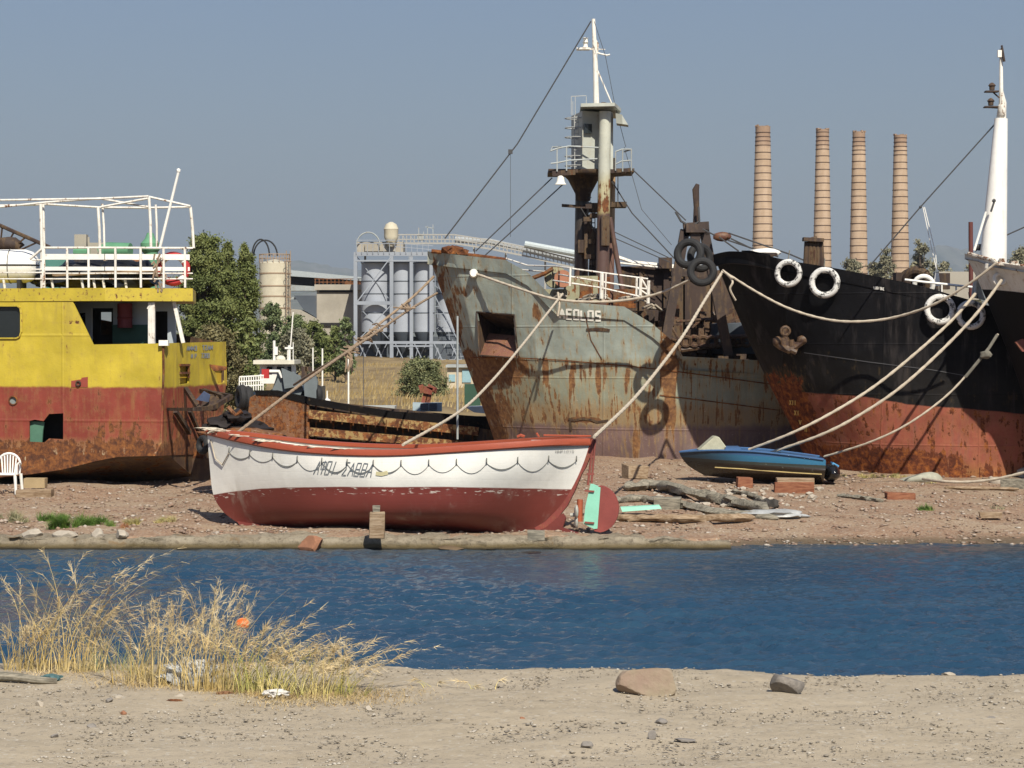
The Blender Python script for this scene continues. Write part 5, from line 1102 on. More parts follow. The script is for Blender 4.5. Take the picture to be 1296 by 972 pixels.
m.v = [Vector((v.x, v.y, v.z)) + c for v in m.v]
lr = thing('life_raft', 'white life raft canister with a black seam at the left edge of the upper deck', 'life raft', c-Vector((0, 0, .5))); m.build('canister', plain('white_fibreglass', (.78, .77, .73), .4, .06), lr)
m = MB(); m.lathe(Vector((0, 0, 0)), [(.388, -.62), (.392, -.62)], 26, 'X')
seam = [c+Vector((x, -r, 0.02)) for x, r in ((-.9, .29), (-.6, .392), (.45, .392), (.62, .336), (.72, .2), (.76, .03))]; m = MB(); m.tube(seam, .016, 6); m.build('seam', M['rubber'], lr)
m = MB(); m.torus(c+Vector((.1, 0, 0)), .39, .012, (1, 0, 0), 30, 5); m.torus(c+Vector((-.5, 0, 0)), .392, .012, (1, 0, 0), 30, 5); m.build('strap', M['rope_grey'], lr)
m = MB(); m.box(c+Vector((.35, 0, -.42)), (.08, .7, .2)); m.box(c+Vector((-.45, 0, -.42)), (.08, .7, .2)); m.build('cradle', M['rubber'], lr)
lb = thing('lifebuoy', 'red and white lifebuoy hung on the white railing', 'lifebuoy', fy.px(218, 357, -1.7)); c = Rp(218, 340)+Vector((0, .15, 0))
rb, wb = MB(), MB()
for kq in range(4):
    a0 = kq*math.pi/2+math.radians(14); rb.torus(c, .30, .085, (0, 1, 0), 10, 10, a0, a0+math.radians(62)); wb.torus(c, .30, .083, (0, 1, 0), 6, 10, a0+math.radians(62), a0+math.radians(90))
rb.build('red_segments', M['red'], lb); wb.build('white_segments', wv, lb)
# things behind the yellow ship: green pipework of another vessel and its boom
t = thing('pipework', 'green pipes and mushroom vent standing behind the white railings', 'pipework', fy.px(150, 380, -6.5))
m = MB(); m.tube([fy.px(192, 380, -6.5), fy.px(191, 318, -6.5)], .17, 14); m.lathe(fy.px(190, 310, -6.5), [(.13, -.26), (.24, -.12), (.24, .04), (.13, .16), (.08, .3)], 16); m.build('mushroom_vent', M['green'], t)
m = MB(); m.tube([fy.px(95, 319, -6.6), fy.px(112, 319, -6.6)], .13, 10); m.tube([fy.px(128, 320, -6.6), fy.px(136, 316, -6.6), fy.px(165, 317, -6.6)], .19, 12); m.build('pipe', M['green'], t)
m = MB(); m.box(fy.px(72, 333, -6.6), (.75, .3, .3)); m.box(fy.px(68, 350, -6.6), (.3, .3, .6)); m.build('teal_cabinet', plain('dull_teal_paint', (.07, .2, .17), .6), t)
m = MB(); m.box(fy.px(103, 322, -6.9), (.3, .3, 1.0)); m.box(fy.px(125, 330, -6.9), (.5, .3, .9)); m.tube([fy.px(112, 300, -6.8), fy.px(112, 325, -6.8)], .03, 6); m.build('grey_housing', M['concrete'], t)
t = thing('crane_boom', 'thin rusty truss boom sloping down at the left edge behind the life raft', 'crane boom', fy.px(20, 330, -8))
m = MB(); a0, a1, b0, b1 = [fy.px(*q, -8) for q in ((-12,280),(63,313),(-12,302),(33,320))]; m.tube([a0, a1], .05, 6); m.tube([b0, b1], .05, 6)
for s_ in (.0, .2, .4, .6, .8): m.tube([a0.lerp(a1, s_), b0.lerp(b1, s_*.9+.1)], .025, 5)
m.blob(fy.px(8, 310, -8), (.45, .2, .22), 2, .3); m.build('truss', M['rust_dark'], t)

# ------------------------------------------------------------------ white lifeboat with red bottom
fw = Frame((P(500, 600, 43.5).x, 43.55), math.radians(-13))
rowsW = [
 [(262,543,.03),(300,552,.55),(360,563,.92),(430,569,1.1),(500,570,1.17),(570,566,1.13),(640,561,1.0),(700,557,.62),(748,556,.05)],
 [(265,585,.03),(300,588,.43),(360,592,.86),(430,595,1.1),(500,595,1.19),(570,594,1.14),(640,592,.95),(695,589,.5),(739,587,.04)],
 [(270,626,.02),(302,621,.3),(362,618,.74),(431,617,1.02),(500,617,1.14),(568,617,1.08),(636,618,.8),(685,619,.36),(725,620,.03)],
 [(283,648,.015),(312,648,.16),(366,650,.5),(432,651,.82),(500,652,.95),(565,652,.85),(628,653,.5),(672,652,.2),(708,647,.02)],
 [(300,661,.01),(328,663,.05),(372,667,.10),(434,670,.12),(500,672,.12),(560,674,.12),(618,677,.09),(650,678,.05),(676,675,.01)]]
wb_ = thing('lifeboat', 'large white wooden lifeboat with red gunwale and dark red bottom on the shore', 'boat', (P(500, 672, 43.5).x, 43.55, .25))
wt = paint('white_boat_paint', (.83, .82, .76), rust=-.45, streak=.5, scale=2, world=True, var=.04, rough=.4, halo=.25, bump=.08)
rb_ = paint('dark_red_antifouling', (.185, .042, .034), rust=-.2, streak=.4, scale=2.5, world=True, rough=.5, var=.25)
lW = []
for u, v in [(266,626.5),(272,626),(285,623.5),(300,621.5),(330,618.5),(360,617),(430,616),(560,616),(640,617.5),(700,619),(745,620)]:
    bb = np.interp(u, [a[0] for a in rowsW[2]], [a[2] for a in rowsW[2]]); q = fw.px(u, v, bb); lW.append((q.x, q.z))
wt = paint('white_over_dark_red', (.80, .785, .73), bands=[(0, (.185, .042, .034), -.3, .008), (-.62, (.14, .034, .03), 0, .2)], rust=-.45, streak=.5, scale=2, world=True, var=.1, rough=.42, halo=.2, bump=.14, planks=.145, salt=((.45, .42, .35), .35), dent=.15, line=lW, edge=.006, chips=(.07, .09, (.55, .48, .42)))
hW, bW, GW = hull(fw, rowsW, wb_, wt, nu=14, nv=10, lin=(), deckdrop=.14, deckmat=paint('peeling_deck_paint', (.4, .35, .27), rust=.5, scale=4), bul=.1)
gun = paint('red_gunwale_paint', (.34, .075, .038), rust=-.1, streak=.2, scale=3, world=True, rough=.45, rustcol=[(.3, (.6, .55, .45)), (.7, (.75, .7, .6))], halo=0, var=.12)
n = len(GW)
for sgn in (1, -1):
    m = MB(); vs = []; fs = []; 
    for i in range(n):
        q = GW[i][0]; b = q.y
        for db, dz in ((-.15, .015), (.035, .015), (.045, -.02), (.045, -.085), (.02, -.11), (-.14, -.05)): vs.append(fw.w(q.x, sgn*(b+db), q.z+dz))
    for i in range(n-1):
        for j in range(6): fs.append((i*6+j, (i+1)*6+j, (i+1)*6+(j+1) % 6, i*6+(j+1) % 6))
    fs += [tuple(range(6)), tuple((n-1)*6+j for j in range(6))]
    m.add(vs, fs); m.build('gunwale', gun, wb_)
pe = MB()  # peeled white patches on top of gunwale
rr = random.Random(9)
for i in range(34):
    s_ = rr.random()**1.6*n*.5; i0 = int(s_); q = GW[min(i0, n-1)][0]; pe.blob(fw.w(q.x+rr.uniform(-.1, .1), q.y-rr.uniform(-.02, .05), q.z+.022), (rr.uniform(.06, .2), .03, .012), 1, .3, seed=i)
pe.build('peeling_putty', plain('cream_putty', (.62, .56, .44), .9), wb_)
letm = plain('grey_blue_lettering', (.14, .16, .18), .6)
write(bW, 'AFOI.', 400, 583.5, 434, 584.5, 16, 1.15, .35, .22, .012).build('boat_name', letm, wb_, smooth=False); write(bW, 'GABBA', 435, 585, 474, 587.5, 16, 1.15, .35, .22, .012).build('boat_name', letm, wb_, smooth=False)
write(bW, 'NHP1075', 703, 569.5, 727, 569.5, 3.2, .5, 0, .3).build('registration_number', plain('faint_lettering', (.38, .38, .36), .7), wb_, smooth=False)
# grab line in loops
hooks = [(291,569),(317,572),(346,575.5),(377,579.5),(408,582),(440,584),(473,585),(508,585),(543,584.5),(578,583.5),(616,582.5),(655,581),(694,579),(729,579.5)]
m = MB()
for (a, b) in zip(hooks[:-1], hooks[1:]):
    for sagf in ((1.0, .86) if random.random() < .5 else (1.,)):
        pts = []
        for i in range(11):
            t_ = i/10; u = a[0]+(b[0]-a[0])*t_; v = a[1]+4+(b[1]-a[1])*t_+(11.+1.8*math.sin(a[0]*1.7))*sagf*4*t_*(1-t_)*(.75 if b[0]-a[0] < 31 else 1); c, nn = cast(bW, u, v, .007)
            if c is not None: pts.append(c)
        if len(pts) > 3: m.tube(pts, .005, 5)
m.build('grab_line', plain('grey_line', (.22, .22, .20), .9), wb_)
for a in hooks:
    m = MB(); c, nn = cast(bW, a[0], a[1]+2, .02)
    if c is None: continue
    m.tube([c+Vector((0, 0, .07)), c+Vector((.0, -.02, .0)), c+Vector((0, 0, -.03))], .010, 6); m.build('line_hook', plain('dull_metal_hook', (.15, .15, .13), .6) if a is hooks[0] else bpy.data.materials['dull_metal_hook'], wb_)
m = MB(); c, nn = cast(bW, 484, 599, .012); m.mi = 0; decal(bW, [(476,599),(483,600),(491,598)], 5, .012, m); m.noweld = True; m.build('yellow_smudge', plain('yellowed_paint', (.62, .56, .33), .7), wb_, smooth=False)
# stern post, keel, rudder, propeller
def Wp(u, v, lat=0.): return fw.px(u, v, lat)
m = MB(); m.poly([Wp(*q, .05) for q in ((742,556),(752,556),(748,575),(741,592),(736,600),(727,622),(718,640),(706,655),(690,668),(680,672),(676,668),(690,660),(704,646),(722,620))], -fw.n*.1); m.build('stern_post', paint('red_sternpost_paint', (.22, .05, .04), rust=.3, scale=5, rough=.6), wb_, smooth=False)
m = MB(); m.poly([Wp(*q, .045) for q in ((640,677),(676,671),(690,660),(712,650),(716,656),(712,668),(730,674),(738,679),(700,684),(655,683))], -fw.n*.09); m.build('skeg', rb_, wb_, smooth=False)
m = MB(); m.poly([Wp(*q, .06) for q in ((300,660),(330,664),(434,672),(560,676),(660,680),(700,684),(655,686),(560,681),(434,677),(330,669),(303,665))], -fw.n*.12); m.build('keel', rb_, wb_, smooth=False)
m = MB(); m.tube([Wp(734, 632, .0), Wp(733.5, 660, 0)], .055, 12); m.build('rudder_bearing', paint('orange_red_metal', (.35, .09, .04), rust=.3, scale=5), wb_)
m = MB()
for i in range(3):
    a = i*2.094+.4; c = Wp(729, 652, 0); d_ = Vector((0.05, math.cos(a), math.sin(a))); m.blob(c+d_*.12, (.04, .09, .13), 2, .1)
m.tube([Wp(722, 652), Wp(733, 651)], .035, 8); m.build('propeller', plain('chalky_bronze', (.42, .42, .38), .6), wb_)
m = MB(); disc = [(757,615)]+[(757+26*math.sin(a)*(1 if a < 1.57 else 1), 644-30*math.cos(a)) for a in np.linspace(.15, math.pi*.97, 16)]+[(752,672)]; m.poly([Wp(*q, .03) for q in disc], -fw.n*.06); m.build('rudder_blade', paint('dusty_red_rudder', (.25, .06, .05), rust=-.1, scale=3, rough=.6), wb_, smooth=False)
m = MB(); m.poly([Wp(*q, .045) for q in ((747.5,612),(760,617),(756,669),(752,669.5),(738.5,663),(741,640))], -fw.n*.09); m.build('rudder_cheek', M['teal'], wb_, smooth=False)
m = MB(); m.tube([Wp(744, 614), Wp(747, 590), Wp(751, 556)], .022, 8); m.tube([Wp(748.5, 613), Wp(753.5, 556)], .02, 8)
for v in (578, 600): m.beam(Wp(743, v), Wp(752, v), .04)
for v in (621, 661): m.beam(Wp(740, v, .06), Wp(752, v+1, .06), .03)
m.build('rudder_stock', paint('red_brown_stock', (.24, .07, .055), rust=.2, scale=5), wb_)
m = MB(); c = Wp(681, 556, .72); m.box(c+Vector((0, 0, -.06)), (.24, .03, .1)); m.build('white_plate', M['grey'], wb_); m = MB()
m.tube([Wp(655, 553, .5), Wp(659, 551, .5), Wp(664, 553, .5)], .03, 6); m.tube([Wp(688, 551, .2), Wp(748, 552, .1)], .018, 6); m.tube([Wp(679, 548, .6), Wp(682, 553, .6)], .02, 6); m.build('deck_cleat', gun, wb_)
m = MB(); rr = random.Random(3)
for i in range(10):
    a = Wp(266+rr.uniform(-4, 18), 546+rr.uniform(-3, 3), .2+rr.uniform(0, .1)); m.tube([a, a+Vector((rr.uniform(-.2, .3), -.03, rr.uniform(-.04, .05)))], .018, 5)
m.tube([cast(bW, 268, 556, .03)[0] or Wp(268, 556), cast(bW, 274, 580, .03)[0] or Wp(274, 580), cast(bW, 283, 588, .03)[0] or Wp(283, 588), cast(bW, 291, 573, .03)[0] or Wp(291, 573)], .012, 5)
m.build('bow_lashing', M['rope'], wb_)
tt, pp, RR = tyre(257, 563, 12.5, None, M['rubber'], 'small black tyre tied to the stem of the white lifeboat', None, hole=.35, tilt=(-.9, -.8, .1), Yd=44.9)
t = thing('wooden_prop', 'upright weathered timber post propping the side of the white lifeboat', 'prop', PZ(477, 680, .26)); q = PZ(477, 680, .24)
m = MB(); m.box(q+Vector((0, 0, .22)), (.27, .2, .46), jit=.015); m.build('post', M['wood'], t, bevel=.015); m = MB(); m.box(q+Vector((-.01, 0, .50)), (.13, .12, .12), jit=.01); m.build('top_block', M['wood_grey'], t)
m = MB(); m.box(PZ(679, 680, .3)+Vector((0, .1, .03)), (.3, .2, .17), jit=.01); m.build('timber_block', M['wood_grey'], label='pale block wedged under the stern keel of the lifeboat', cat='block')

# ------------------------------------------------------------------ rusty barge behind the lifeboat
fg = Frame((P(400, 540, 67).x, 67.), math.radians(-6))
def Bp(u, v, lat=0.): return fg.px(u, v, lat)
bg_ = thing('rusty_barge', 'low rusty open barge with two yellow beams lying behind the lifeboat', 'barge', (P(470, 560, 67).x, 67, .6))
ro = paint('barge_rust', (.13, .052, .03), rust=.7, streak=.25, scale=2.4, rough=.75, var=.4, bump=.5, chalk=.55)
m = MB(); m.poly([Bp(*q) for q in ((316,503),(328,497),(350,498),(391,508),(392,600),(300,600),(312,545))], -fg.n*.1); m.build('end_plate', ro, bg_, smooth=False)
m = MB(); m.poly([Bp(*q, .03) for q in ((322,494),(350,494),(392,503),(440,512),(500,521),(560,524),(650,530),(650,548),(600,541),(500,530),(391,512),(350,501),(324,500))], -fg.n*.16); m.build('top_strake', paint('black_tarred_steel', (.008, .007, .007), rust=.12, scale=2.5, spec=.08, rough=.8, rustcol=[(.4, (.03, .014, .01)), (.7, (.08, .035, .02))]), bg_, smooth=False)
yb = paint('yellow_brown_beam_paint', (.31, .21, .085), rust=.72, streak=.15, scale=2.4, halo=.8)
for (a, b, h) in (((391,521),(606,545),.24), ((392,543),(606,564),.22)):
    m = MB(); m.beam(Bp(a[0], a[1]+3, .0), Bp(b[0], b[1]+1, .0), .2, h); m.build('side_beam', yb, bg_, smooth=False)
m = MB(); m.poly([Bp(*q, -.35) for q in ((388,508),(660,532),(660,610),(388,610))], -fg.n*.05); m.build('inner_side', M['rust_dark'], bg_, smooth=False)
m = MB(); m.poly([Bp(*q, -.02) for q in ((392,556),(640,578),(640,612),(392,612))], -fg.n*.05); m.build('lower_side', M['rust_dark'], bg_, smooth=False)
m = MB(); m.poly([Bp(*q, .02) for q in ((604,527),(660,531),(660,612),(604,612))], -fg.n*.1); m.build('aft_plate', M['rust_dark'], bg_, smooth=False)
m = MB()
for u in range(405, 600, 14): m.beam(Bp(u, 522+(u-405)*.108, .12), Bp(u, 534+(u-405)*.108, .12), .02)
for u in range(400, 600, 22): m.beam(Bp(u, 512+(u-405)*.11, -.2), Bp(u, 560+(u-405)*.11, -.2), .05)
m.torus(Bp(504, 562, .15), .08, .012, (0, 1, 0), 14, 5); m.build('brackets', M['rust'], bg_, smooth=False)
m = MB(); dz = Bp(340, 530).z; m.poly([fg.w(fg.loc(Bp(u, 530)).x, l, dz) for u, l in ((318,-.1),(640,-.1),(640,-3),(330,-3))], (0, 0, -.1)); m.build('barge_deck', M['rust_dark'], bg_, smooth=False)
m = MB(); m.poly([Bp(*q, -2.9) for q in ((326,497),(392,506),(622,530),(622,600),(330,600))], -fg.n*.1); m.build('far_side', M['rust_dark'], bg_, smooth=False)
# scrap between yellow ship and barge
m = MB()
for i, (u, v, a, b_, sd) in enumerate([(300,528,.28,.16,1),(288,536,.4,.16,3),(305,545,.6,.18,4),(275,546,.35,.2,5)]): m.blob(P(u, v, 50.5), (a, .6, b_), 3, .45, 2, seed=sd)
m.build('tarpaulin', plain('brown_black_tarpaulin', (.02, .014, .012), .7, .4, 3, .5), label='dark brown tarpaulin heap between the yellow stern and the barge', cat='tarpaulin')
m = MB(); m.tube([P(288, 515, 50), P(298, 526, 50), P(306, 520, 50)], .05, 7); m.tube([P(298, 526, 50), P(292, 534, 50)], .05, 7); m.build('red_bracket', M['rust_orange'], label='small red orange forked bracket on the dark tarpaulin heap', cat='scrap')
m = MB(); m.blob(P(305, 556, 49.5), (.9, .5, .25), 3, .3, 2, seed=8); m.build('rubble_mound', ro, label='brown rubble mound at the foot of the barge end plate', cat='mound')
# ------------------------------------------------------------------ small tug
YT = 72.; tg_ = thing('tugboat', 'small tug with white wheelhouse and dark blue bow behind the barge', 'tugboat', P(350, 530, YT))
def Tq(u, v, d=0.): return P(u, v, YT+d)
m = MB(); m.poly([Tq(*q) for q in ((300,498),(330,500),(345,492),(352,470),(372,482),(384,494),(402,490),(402,530),(310,540),(303,520))], (0, 3, 0)); m.build('hull', plain('dark_blue_black_hull', (.022, .032, .042), .4), tg_, smooth=False)
m = MB(); m.poly([Tq(*q, -.3) for q in ((345,492),(352,478),(372,470),(384,492),(378,505),(345,505))], (0, .1, 0)); m.poly([Tq(*q, -.5) for q in ((356,466),(380,476),(384,488),(360,492))], (0, .3, 0)); m.poly([Tq(*q, -.5) for q in ((384,478),(398,472),(402,484),(400,508),(386,510))], (0, .3, 0)); m.build('bulwark', plain('blue_grey_bulwark', (.15, .175, .185), .5), tg_, smooth=False)
m = MB(); m.box(Tq(352, 471, 1), (40*YT/FP, 1.6, 28*YT/FP)); m.build('wheelhouse', M['white'], tg_, smooth=False)
for u, ww in ((341, 7), (355, 9), (366.5, 5)): m = MB(); m.box(Tq(u, 468, .17), (ww*YT/FP, .05, 8*YT/FP)); m.build('window', M['glass'], tg_)
m = MB(); m.box(Tq(351, 458, 1), (52*YT/FP, 2.2, 5*YT/FP)); m.blob(Tq(355, 454.5, .8), (.16, .16, .12), 2, .05); m.build('wheelhouse_roof', plain('cream_roof', (.66, .63, .52), .6), tg_, smooth=False)
m = MB(); m.tube([Tq(347, 457), Tq(347, 431)], .04, 8); m.box(Tq(349.5, 444), (.1, .1, .25)); m.tube([Tq(366, 457), Tq(366, 437)], .045, 8); m.box(Tq(366, 440.5), (.26, .1, .06)); m.tube([Tq(364, 457), Tq(364, 440)], .015, 6); m.tube([Tq(371, 457), Tq(371, 433)], .015, 6); m.build('tug_masts', M['white'], tg_)
m = MB()
for u in range(303, 334, 3): m.beam(Tq(u, 478-.1*(u-303), -.4), Tq(u, 494, -.4), .03)
for v in (477, 483, 489): m.beam(Tq(303, v, -.4), Tq(334, v-2, -.4), .04)
m.tube([Tq(341, 470, -.4), Tq(353, 470, -.4), Tq(357, 478, -.4)], .05, 6); m.build('white_rail', M['white'], tg_)
m = MB(); m.box(Tq(336, 473, -.35), (.22, .1, .28)); m.build('red_lifebuoy_box', M['red'], tg_)
m = MB(); m.torus(Tq(306, 503, -.3), .28, .14, (1, .4, 0), 18, 8); m.torus(Tq(313, 504, -.3), .28, .13, (1, .4, 0), 18, 8); m.build('side_fender', M['rubber'], tg_); m = MB(); m.torus(Tq(402, 500, -.3), .22, .1, (1, .4, 0), 18, 8); m.build('side_fender', M['rubber'], tg_)
m = MB(); m.box(Tq(385, 472, -.2), (.16, .16, .4)); m.box(Tq(391, 467, -.2), (.2, .16, .14)); m.build('bow_bitt', M['rust_dark'], tg_)
# ------------------------------------------------------------------ yard clutter behind the barge
t = thing('rusty_crusher', 'rusty red machine on a pale blue box above the barge rim', 'machine', P(541, 520, 70))
m = MB(); m.beam(P(536, 510, 70), P(539, 498, 70), .14); m.beam(P(541, 510, 70), P(544, 498, 70), .14); m.box(P(541, 494, 70), (.3, .3, .2), ry=.2); m.box(P(547, 491, 70), (.3, .3, .12), ry=.5); m.box(P(534, 492, 70), (.14, .25, .24), ry=-.3); m.tube([P(546, 494, 69.9), P(552, 497, 69.9)], .04, 6); m.build('machine_body', paint('red_machine_paint', (.22, .05, .035), rust=.5, scale=4), t, smooth=False)
m = MB(); m.box(P(541, 515, 70), (.85, .5, .26)); m.build('blue_box', plain('pale_blue_box_paint', (.36, .45, .50), .6), t)
m = MB(); m.box(P(548, 514.5, 69.7), (.22, .05, .18)); m.box(P(537, 514.5, 69.7), (.22, .05, .18)); m.build('box_window', M['steel_dark'], t)
m = MB(); m.box(P(598, 500, 75), (.5, .4, .7)); m.build('green_cabinet', plain('dark_green_cabinet', (.03, .08, .05), .6), label='dark green cabinet left of the green ship stem', cat='cabinet')
m = MB(); m.poly([P(588, 515, 70), P(620, 514, 70), P(622, 524, 70), P(600, 522, 70)], (0, .8, 0)); m.build('dinghy', M['white'], label='small white dinghy bow beside the green ship stem', cat='dinghy')
m = MB(); m.box(P(455, 516, 72), (2.2, 1.2, .12)); m.build('sheet_roof', plain('pale_grey_sheet', (.42, .43, .40), .7), label='flat pale grey sheet lying beyond the barge rim', cat='sheet')
m = MB(); m.lathe(P(414, 508, 78), [(.1, -.1), (.12, .05), (.03, .1), (.02, .35)], 10); m.build('white_vent', M['white'], label='tiny white vent standing in the dry grass behind the barge', cat='vent')
m = MB(); m.tube([P(579, 556, 48), P(579, 400, 48)], .022, 6); m.build('upright_pole', M['grey'], label='thin grey upright pole in front of the green ship stem', cat='pole')
m = MB(); m.tube([P(460, 514, 52), P(460, 440, 56)], .008, 5); m.build('hanging_wire', M['wire'], label='thin wire hanging from the knotted ropes left of the bush', cat='wire')
# ------------------------------------------------------------------ mooring ropes
def rope(pts, r, mat, label, group='mooring ropes', tail=None, name='mooring_rope', seg=8, twist=True):
    sp = spline([P(*q) for q in pts], 14); m = MB()
    # three-strand rope
    L = [0]; 
    for a, b in zip(sp[:-1], sp[1:]): L.append(L[-1]+(b-a).length)
    n = int(L[-1]/.09); fin = []
    for i in range(n+1):
        s_ = L[-1]*i/n; j = min(max(0, np.searchsorted(L, s_)-1), len(sp)-2); t_ = (s_-L[j])/max(1e-6, L[j+1]-L[j]); fin.append(sp[j].lerp(sp[j+1], t_))
    m.tube(fin, [r*(1+.13*math.sin(i*1.9)) for i in range(len(fin))], seg)
    if tail: 
        for tl in tail: m.tube(spline([P(*q) for q in tl], 8), r*.9, 6)
    return m.build(name, mat, label=label, cat='rope', group=group)
rope([(915,343,57.6),(892,380,55),(865,424,52.2),(838,461,49.5),(800,507,46),(752,553,42.4)], .034, M['rope'], 'taut pale rope from the black bow to the stern of the white lifeboat')
rope([(601,346,EYE.y-.1),(650,363,EYE.y-1.4),(700,378,61),(745,382,60.7),(790,380,60.4),(835,371,59.9),(878,352,59)], .034, M['rope'], 'pale rope sagging from the white eye on the green bow to black tyres', tail=[[(706,370,61),(708,385,60.9),(706,400,60.9)]])
rope([(712,372,61.4),(690,400,59),(660,438,55.5),(620,485,51),(580,522,47.5),(510,563,43.2)], .03, M['rope'], 'pale rope from the green ship rail down to the middle of the white lifeboat')
rope([(549,350,64.5),(520,378,63.7),(480,410,62.8),(440,444,62),(395,472,66),(372,487,71)], .034, M['rope_brown'], 'upper dark brown rope from the green stem to the tug', tail=[[(520,380,63.6),(515,384,63.6),(518,392,63.6)]])
rope([(553,371,64.5),(515,394,60),(470,425,56),(440,445,53.5),(380,487,49),(300,548,44.6)], .032, M['rope_brown'], 'lower brown rope from the green stem to the bow of the white lifeboat', tail=[[(440,445,53.4),(444,452,53.4),(441,468,53.4)], [(446,442,53.4),(438,449,53.4),(446,456,53.4)]])
m = MB(); rr = random.Random(4)
for i in range(34):
    t_ = rr.random(); u = 438+t_*80; v = 446-t_*63; m.tube([P(u, v, 60-4*(1-t_)), P(u+rr.uniform(-9, 9), v+rr.uniform(-5, 6), 59.8-4*(1-t_)), P(u+rr.uniform(-12, 12), v+rr.uniform(-4, 8), 60-4*(1-t_))], .02, 5)
for i in range(7): m.tube([P(441+rr.uniform(-4, 6), 448, 55), P(442+rr.uniform(-5, 6), 462+rr.uniform(-4, 10), 55)], .018, 5)
m.build('frayed_lashing', M['rope_brown'], label='frayed lashing wound round the two brown ropes at their knot', cat='rope')
rope([(915,343,57.6),(960,371,56.9),(1000,391,56.3),(1045,404,55.8),(1085,407,55.4),(1130,402,55),(1180,386,54.2),(1225,360,53.6),(1262,332,53.2)], .030, M['rope'], 'pale rope sagging in a long curve across the black hull', tail=[[(917,344,57.3),(927,356,57),(924,366,57),(931,380,57.1)], [(915,342,57.3),(924,350,57),(930,352,57)]])
rope([(1235,371,54.3),(1205,405,54),(1160,446,53.8),(1105,490,53.6),(1050,524,53.5),(1000,549,53.6),(948,569,54.2)], .034, M['rope'], 'left one of the two thick pale ropes running down past the white tyres')
rope([(1268,354,53.3),(1235,398,53.2),(1190,445,53.1),(1140,490,53),(1090,524,53.1),(1040,550,53.3),(975,573,54.1)], .034, M['rope'], 'right one of the two thick pale ropes, tied to the white bulwark ring')
rope([(1263,423,53.2),(1252,440,53),(1240,455,52.9),(1200,499,52.9),(1150,536,53),(1100,560,53.4),(1043,578,54.2)], .024, M['rope'], 'thinner lowest rope with a grey knotted upper end', tail=[])
m = MB(); m.blob(P(1248, 449, 52.8), (.14, .08, .1), 2, .4); m.tube([P(1262, 424, 53.17), P(1252, 440, 52.96), P(1240, 455, 52.86), P(1222, 477, 52.87)], .036, 7); m.build('rope_knot', M['rope_grey'], label='grey mossy knot near the top of the thinnest rope', cat='rope')
rope([(1168,606,54.5),(1190,609,53.6),(1225,610,53.2),(1262,606,52.8),(1300,597,52.4)], .032, M['rope'], 'rope lying low across the shore at the right edge')
# ------------------------------------------------------------------ blue speedboat on blocks
YS = 53.4; sS = YS/FP; fs_ = Frame((P(960, 590, YS).x, YS+.7), math.radians(-4))
sb = thing('speedboat', 'old blue speedboat with dark bottom resting on timber blocks', 'boat', (P(960, 605, YS).x, YS+.7, .4))
rowsS = [
 [(860,572,.02),(900,570,.5),(950,571,.72),(1000,576,.75),(1045,582,.72)],
 [(862,578,.02),(900,579,.46),(950,583,.70),(1000,588,.74),(1045,592,.72)],
 [(872,590,.015),(903,592,.34),(950,594,.62),(1000,597,.68),(1044,599,.68)],
 [(892,602,.01),(912,604,.10),(952,608,.16),(1000,611,.18),(1042,612,.18)]]
k = NT('blue_boat_bands'); p = k.pos(); z = k.sep(p)[2]; x = k.sep(p)[0]; n = k.noise(p, 5, 6, .65)
zz = k.math('ADD', z, k.math('MULTIPLY', x, .045)); base = P(960, 583, YS).z+P(960, 583, YS).x*.045; zn = k.math('ADD', zz, k.math('MULTIPLY', k.math('SUBTRACT', n, .5), .02))
c_ = k.mix(k.sm(zn, base-.035, base-.03), (.035, .04, .035), (.03, .13, .23)); c_ = k.mix(k.sm(zn, base+.10, base+.11), c_, (.04, .1, .21))
c_ = k.mix(k.sm(zn, base-.105, base-.1, 1, 0), c_, (.03, .022, .016)); c_ = k.mix(k.sm(zn, base-.17, base-.165, 1, 0), c_, (.035, .026, .018)); c_ = k.mix(k.sm(k.noise(p, 9, 6, .7), .62, .68, 0, .5), c_, (.2, .22, .18))
c_ = k.mix(k.sm(x, P(880, 580, YS).x, P(960, 580, YS).x, .75, 0.), c_, (.014, .016, .018))
hS, bS, GS = hull(fs_, rowsS, sb, k.fin(c_, .25, k.bump(n, .1, .01), spec=.5), nu=10, nv=8, lin=(), deckdrop=.02, bul=.05, deckmat=plain('bright_blue_deck', (.05, .11, .22), .35, .15, 3))
m = MB(); vs = [fs_.w(GS[i][0].x, GS[i][0].y+.02, GS[i][0].z) for i in range(0, len(GS), 3)]; m.tube(vs, .022, 6); vs2 = [fs_.w(GS[i][0].x, -GS[i][0].y-.02, GS[i][0].z) for i in range(0, len(GS), 3)]; m.tube(vs2, .022, 6); m.build('blue_gunwale', plain('blue_rub_rail', (.06, .13, .27), .4), sb)
m = MB(); m.tube([cast(bS, u, v, .015)[0] for u, v in ((905,591),(940,593),(980,596),(1020,598.5),(1040,599.5)) if cast(bS, u, v)[0] is not None], .012, 5); m.build('yellow_stripe', plain('faded_yellow_strip', (.58, .45, .2), .6), sb)
m = MB(); m.poly([P(884, 570, YS+.5), P(904, 552.5, YS+.5), P(910, 553, YS+.5), P(921, 568, YS+.5), P(915, 571, YS+.5)], (0, .6, 0)); m.build('seat_back', plain('dirty_cream_vinyl', (.46, .45, .33), .7, .3, 5), sb, smooth=False, bevel=.02)
m = MB(); m.box(P(926, 568, YS+.7), (.35, .8, .1)); m.build('seat_pad', bpy.data.materials['blue_rub_rail'], sb); m = MB(); m.poly([P(990, 574, YS+.1), P(1040, 581, YS+.1), P(1046, 585, YS+.1), P(1000, 580, YS+.1)], (0, 1.1, .02)); m.build('deck_hatch', plain('bright_blue_panel', (.06, .14, .27), .35), sb)
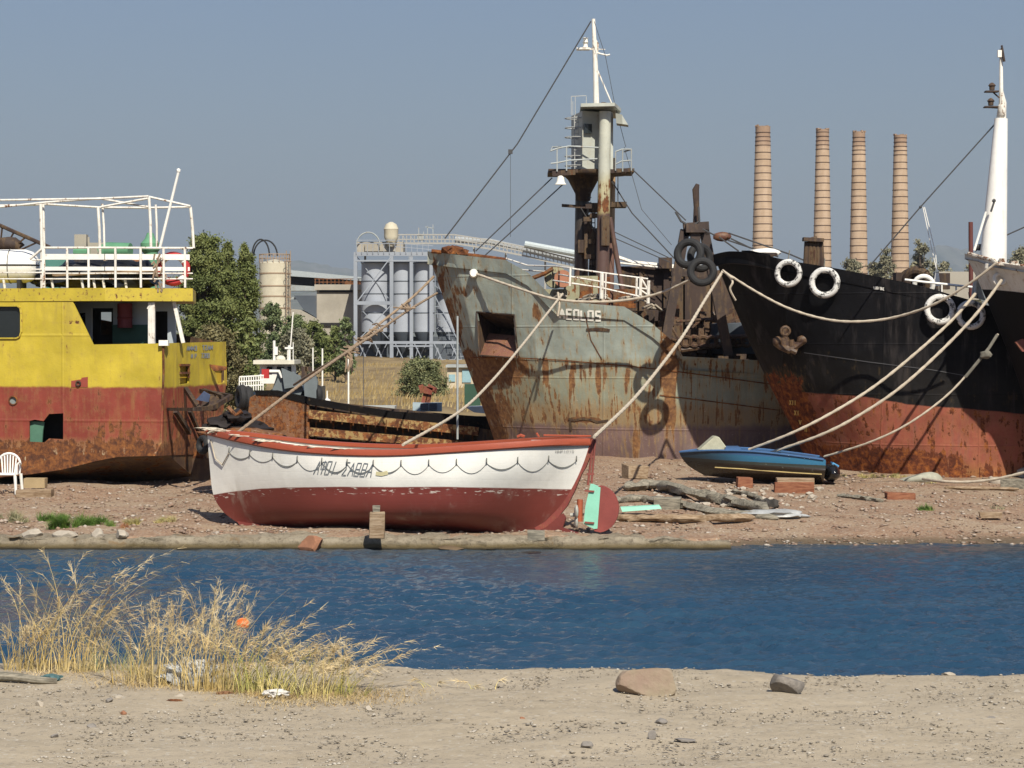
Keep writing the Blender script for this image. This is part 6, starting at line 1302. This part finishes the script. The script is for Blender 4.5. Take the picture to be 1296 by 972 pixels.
m = MB(); m.blob(P(1052, 598, YS+.5), (.2, .55, .22), 3, .12, 1.5); m.build('engine_cover', plain('glossy_black_film', (.012, .012, .014), .12, .2, 4, .6, spec=.7), sb)
m = MB(); m.box(P(1056, 588, YS+.5), (.16, .4, .06), ry=.5); m.build('blue_fin', plain('sky_blue_plastic', (.10, .33, .60), .4), sb)
def block(u, v, w_, d, h, mat, label, rz=0., name='timber_block', cat='block', z=None, jit=.012, group=None, dy=0.):
    q = PZ(u, v, gh(0, 48)); 
    for _ in range(4): q = PZ(u, v, gh(q.x, q.y))
    zz_ = q.z if z is None else z; m = MB(); m.box((q.x, q.y+d/2+dy, zz_+h/2-.02), (w_, d, h), rz=rz, jit=jit); return m.build(name, mat, label=label, cat=cat, bevel=.012, group=group)
gB = 'timber blocks on the shore'
block(942.5, 618, .33, .25, .26, M['wood_red'], 'red brown block standing under the front of the speedboat', .1, group=gB)
block(1006, 624, .86, .25, .25, M['wood_red'], 'long red brown block under the speedboat', -.05, group=gB)
q = block(1008, 624, .8, .3, .2, M['wood'], 'pale block stacked on the long red brown one under the speedboat', .0, group=gB, z=P(1008, 611, 52.7).z, dy=.1)
block(805, 606, .5, .35, .34, M['wood'], 'lone chunky block on bare gravel right of the lifeboat rudder', .35, group=gB, jit=.04)
block(845, 645, .55, .35, .26, M['wood_grey'], 'grey block lying among the driftwood', -.1, group=gB, jit=.02)
block(1140, 632, .6, .25, .16, M['wood_red'], 'low red block lying loose below the black ship', .05, group=gB, jit=.02)
block(1255, 655, .42, .25, .12, M['wood'], 'small brown block near the water at the right', -.1, group=gB)
block(1293, 620, .8, .4, .25, M['wood_grey'], 'thick grey beam end cut by the right edge', -.35, group=gB)
block(42, 629, .75, .3, .17, M['wood'], 'brown timber beam lying by the white chair', .02, group=gB); q = PZ(46, 620, .4); m = MB(); m.box(P(45, 611, 51.3), (.46, .3, .2), jit=.006); m.build('cardboard_box', plain('cardboard', (.36, .27, .15), .9), label='flat cardboard box standing on the timber beam', cat='box')
# driftwood and beams
def logm(pts, r, mat, label, seed=0, group='old driftwood timbers on the shore', rough=.35):
    r *= .85; rough += .15
    rr = random.Random(seed); sp = spline([Vector(q) for q in pts], 10); m = MB(); n = len(sp); seg = 9; vs = []; fs = []
    for i, c in enumerate(sp):
        t = (sp[min(i+1, n-1)]-sp[max(i-1, 0)]).normalized(); x = t.cross(Vector((0, 0, 1))).normalized(); y = x.cross(t)
        e = min(1, (i+.6)/2, (n-i)/3)
        for kq in range(seg):
            a = 6.283*kq/seg; rad = r*e*(1+rough*mnoise.noise(Vector((i*.5, math.cos(a)*1.4+seed, math.sin(a)*1.4)))*1.8); vs.append(c+x*math.cos(a)*rad*1.3+y*math.sin(a)*rad)
    for i in range(n-1):
        for kq in range(seg): fs.append((i*seg+kq, i*seg+(kq+1) % seg, (i+1)*seg+(kq+1) % seg, (i+1)*seg+kq))
    fs += [tuple(range(seg)), tuple((n-1)*seg+kq for kq in range(seg))]; m.add(vs, fs); return m.build('driftwood_timber', mat, label=label, cat='driftwood', group=group, smooth=True, ang=50)
def onG(u, v, up=0.):
    r = raydir(u, v); Y_ = np.arange(42.1, 75, .02) if v < 720 else np.arange(16.5, 24.6, .01); t = Y_/r.y; zz = CZ+r.z*t; g_ = ground_h(r.x*t, Y_)+up; d_ = zz-g_
    i = np.where(d_ <= 0)[0]; j = i[0] if len(i) else int(np.argmin(np.abs(d_))); return Vector((r.x*t[j], Y_[j], g_[j]))
logm([onG(790, 616, .1), onG(830, 614, .13), onG(870, 622, .13), onG(920, 634, .1), onG(972, 645, .1)], .115, M['wood_grey'], 'long curved grey driftwood log, uppermost of the heap', 1)
logm([onG(775, 634, .06), onG(815, 631, .08), onG(860, 638, .08), onG(905, 648, .06), onG(985, 656, .05)], .085, M['wood_grey'], 'split grey log running below the upper log', 2)
logm([onG(775, 655, .06), onG(830, 656, .08), onG(880, 656, .08), onG(955, 655, .07)], .085, M['wood'], 'brown half buried beam nearest the water in the heap', 3, rough=.15)
logm([onG(940, 640, .05), onG(965, 636, .12), onG(985, 640, .08)], .075, plain('charred_wood', (.05, .045, .04), .9, .4, 6, .6), 'charred stump at the right end of the driftwood heap', 4, rough=.6)
logm([onG(925, 622, .05), onG(950, 626, .06), onG(965, 634, .05)], .05, M['wood_grey'], 'short forked driftwood piece near the red block', 5, rough=.5)
logm([onG(1060, 627, .03), onG(1090, 630, .04), onG(1118, 634, .03)], .045, M['wood_grey'], 'thin driftwood stick below the speedboat stern', 6, rough=.5)
logm([onG(1195, 617, .03), onG(1240, 618, .05), onG(1290, 619, .05)], .05, M['wood'], 'long plank lying under the low rope at the right', 7, rough=.12)
q = onG(815, 653); m = MB(); m.poly([q+Vector((-.45, 0, .16)), q+Vector((.3, 0, .20)), q+Vector((.34, -.02, .14)), q+Vector((-.42, -.02, .08))], (0, .14, .01)); m.build('teal_board', M['teal'], label='strip of teal painted board lying on the brown beam', cat='board')
m = MB(); q = onG(975, 655); m.blob(q+Vector((0, 0, .06)), (.7, .3, .1), 3, .4, 1.8, seed=6); m.build('plastic_sheet', M['plastic_bag'], label='dusty grey plastic sheet covering the right end of the beam', cat='plastic sheet')
# white plastic chair
cx = PZ(3, 625, .5); ch = thing('garden_chair', 'white plastic garden chair standing in front of the yellow ship', 'chair', (P(12, 625, 50.4).x, 50.4, gh(-10.7, 50.4)))
O = WL[ch]; wp = plain('white_plastic', (.74, .73, .69), .45, .05)
def C_(x, y, z): return O+Vector((x, y, z))
m = MB(); m.box(C_(-.06, 0, .42), (.46, .44, .04)); m.build('seat', wp, ch, bevel=.015)
for sx, sy in ((.16, -.2), (-.28, -.2), (.20, .2), (-.3, .2)): m = MB(); m.tube([C_(sx*1.15, sy*1.1, 0), C_(sx, sy, .42)], [.028, .036], 8); m.build('leg', wp, ch)
m = MB(); arc = [C_(-.06+.24*math.cos(a), .2+.05, .62+.23*math.sin(a)) for a in np.linspace(0, math.pi, 12)]; m.tube([C_(.17, .2, .42)]+arc+[C_(-.29, .2, .42)], .025, 8)
for i in range(6): x = -.22+.064*i; zt_ = .62+.23*math.sqrt(max(0, 1-((x+.06)/.24)**2)); m.beam(C_(-.06+(x+.06)*.8, .22, .43), C_(x, .25, zt_), .03, .012)
m.build('backrest', wp, ch)
for s_ in (.2, -.32): m = MB(); m.tube([C_(s_, .22, .62), C_(s_, .0, .66), C_(s_, -.2, .62), C_(s_, -.22, .42)], .022, 8); m.build('armrest', wp, ch)
# rocks on the far shore
def rockat(u, v, s, mat, label, seed, name='rock', cat='rock', group=None, sink=.25):
    q = onG(u, v); m = MB(); m.rock(q+Vector((0, 0, s[2]*(1-sink))), s, 3, seed); return m.build(name, mat, label=label, cat=cat, group=group, smooth=False)
m = MB(); m.rock(Vector((PZ(396, 694, 0).x, 41.62, .09)), (.27, .17, .19), 3, 11, 9); m.build('boulder', M['stone_red'], label='reddish boulder at the water edge below the lifeboat', cat='boulder', smooth=False)
mm_ = MB(); mm_.rock(PZ(570, 696, .0)+Vector((0, 0, .02)), (.34, .15, .06), 2, 12); mm_.build('flat_stone', plain('wet_brown_stone', (.13, .09, .05), .6, .3), label='flat wet brown stone at the waterline right of the prop post', cat='stone')
G5 = 'pale stones on the quay edge'
for i, (u, v, sx, lb) in enumerate([(30, 684, .22, 'white rounded stone near the left end of the quay edge'), (75, 683, .25, 'long pale stone in the quay edge under the grass'), (118, 682, .16, 'angular grey white stone right of the green weeds'), (140, 687, .14, 'small cream stone next to the angular one')]):
    m = MB(); m.rock(Vector((PZ(u, v, .2).x, 42.05, .24)), (sx, .17, .12), 3, 50+i); m.build('stone', M['stone'], label=lb, cat='stone', group=G5, smooth=False)
m = MB(); q = onG(1166, 609); m.rock(q+Vector((0, .1, .0)), (.52, .3, .26), 3, 21, 8); m.build('concrete_lump', plain('pale_green_concrete', (.36, .36, .29), .9, .2, 6, .3), label='rounded pale concrete lump at the foot of the black ship', cat='concrete lump')
m = MB(); q = onG(1263, 612); m.rock(q+Vector((0, .1, .05)), (.2, .14, .17), 2, 22, 7); m.build('concrete_lump', M['stone'], label='small triangular pale lump behind the low rope', cat='concrete lump')
m = MB(); q = onG(1275, 604); m.rock(q+Vector((.5, .1, .05)), (.3, .2, .2), 2, 23, 7); m.build('concrete_lump', M['stone'], label='grey lump above the beam end at the right edge', cat='concrete lump')
rr = random.Random(12)
m = MB()
for i in range(70):
    u = rr.gauss(935, 70); v = rr.gauss(628, 8)
    if not 780 < u < 1060: continue
    q = onG(u, max(610, v)); s_ = rr.uniform(.04, .11); m.rock(q+Vector((0, 0, s_*.3)), (s_*1.3, s_, s_*.7), 1, i)
m.build('rubble', M['stone'], label='pale broken rubble strewn round the driftwood', cat='rubble', kind='stuff', smooth=False)
# gravel: uncountable
def pebbles(name, pts, smin, smax, mat, label, seed):
    rng = np.random.default_rng(seed); ico = np.array([(0,0,1),(.89,0,.45),(.28,.85,.45),(-.72,.53,.45),(-.72,-.53,.45),(.28,-.85,.45),(0,0,-.6)]); fc_ = np.array([(0,1,2),(0,2,3),(0,3,4),(0,4,5),(0,5,1),(6,2,1),(6,3,2),(6,4,3),(6,5,4),(6,1,5)])
    n = len(pts); s_ = smin*(smax/smin)**(rng.random(n)**2.2); a = rng.random(n)*6.283; R = np.stack([np.cos(a), -np.sin(a), np.sin(a), np.cos(a)], 1).reshape(n, 2, 2)
    v = ico[None]*(.7+.6*rng.random((n, 7, 1))); v = v*s_[:, None, None]*np.stack([np.ones(n)*1.2, .7+.5*rng.random(n), .35+.4*rng.random(n)], 1)[:, None, :]
    xy = np.einsum('nij,nkj->nki', R, v[:, :, :2]); v = np.concatenate([xy, v[:, :, 2:]], 2)+pts[:, None, :]
    V = v.reshape(-1, 3); F = (fc_[None]+np.arange(n)[:, None, None]*7).reshape(-1, 3); return meta(quads_mesh(name, V, F, mat), label, 'gravel', None, 'stuff')
def pebmat(name, cols):
    k = NT(name); p = k.pos(); v = k.sep(k.voro(p, 7.))[0]; return k.fin(k.ramp(v, [(i/(len(cols)-.9), c) for i, c in enumerate(cols)]), .9, spec=.2)
n = 16000; y_ = 42.0+RNG.random(n)**1.25*18; x_ = (RNG.random(n)-.5)*y_*.48; x_, y_ = x_, y_+np.where(x_ > 3.7, .5, .7)
pebbles('gravel', np.stack([x_, y_, ground_h(x_, y_)], 1), .012, .075, pebmat('shore_gravel', [(.30, .22, .16), (.22, .135, .095), (.38, .32, .26), (.16, .10, .075), (.27, .19, .135), (.42, .38, .33)]), 'reddish and pale gravel covering the far shore', 5)
n = 17000; y_ = 17.3+RNG.random(n)*6.4; x_ = (RNG.random(n)-.5)*y_*.5
pebbles('grit', np.stack([x_, y_, ground_h(x_, y_)], 1), .004, .026, pebmat('near_grit', [(.30, .265, .21), (.24, .205, .16), (.42, .385, .33), (.17, .15, .125), (.33, .29, .225)]), 'dusty grit and small chips on the near bank', 6)
# stones on the near bank
G6 = 'stones lying on the near bank'
def nrock(u, v, wpx, hpx, mat, label, seed, cuts=12, ang=25):
    q = onG(u, v); s_ = q.y/FP; m = MB(); m.rock(q+Vector((0, 0, hpx*s_*.38)), (wpx*s_/2*1.25, wpx*s_/2*.9, hpx*s_*.85), 4 if wpx > 30 else 3, seed, cuts, .38, .8); return m.build('stone', mat, label=label, cat='stone', group=G6, smooth=False)
nrock(820, 877, 66, 30, plain('ochre_and_pink_stone', (.27, .225, .155), .9, .25, 3, .9, c2=(.25, .175, .135)), 'large ochre stone with a pink left end on the near bank', 3, 9)
nrock(997, 878, 36, 26, plain('dark_flint_stone', (.12, .11, .10), .8, .3, 7, .8, c2=(.22, .195, .17)), 'pointed dark grey stone right of the large ochre one', 8, 7)
for i, (u, v, w_, h_, mt, lb) in enumerate([(51, 893, 10, 6, 'stone', 'small white stone below the stick at left'), (137, 889, 10, 6, 'stone_grey', 'dark pebble under the grass at left'), (152, 884, 12, 4, 'stone', 'flat white chip under the left grass'), (227, 884, 15, 6, 'stone', 'pale flake at the foot of the middle grass'), (467, 899, 8, 5, 'stone', 'tiny bright white pebble right of the grass'), (835, 916, 16, 6, 'stone_grey', 'dark flat stone below the large ochre one'), (826, 935, 10, 9, 'stone_grey', 'round dark pebble low on the bank'), (743, 946, 13, 8, 'stone_grey', 'blue grey pebble near the bottom edge left of centre right'), (866, 938, 24, 3, 'stone_grey', 'thin dark splinter lying right of the round pebble'), (1253, 911, 12, 4, 'stone_grey', 'small grey stone far right on the bank'), (1267, 918, 10, 5, 'stone', 'pale pebble beside the far right grey stone'), (862, 924, 11, 5, 'stone', 'pale chip above the dark splinter'), (1200, 851, 16, 4, 'stone', 'flat pale slab on the brink of the near bank'), (1228, 962, 12, 3, 'stone', 'whitish chip at the bottom right'), (115, 920, 14, 4, 'stone_grey', 'flat grey stone near the lower left'), (70, 933, 10, 4, 'stone_grey', 'dark chip in the lower left corner area'), (156, 904, 8, 4, 'stone_red', 'small brown pebble in the lower left'), (660, 912, 9, 4, 'stone_red', 'reddish pebble in the middle of the bank')]):
    nrock(u, v, w_, h_, M[mt], lb, 60+i, 8)
m = MB(); q = [onG(-20, 855, .04), onG(20, 857, .05), onG(50, 861, .04), onG(72, 862, .03)]; m.tube(spline(q, 6), [.05-.0012*i for i in range(19)], 9); m.build('driftwood_branch', M['wood_grey'], label='grey branch lying at the left edge of the near bank', cat='branch')
m = MB(); q = onG(65, 862); m.blob(q+Vector((0, -.02, .03)), (.10, .06, .04), 3, .4, 2); m.build('net_scrap', plain('blue_green_net', (.08, .17, .18), .8, .4, 20, .6), label='scrap of blue green net at the tip of the branch', cat='net')
def crumple(name, c, size, mat, label, cat, seed, amp=.55):
    m = MB(); m.blob(c, size, 4, amp, 2.6, seed=seed); return m.build(name, mat, label=label, cat=cat, smooth=True, ang=60)
q = onG(240, 866); crumple('plastic_bag', q+Vector((0, 0, .09)), (.26, .12, .13), M['plastic_bag'], 'torn translucent grey plastic bag caught in the grass', 'plastic bag', 3)
q = onG(350, 881); crumple('paper_scrap', q+Vector((0, -.03, .03)), (.11, .06, .035), plain('white_paper_scrap', (.6, .58, .54), .8), 'white crumpled scrap at the foot of the right grass', 'litter', 5)
for i, (u, v, lb) in enumerate([(285, 880, 'brown dead leaf curled under the middle grass'), (222, 890, 'brown dry leaf at the left foot of the middle grass')]):
    q = onG(u, v); crumple('dead_leaf', q+Vector((0, 0, .015)), (.07, .04, .02), M['rust_orange'] if i else plain('dead_leaf_brown', (.2, .1, .05), .9), lb, 'leaf', 8+i)
q = PZ(307, 794, .0); b_ = thing('mooring_buoy', 'small orange buoy floating on the water behind the grass', 'buoy', q); m = MB(); m.blob(q+Vector((0, 0, .04)), (.09, .09, .085), 3, .03); m.build('float', M['orange'], b_); m = MB(); m.torus(q+Vector((0, 0, .14)), .025, .008, (0, 1, 0), 12, 6); m.build('ring', M['wire'], b_)
# ------------------------------------------------------------------ tall dry grass on the near bank
def tuft(name, label, bases, heights, lean, mat, n, seed, plume=.55, cat='grass', group='dry grass tufts on the near bank', wd=.0035, spread=.16, dirx=1.0):
    """stems curving over with feathery heads; one tuft is one plant"""
    rng = np.random.default_rng(seed); VS = []; FS = []; off = 0; PV = []; PF = []; poff = 0
    for (u, v), h in zip(bases, heights):
        c = onG(u, v)
        for i in range(n):
            x0 = c.x+rng.normal(0, spread); y0 = c.y+rng.normal(0, spread*.6); z0 = float(ground_h(np.array([x0]), np.array([y0]))[0])-.02
            H = h*(rng.uniform(.25, .72) if rng.random() < .6 else rng.uniform(.6, 1.12)); tall = H > .55*h; a = rng.normal(.0, .9); L = H*lean*rng.uniform(.15, 1.25)*(1 if rng.random() < .82 else -.7)
            dx = L*math.cos(a)*dirx+rng.normal(0, .03)+(x0-c.x)*.9; dy = L*math.sin(a)*.5; w_ = wd*rng.uniform(.7, 1.5); seg = 7; pts = []
            for k_ in range(seg+1):
                t = k_/seg; pts.append((x0+dx*t**1.9, y0+dy*t**1.9, z0+H*(t-.22*lean*t**3)))
            wa = rng.uniform(0, 3.14); ex, ey = math.cos(wa)*.5+.6, math.sin(wa)*.6
            for k_, q in enumerate(pts):
                kk = w_*(1-.8*k_/seg); VS += [(q[0]-ex*kk, q[1]-ey*kk, q[2]), (q[0]+ex*kk, q[1]+ey*kk, q[2])]
            for k_ in range(seg): FS.append((off+2*k_, off+2*k_+1, off+2*k_+3, off+2*k_+2))
            off += 2*(seg+1)
            if tall and rng.random() < plume:
                # feathery head: short fine hairs along the last third
                for j in range(34):
                    t = .62+.40*rng.random(); f = min(t, 1)*seg; k0 = min(int(f), seg-1); fr_ = f-k0; p0 = np.array(pts[k0])*(1-fr_)+np.array(pts[k0+1])*fr_
                    tg_v = np.array(pts[seg])-np.array(pts[seg-1]); tg_v /= np.linalg.norm(tg_v)+1e-9
                    d_ = tg_v*rng.uniform(.5, 1.3)+rng.normal(0, .38, 3); d_[2] -= .25; d_ *= .075*rng.uniform(.5, 1.4)/np.linalg.norm(d_)
                    s_ = np.cross(d_, rng.normal(size=3)); s_ /= np.linalg.norm(s_)+1e-9; s_ *= .0021
                    PV += [p0-s_, p0+s_, p0+d_+s_*.3, p0+d_-s_*.3]; PF.append((poff, poff+1, poff+2, poff+3)); poff += 4
    c = onG(*bases[0]); t_ = thing(name, label, cat, c, group)
    quads_mesh('blades', np.array(VS), np.array(FS), mat, t_)
    if PV: quads_mesh('seed_heads', np.array(PV), np.array(PF), M['plume'], t_)
    return t_
M['plume'] = leafmat('feathery_seed_heads', (.36, .28, .16), (.48, .39, .23), (.58, .5, .34), 2)
gy = leafmat('golden_dry_grass', (.22, .17, .07), (.36, .28, .12), (.48, .40, .22), 2.2); gg = leafmat('green_gold_grass', (.15, .17, .05), (.30, .29, .09), (.50, .43, .20), 2.2)
tuft('grass_tuft', 'tallest golden grass tuft, curving right, at the left on the near bank', [(52, 850), (82, 852), (112, 851), (25, 849)], [1.1, 1.38, 1.25, .8], .85, gy, 62, 1, .42, spread=.12)
tuft('grass_tuft', 'middle grass tuft round the plastic bag with upright reddish plumes', [(175, 862), (215, 868), (262, 874), (290, 874)], [.72, .85, 1.02, .95], .42, gy, 80, 2, .45, spread=.15)
tuft('grass_tuft', 'right grass tuft with plumes bent low toward the right', [(320, 876), (355, 878), (395, 880), (430, 879)], [.78, .66, .68, .60], .95, gg, 85, 3, .55, spread=.14)
tuft('grass_tuft', 'sparse green grey stalks between the left and middle tufts', [(140, 850), (185, 855)], [.5, .52], .35, leafmat('green_grey_stalks', (.12, .14, .07), (.2, .22, .11), (.33, .31, .17), 2), 60, 4, .15, spread=.15)
tuft('grass_tuft', 'lone creeping stalks reaching out at the right end of the grass', [(545, 870), (600, 872)], [.22, .16], 1.6, gg, 9, 5, .3, spread=.08, dirx=-1.)
# flattened straw at the feet
n = 9000; uu = RNG.choice([60, 110, 170, 230, 280, 330, 390, 440, 500], n, p=[.1, .1, .12, .15, .15, .14, .12, .09, .03])+RNG.normal(0, 26, n); vv = 846+np.clip((uu-60)/300, 0, 1)*34+RNG.normal(0, 7, n)
pts = np.array([onG(a, max(838, b)) for a, b in zip(uu, vv)]); V, F = blades(pts-np.array([0, 0, .008]), .07, 2.4, .003, 3, curve=.1)
meta(quads_mesh('straw', V, F, leafmat('flattened_straw', (.25, .18, .085), (.35, .27, .14), (.44, .37, .23), 3)), 'flattened straw at the foot of the tufts', 'straw', None, 'stuff')
# green weeds on the far shore
def weed(name, label, u, v, w_px, h_m, n, mat, seed, group=None, cat='weed'):
    rng = np.random.default_rng(seed); c = onG(u, v); half = c.y/FP*w_px/2; nt = max(2, int(w_px/7)); VS = []; FS = []; off = 0
    for t_ in range(nt):
        cx_ = c.x+rng.uniform(-1, 1)*half; cy_ = c.y+rng.uniform(-.5, .5)*max(.1, half*.55); hh = h_m*rng.uniform(.4, 1.1)*(1-.5*abs(cx_-c.x)/half); m_ = max(12, n//nt)
        for i in range(m_):
            a = rng.uniform(0, 6.283); H = hh*rng.uniform(.35, 1.05); L = H*rng.uniform(.1, 1.1); x0 = cx_+rng.normal(0, .035); y0 = cy_+rng.normal(0, .035); z0 = gh(x0, y0)-.01; wa = rng.uniform(0, 3.14); w_ = .006*rng.uniform(.6, 1.5); ex, ey = math.cos(wa)*w_, math.sin(wa)*w_
            for k_ in range(5):
                t = k_/4; q = (x0+math.cos(a)*L*t**1.5, y0+math.sin(a)*L*t**1.5, z0+H*(t-.35*t*t*(L/H))); kk = 1-.85*t; VS += [(q[0]-ex*kk, q[1]-ey*kk, q[2]), (q[0]+ex*kk, q[1]+ey*kk, q[2])]
            for k_ in range(4): FS.append((off+2*k_, off+2*k_+1, off+2*k_+3, off+2*k_+2))
            off += 10
    t = thing(name, label, cat, c, group); quads_mesh('blades', np.array(VS), np.array(FS), mat, t); return t
wg = leafmat('fresh_green_weed', (.04, .085, .015), (.08, .15, .03), (.14, .21, .05), 3); wy = leafmat('yellow_green_weed', (.2, .19, .07), (.3, .27, .11), (.4, .34, .17), 3); wgr = leafmat('grey_green_weed', (.13, .14, .08), (.2, .2, .12), (.28, .26, .17), 3)
Gw = 'weeds on the far shore'
weed('weed_clump', 'dense bright green weed clump on the left shore, widest of all', 105, 667, 78, .5, 1900, wg, 1, Gw)
weed('weed_clump', 'smaller bright green weed clump behind the widest one', 62, 660, 40, .34, 700, wg, 2, Gw)
weed('weed_clump', 'bright green sprigs at the right of the widest clump', 135, 663, 40, .32, 600, wg, 3, Gw)
weed('weed_clump', 'straw yellow weeds right of the green clumps', 190, 662, 60, .3, 900, wy, 4, Gw)
weed('weed_clump', 'grey green wispy weeds at the left edge', 15, 660, 50, .3, 700, wgr, 5, Gw)
weed('weed_clump', 'small reddish dry sprig right of the green weeds', 155, 668, 16, .22, 120, leafmat('reddish_sprig', (.2, .08, .04), (.3, .13, .07), (.35, .2, .1), 3), 6, Gw)
weed('weed_clump', 'little green plant on bare gravel below the black ship', 1172, 646, 22, .24, 260, wg, 7, Gw)
weed('weed_clump', 'dry yellow grass fringe at the foot of the red hull', 1110, 604, 110, .16, 900, wy, 8, Gw)
weed('weed_clump', 'thin yellow tuft on gravel right of the pale lump', 1190, 612, 40, .12, 260, wy, 9, Gw)
weed('weed_clump', 'wispy grey green weed near the small brown block', 1262, 645, 16, .3, 60, wgr, 10, Gw)

# ------------------------------------------------------------------ sub-parts: small pieces belong to the part that carries them
SUBS = {'rail_bars': ('rail_post', 'rail_brace'), 'rail_tubes': ('rail_post', 'rail_boards', 'rope_tangle'), 'lookout_house': ('window', 'house_roof', 'caged_ladder'), 'lookout_platform': ('platform_rail', 'floodlight_shade'),
 'mast_bracket': ('mast_lamp',), 'lamp_brackets': ('mast_lamp',), 'anchor_pocket': ('rusty_anchor',), 'foredeck': ('winch_frame', 'deck_gear', 'rope_pile'), 'winch_frame': (), 'bow_gantry': ('gantry_pole', 'pulley_block'), 'hold_coaming': ('coaming_lip', 'lip_box'),
 'awning_frame': ('awning_post',), 'window_frame': ('window_pane',), 'porthole_rim': ('porthole_glass',), 'cabin_wall': ('green_panel', 'white_stanchion', 'cabin_interior'), 'stern_bracket': ('blue_plate',), 'rudder_blade': ('rudder_cheek', 'rudder_stock'),
 'wheelhouse': ('window', 'wheelhouse_roof'), 'white_rail': ('red_lifebuoy_box',), 'winch_reel': ('white_reel_rim',), 'mast': ('mast_cleat', 'white_strut', 'topmast'), 'grab_line': ('line_hook',), 'tank': ('rings_and_railing', 'ladder', 'filler_hose'), 'silo': ('silo_bands',), 'blue_box': ('box_window',), 'side_beam': ('brackets',), 'gunwale': ('peeling_putty', 'deck_cleat', 'white_plate')}
for top in [o for o in bpy.data.objects if o.parent is None and o.get('category')]:
    kids = [o for o in bpy.data.objects if o.parent == top]
    for pn, cn in SUBS.items():
        pa = next((o for o in kids if o.name.split('.')[0] == pn), None)
        if pa is None: continue
        for c in kids:
            if c.name.split('.')[0] in cn and c is not pa: c.parent = pa
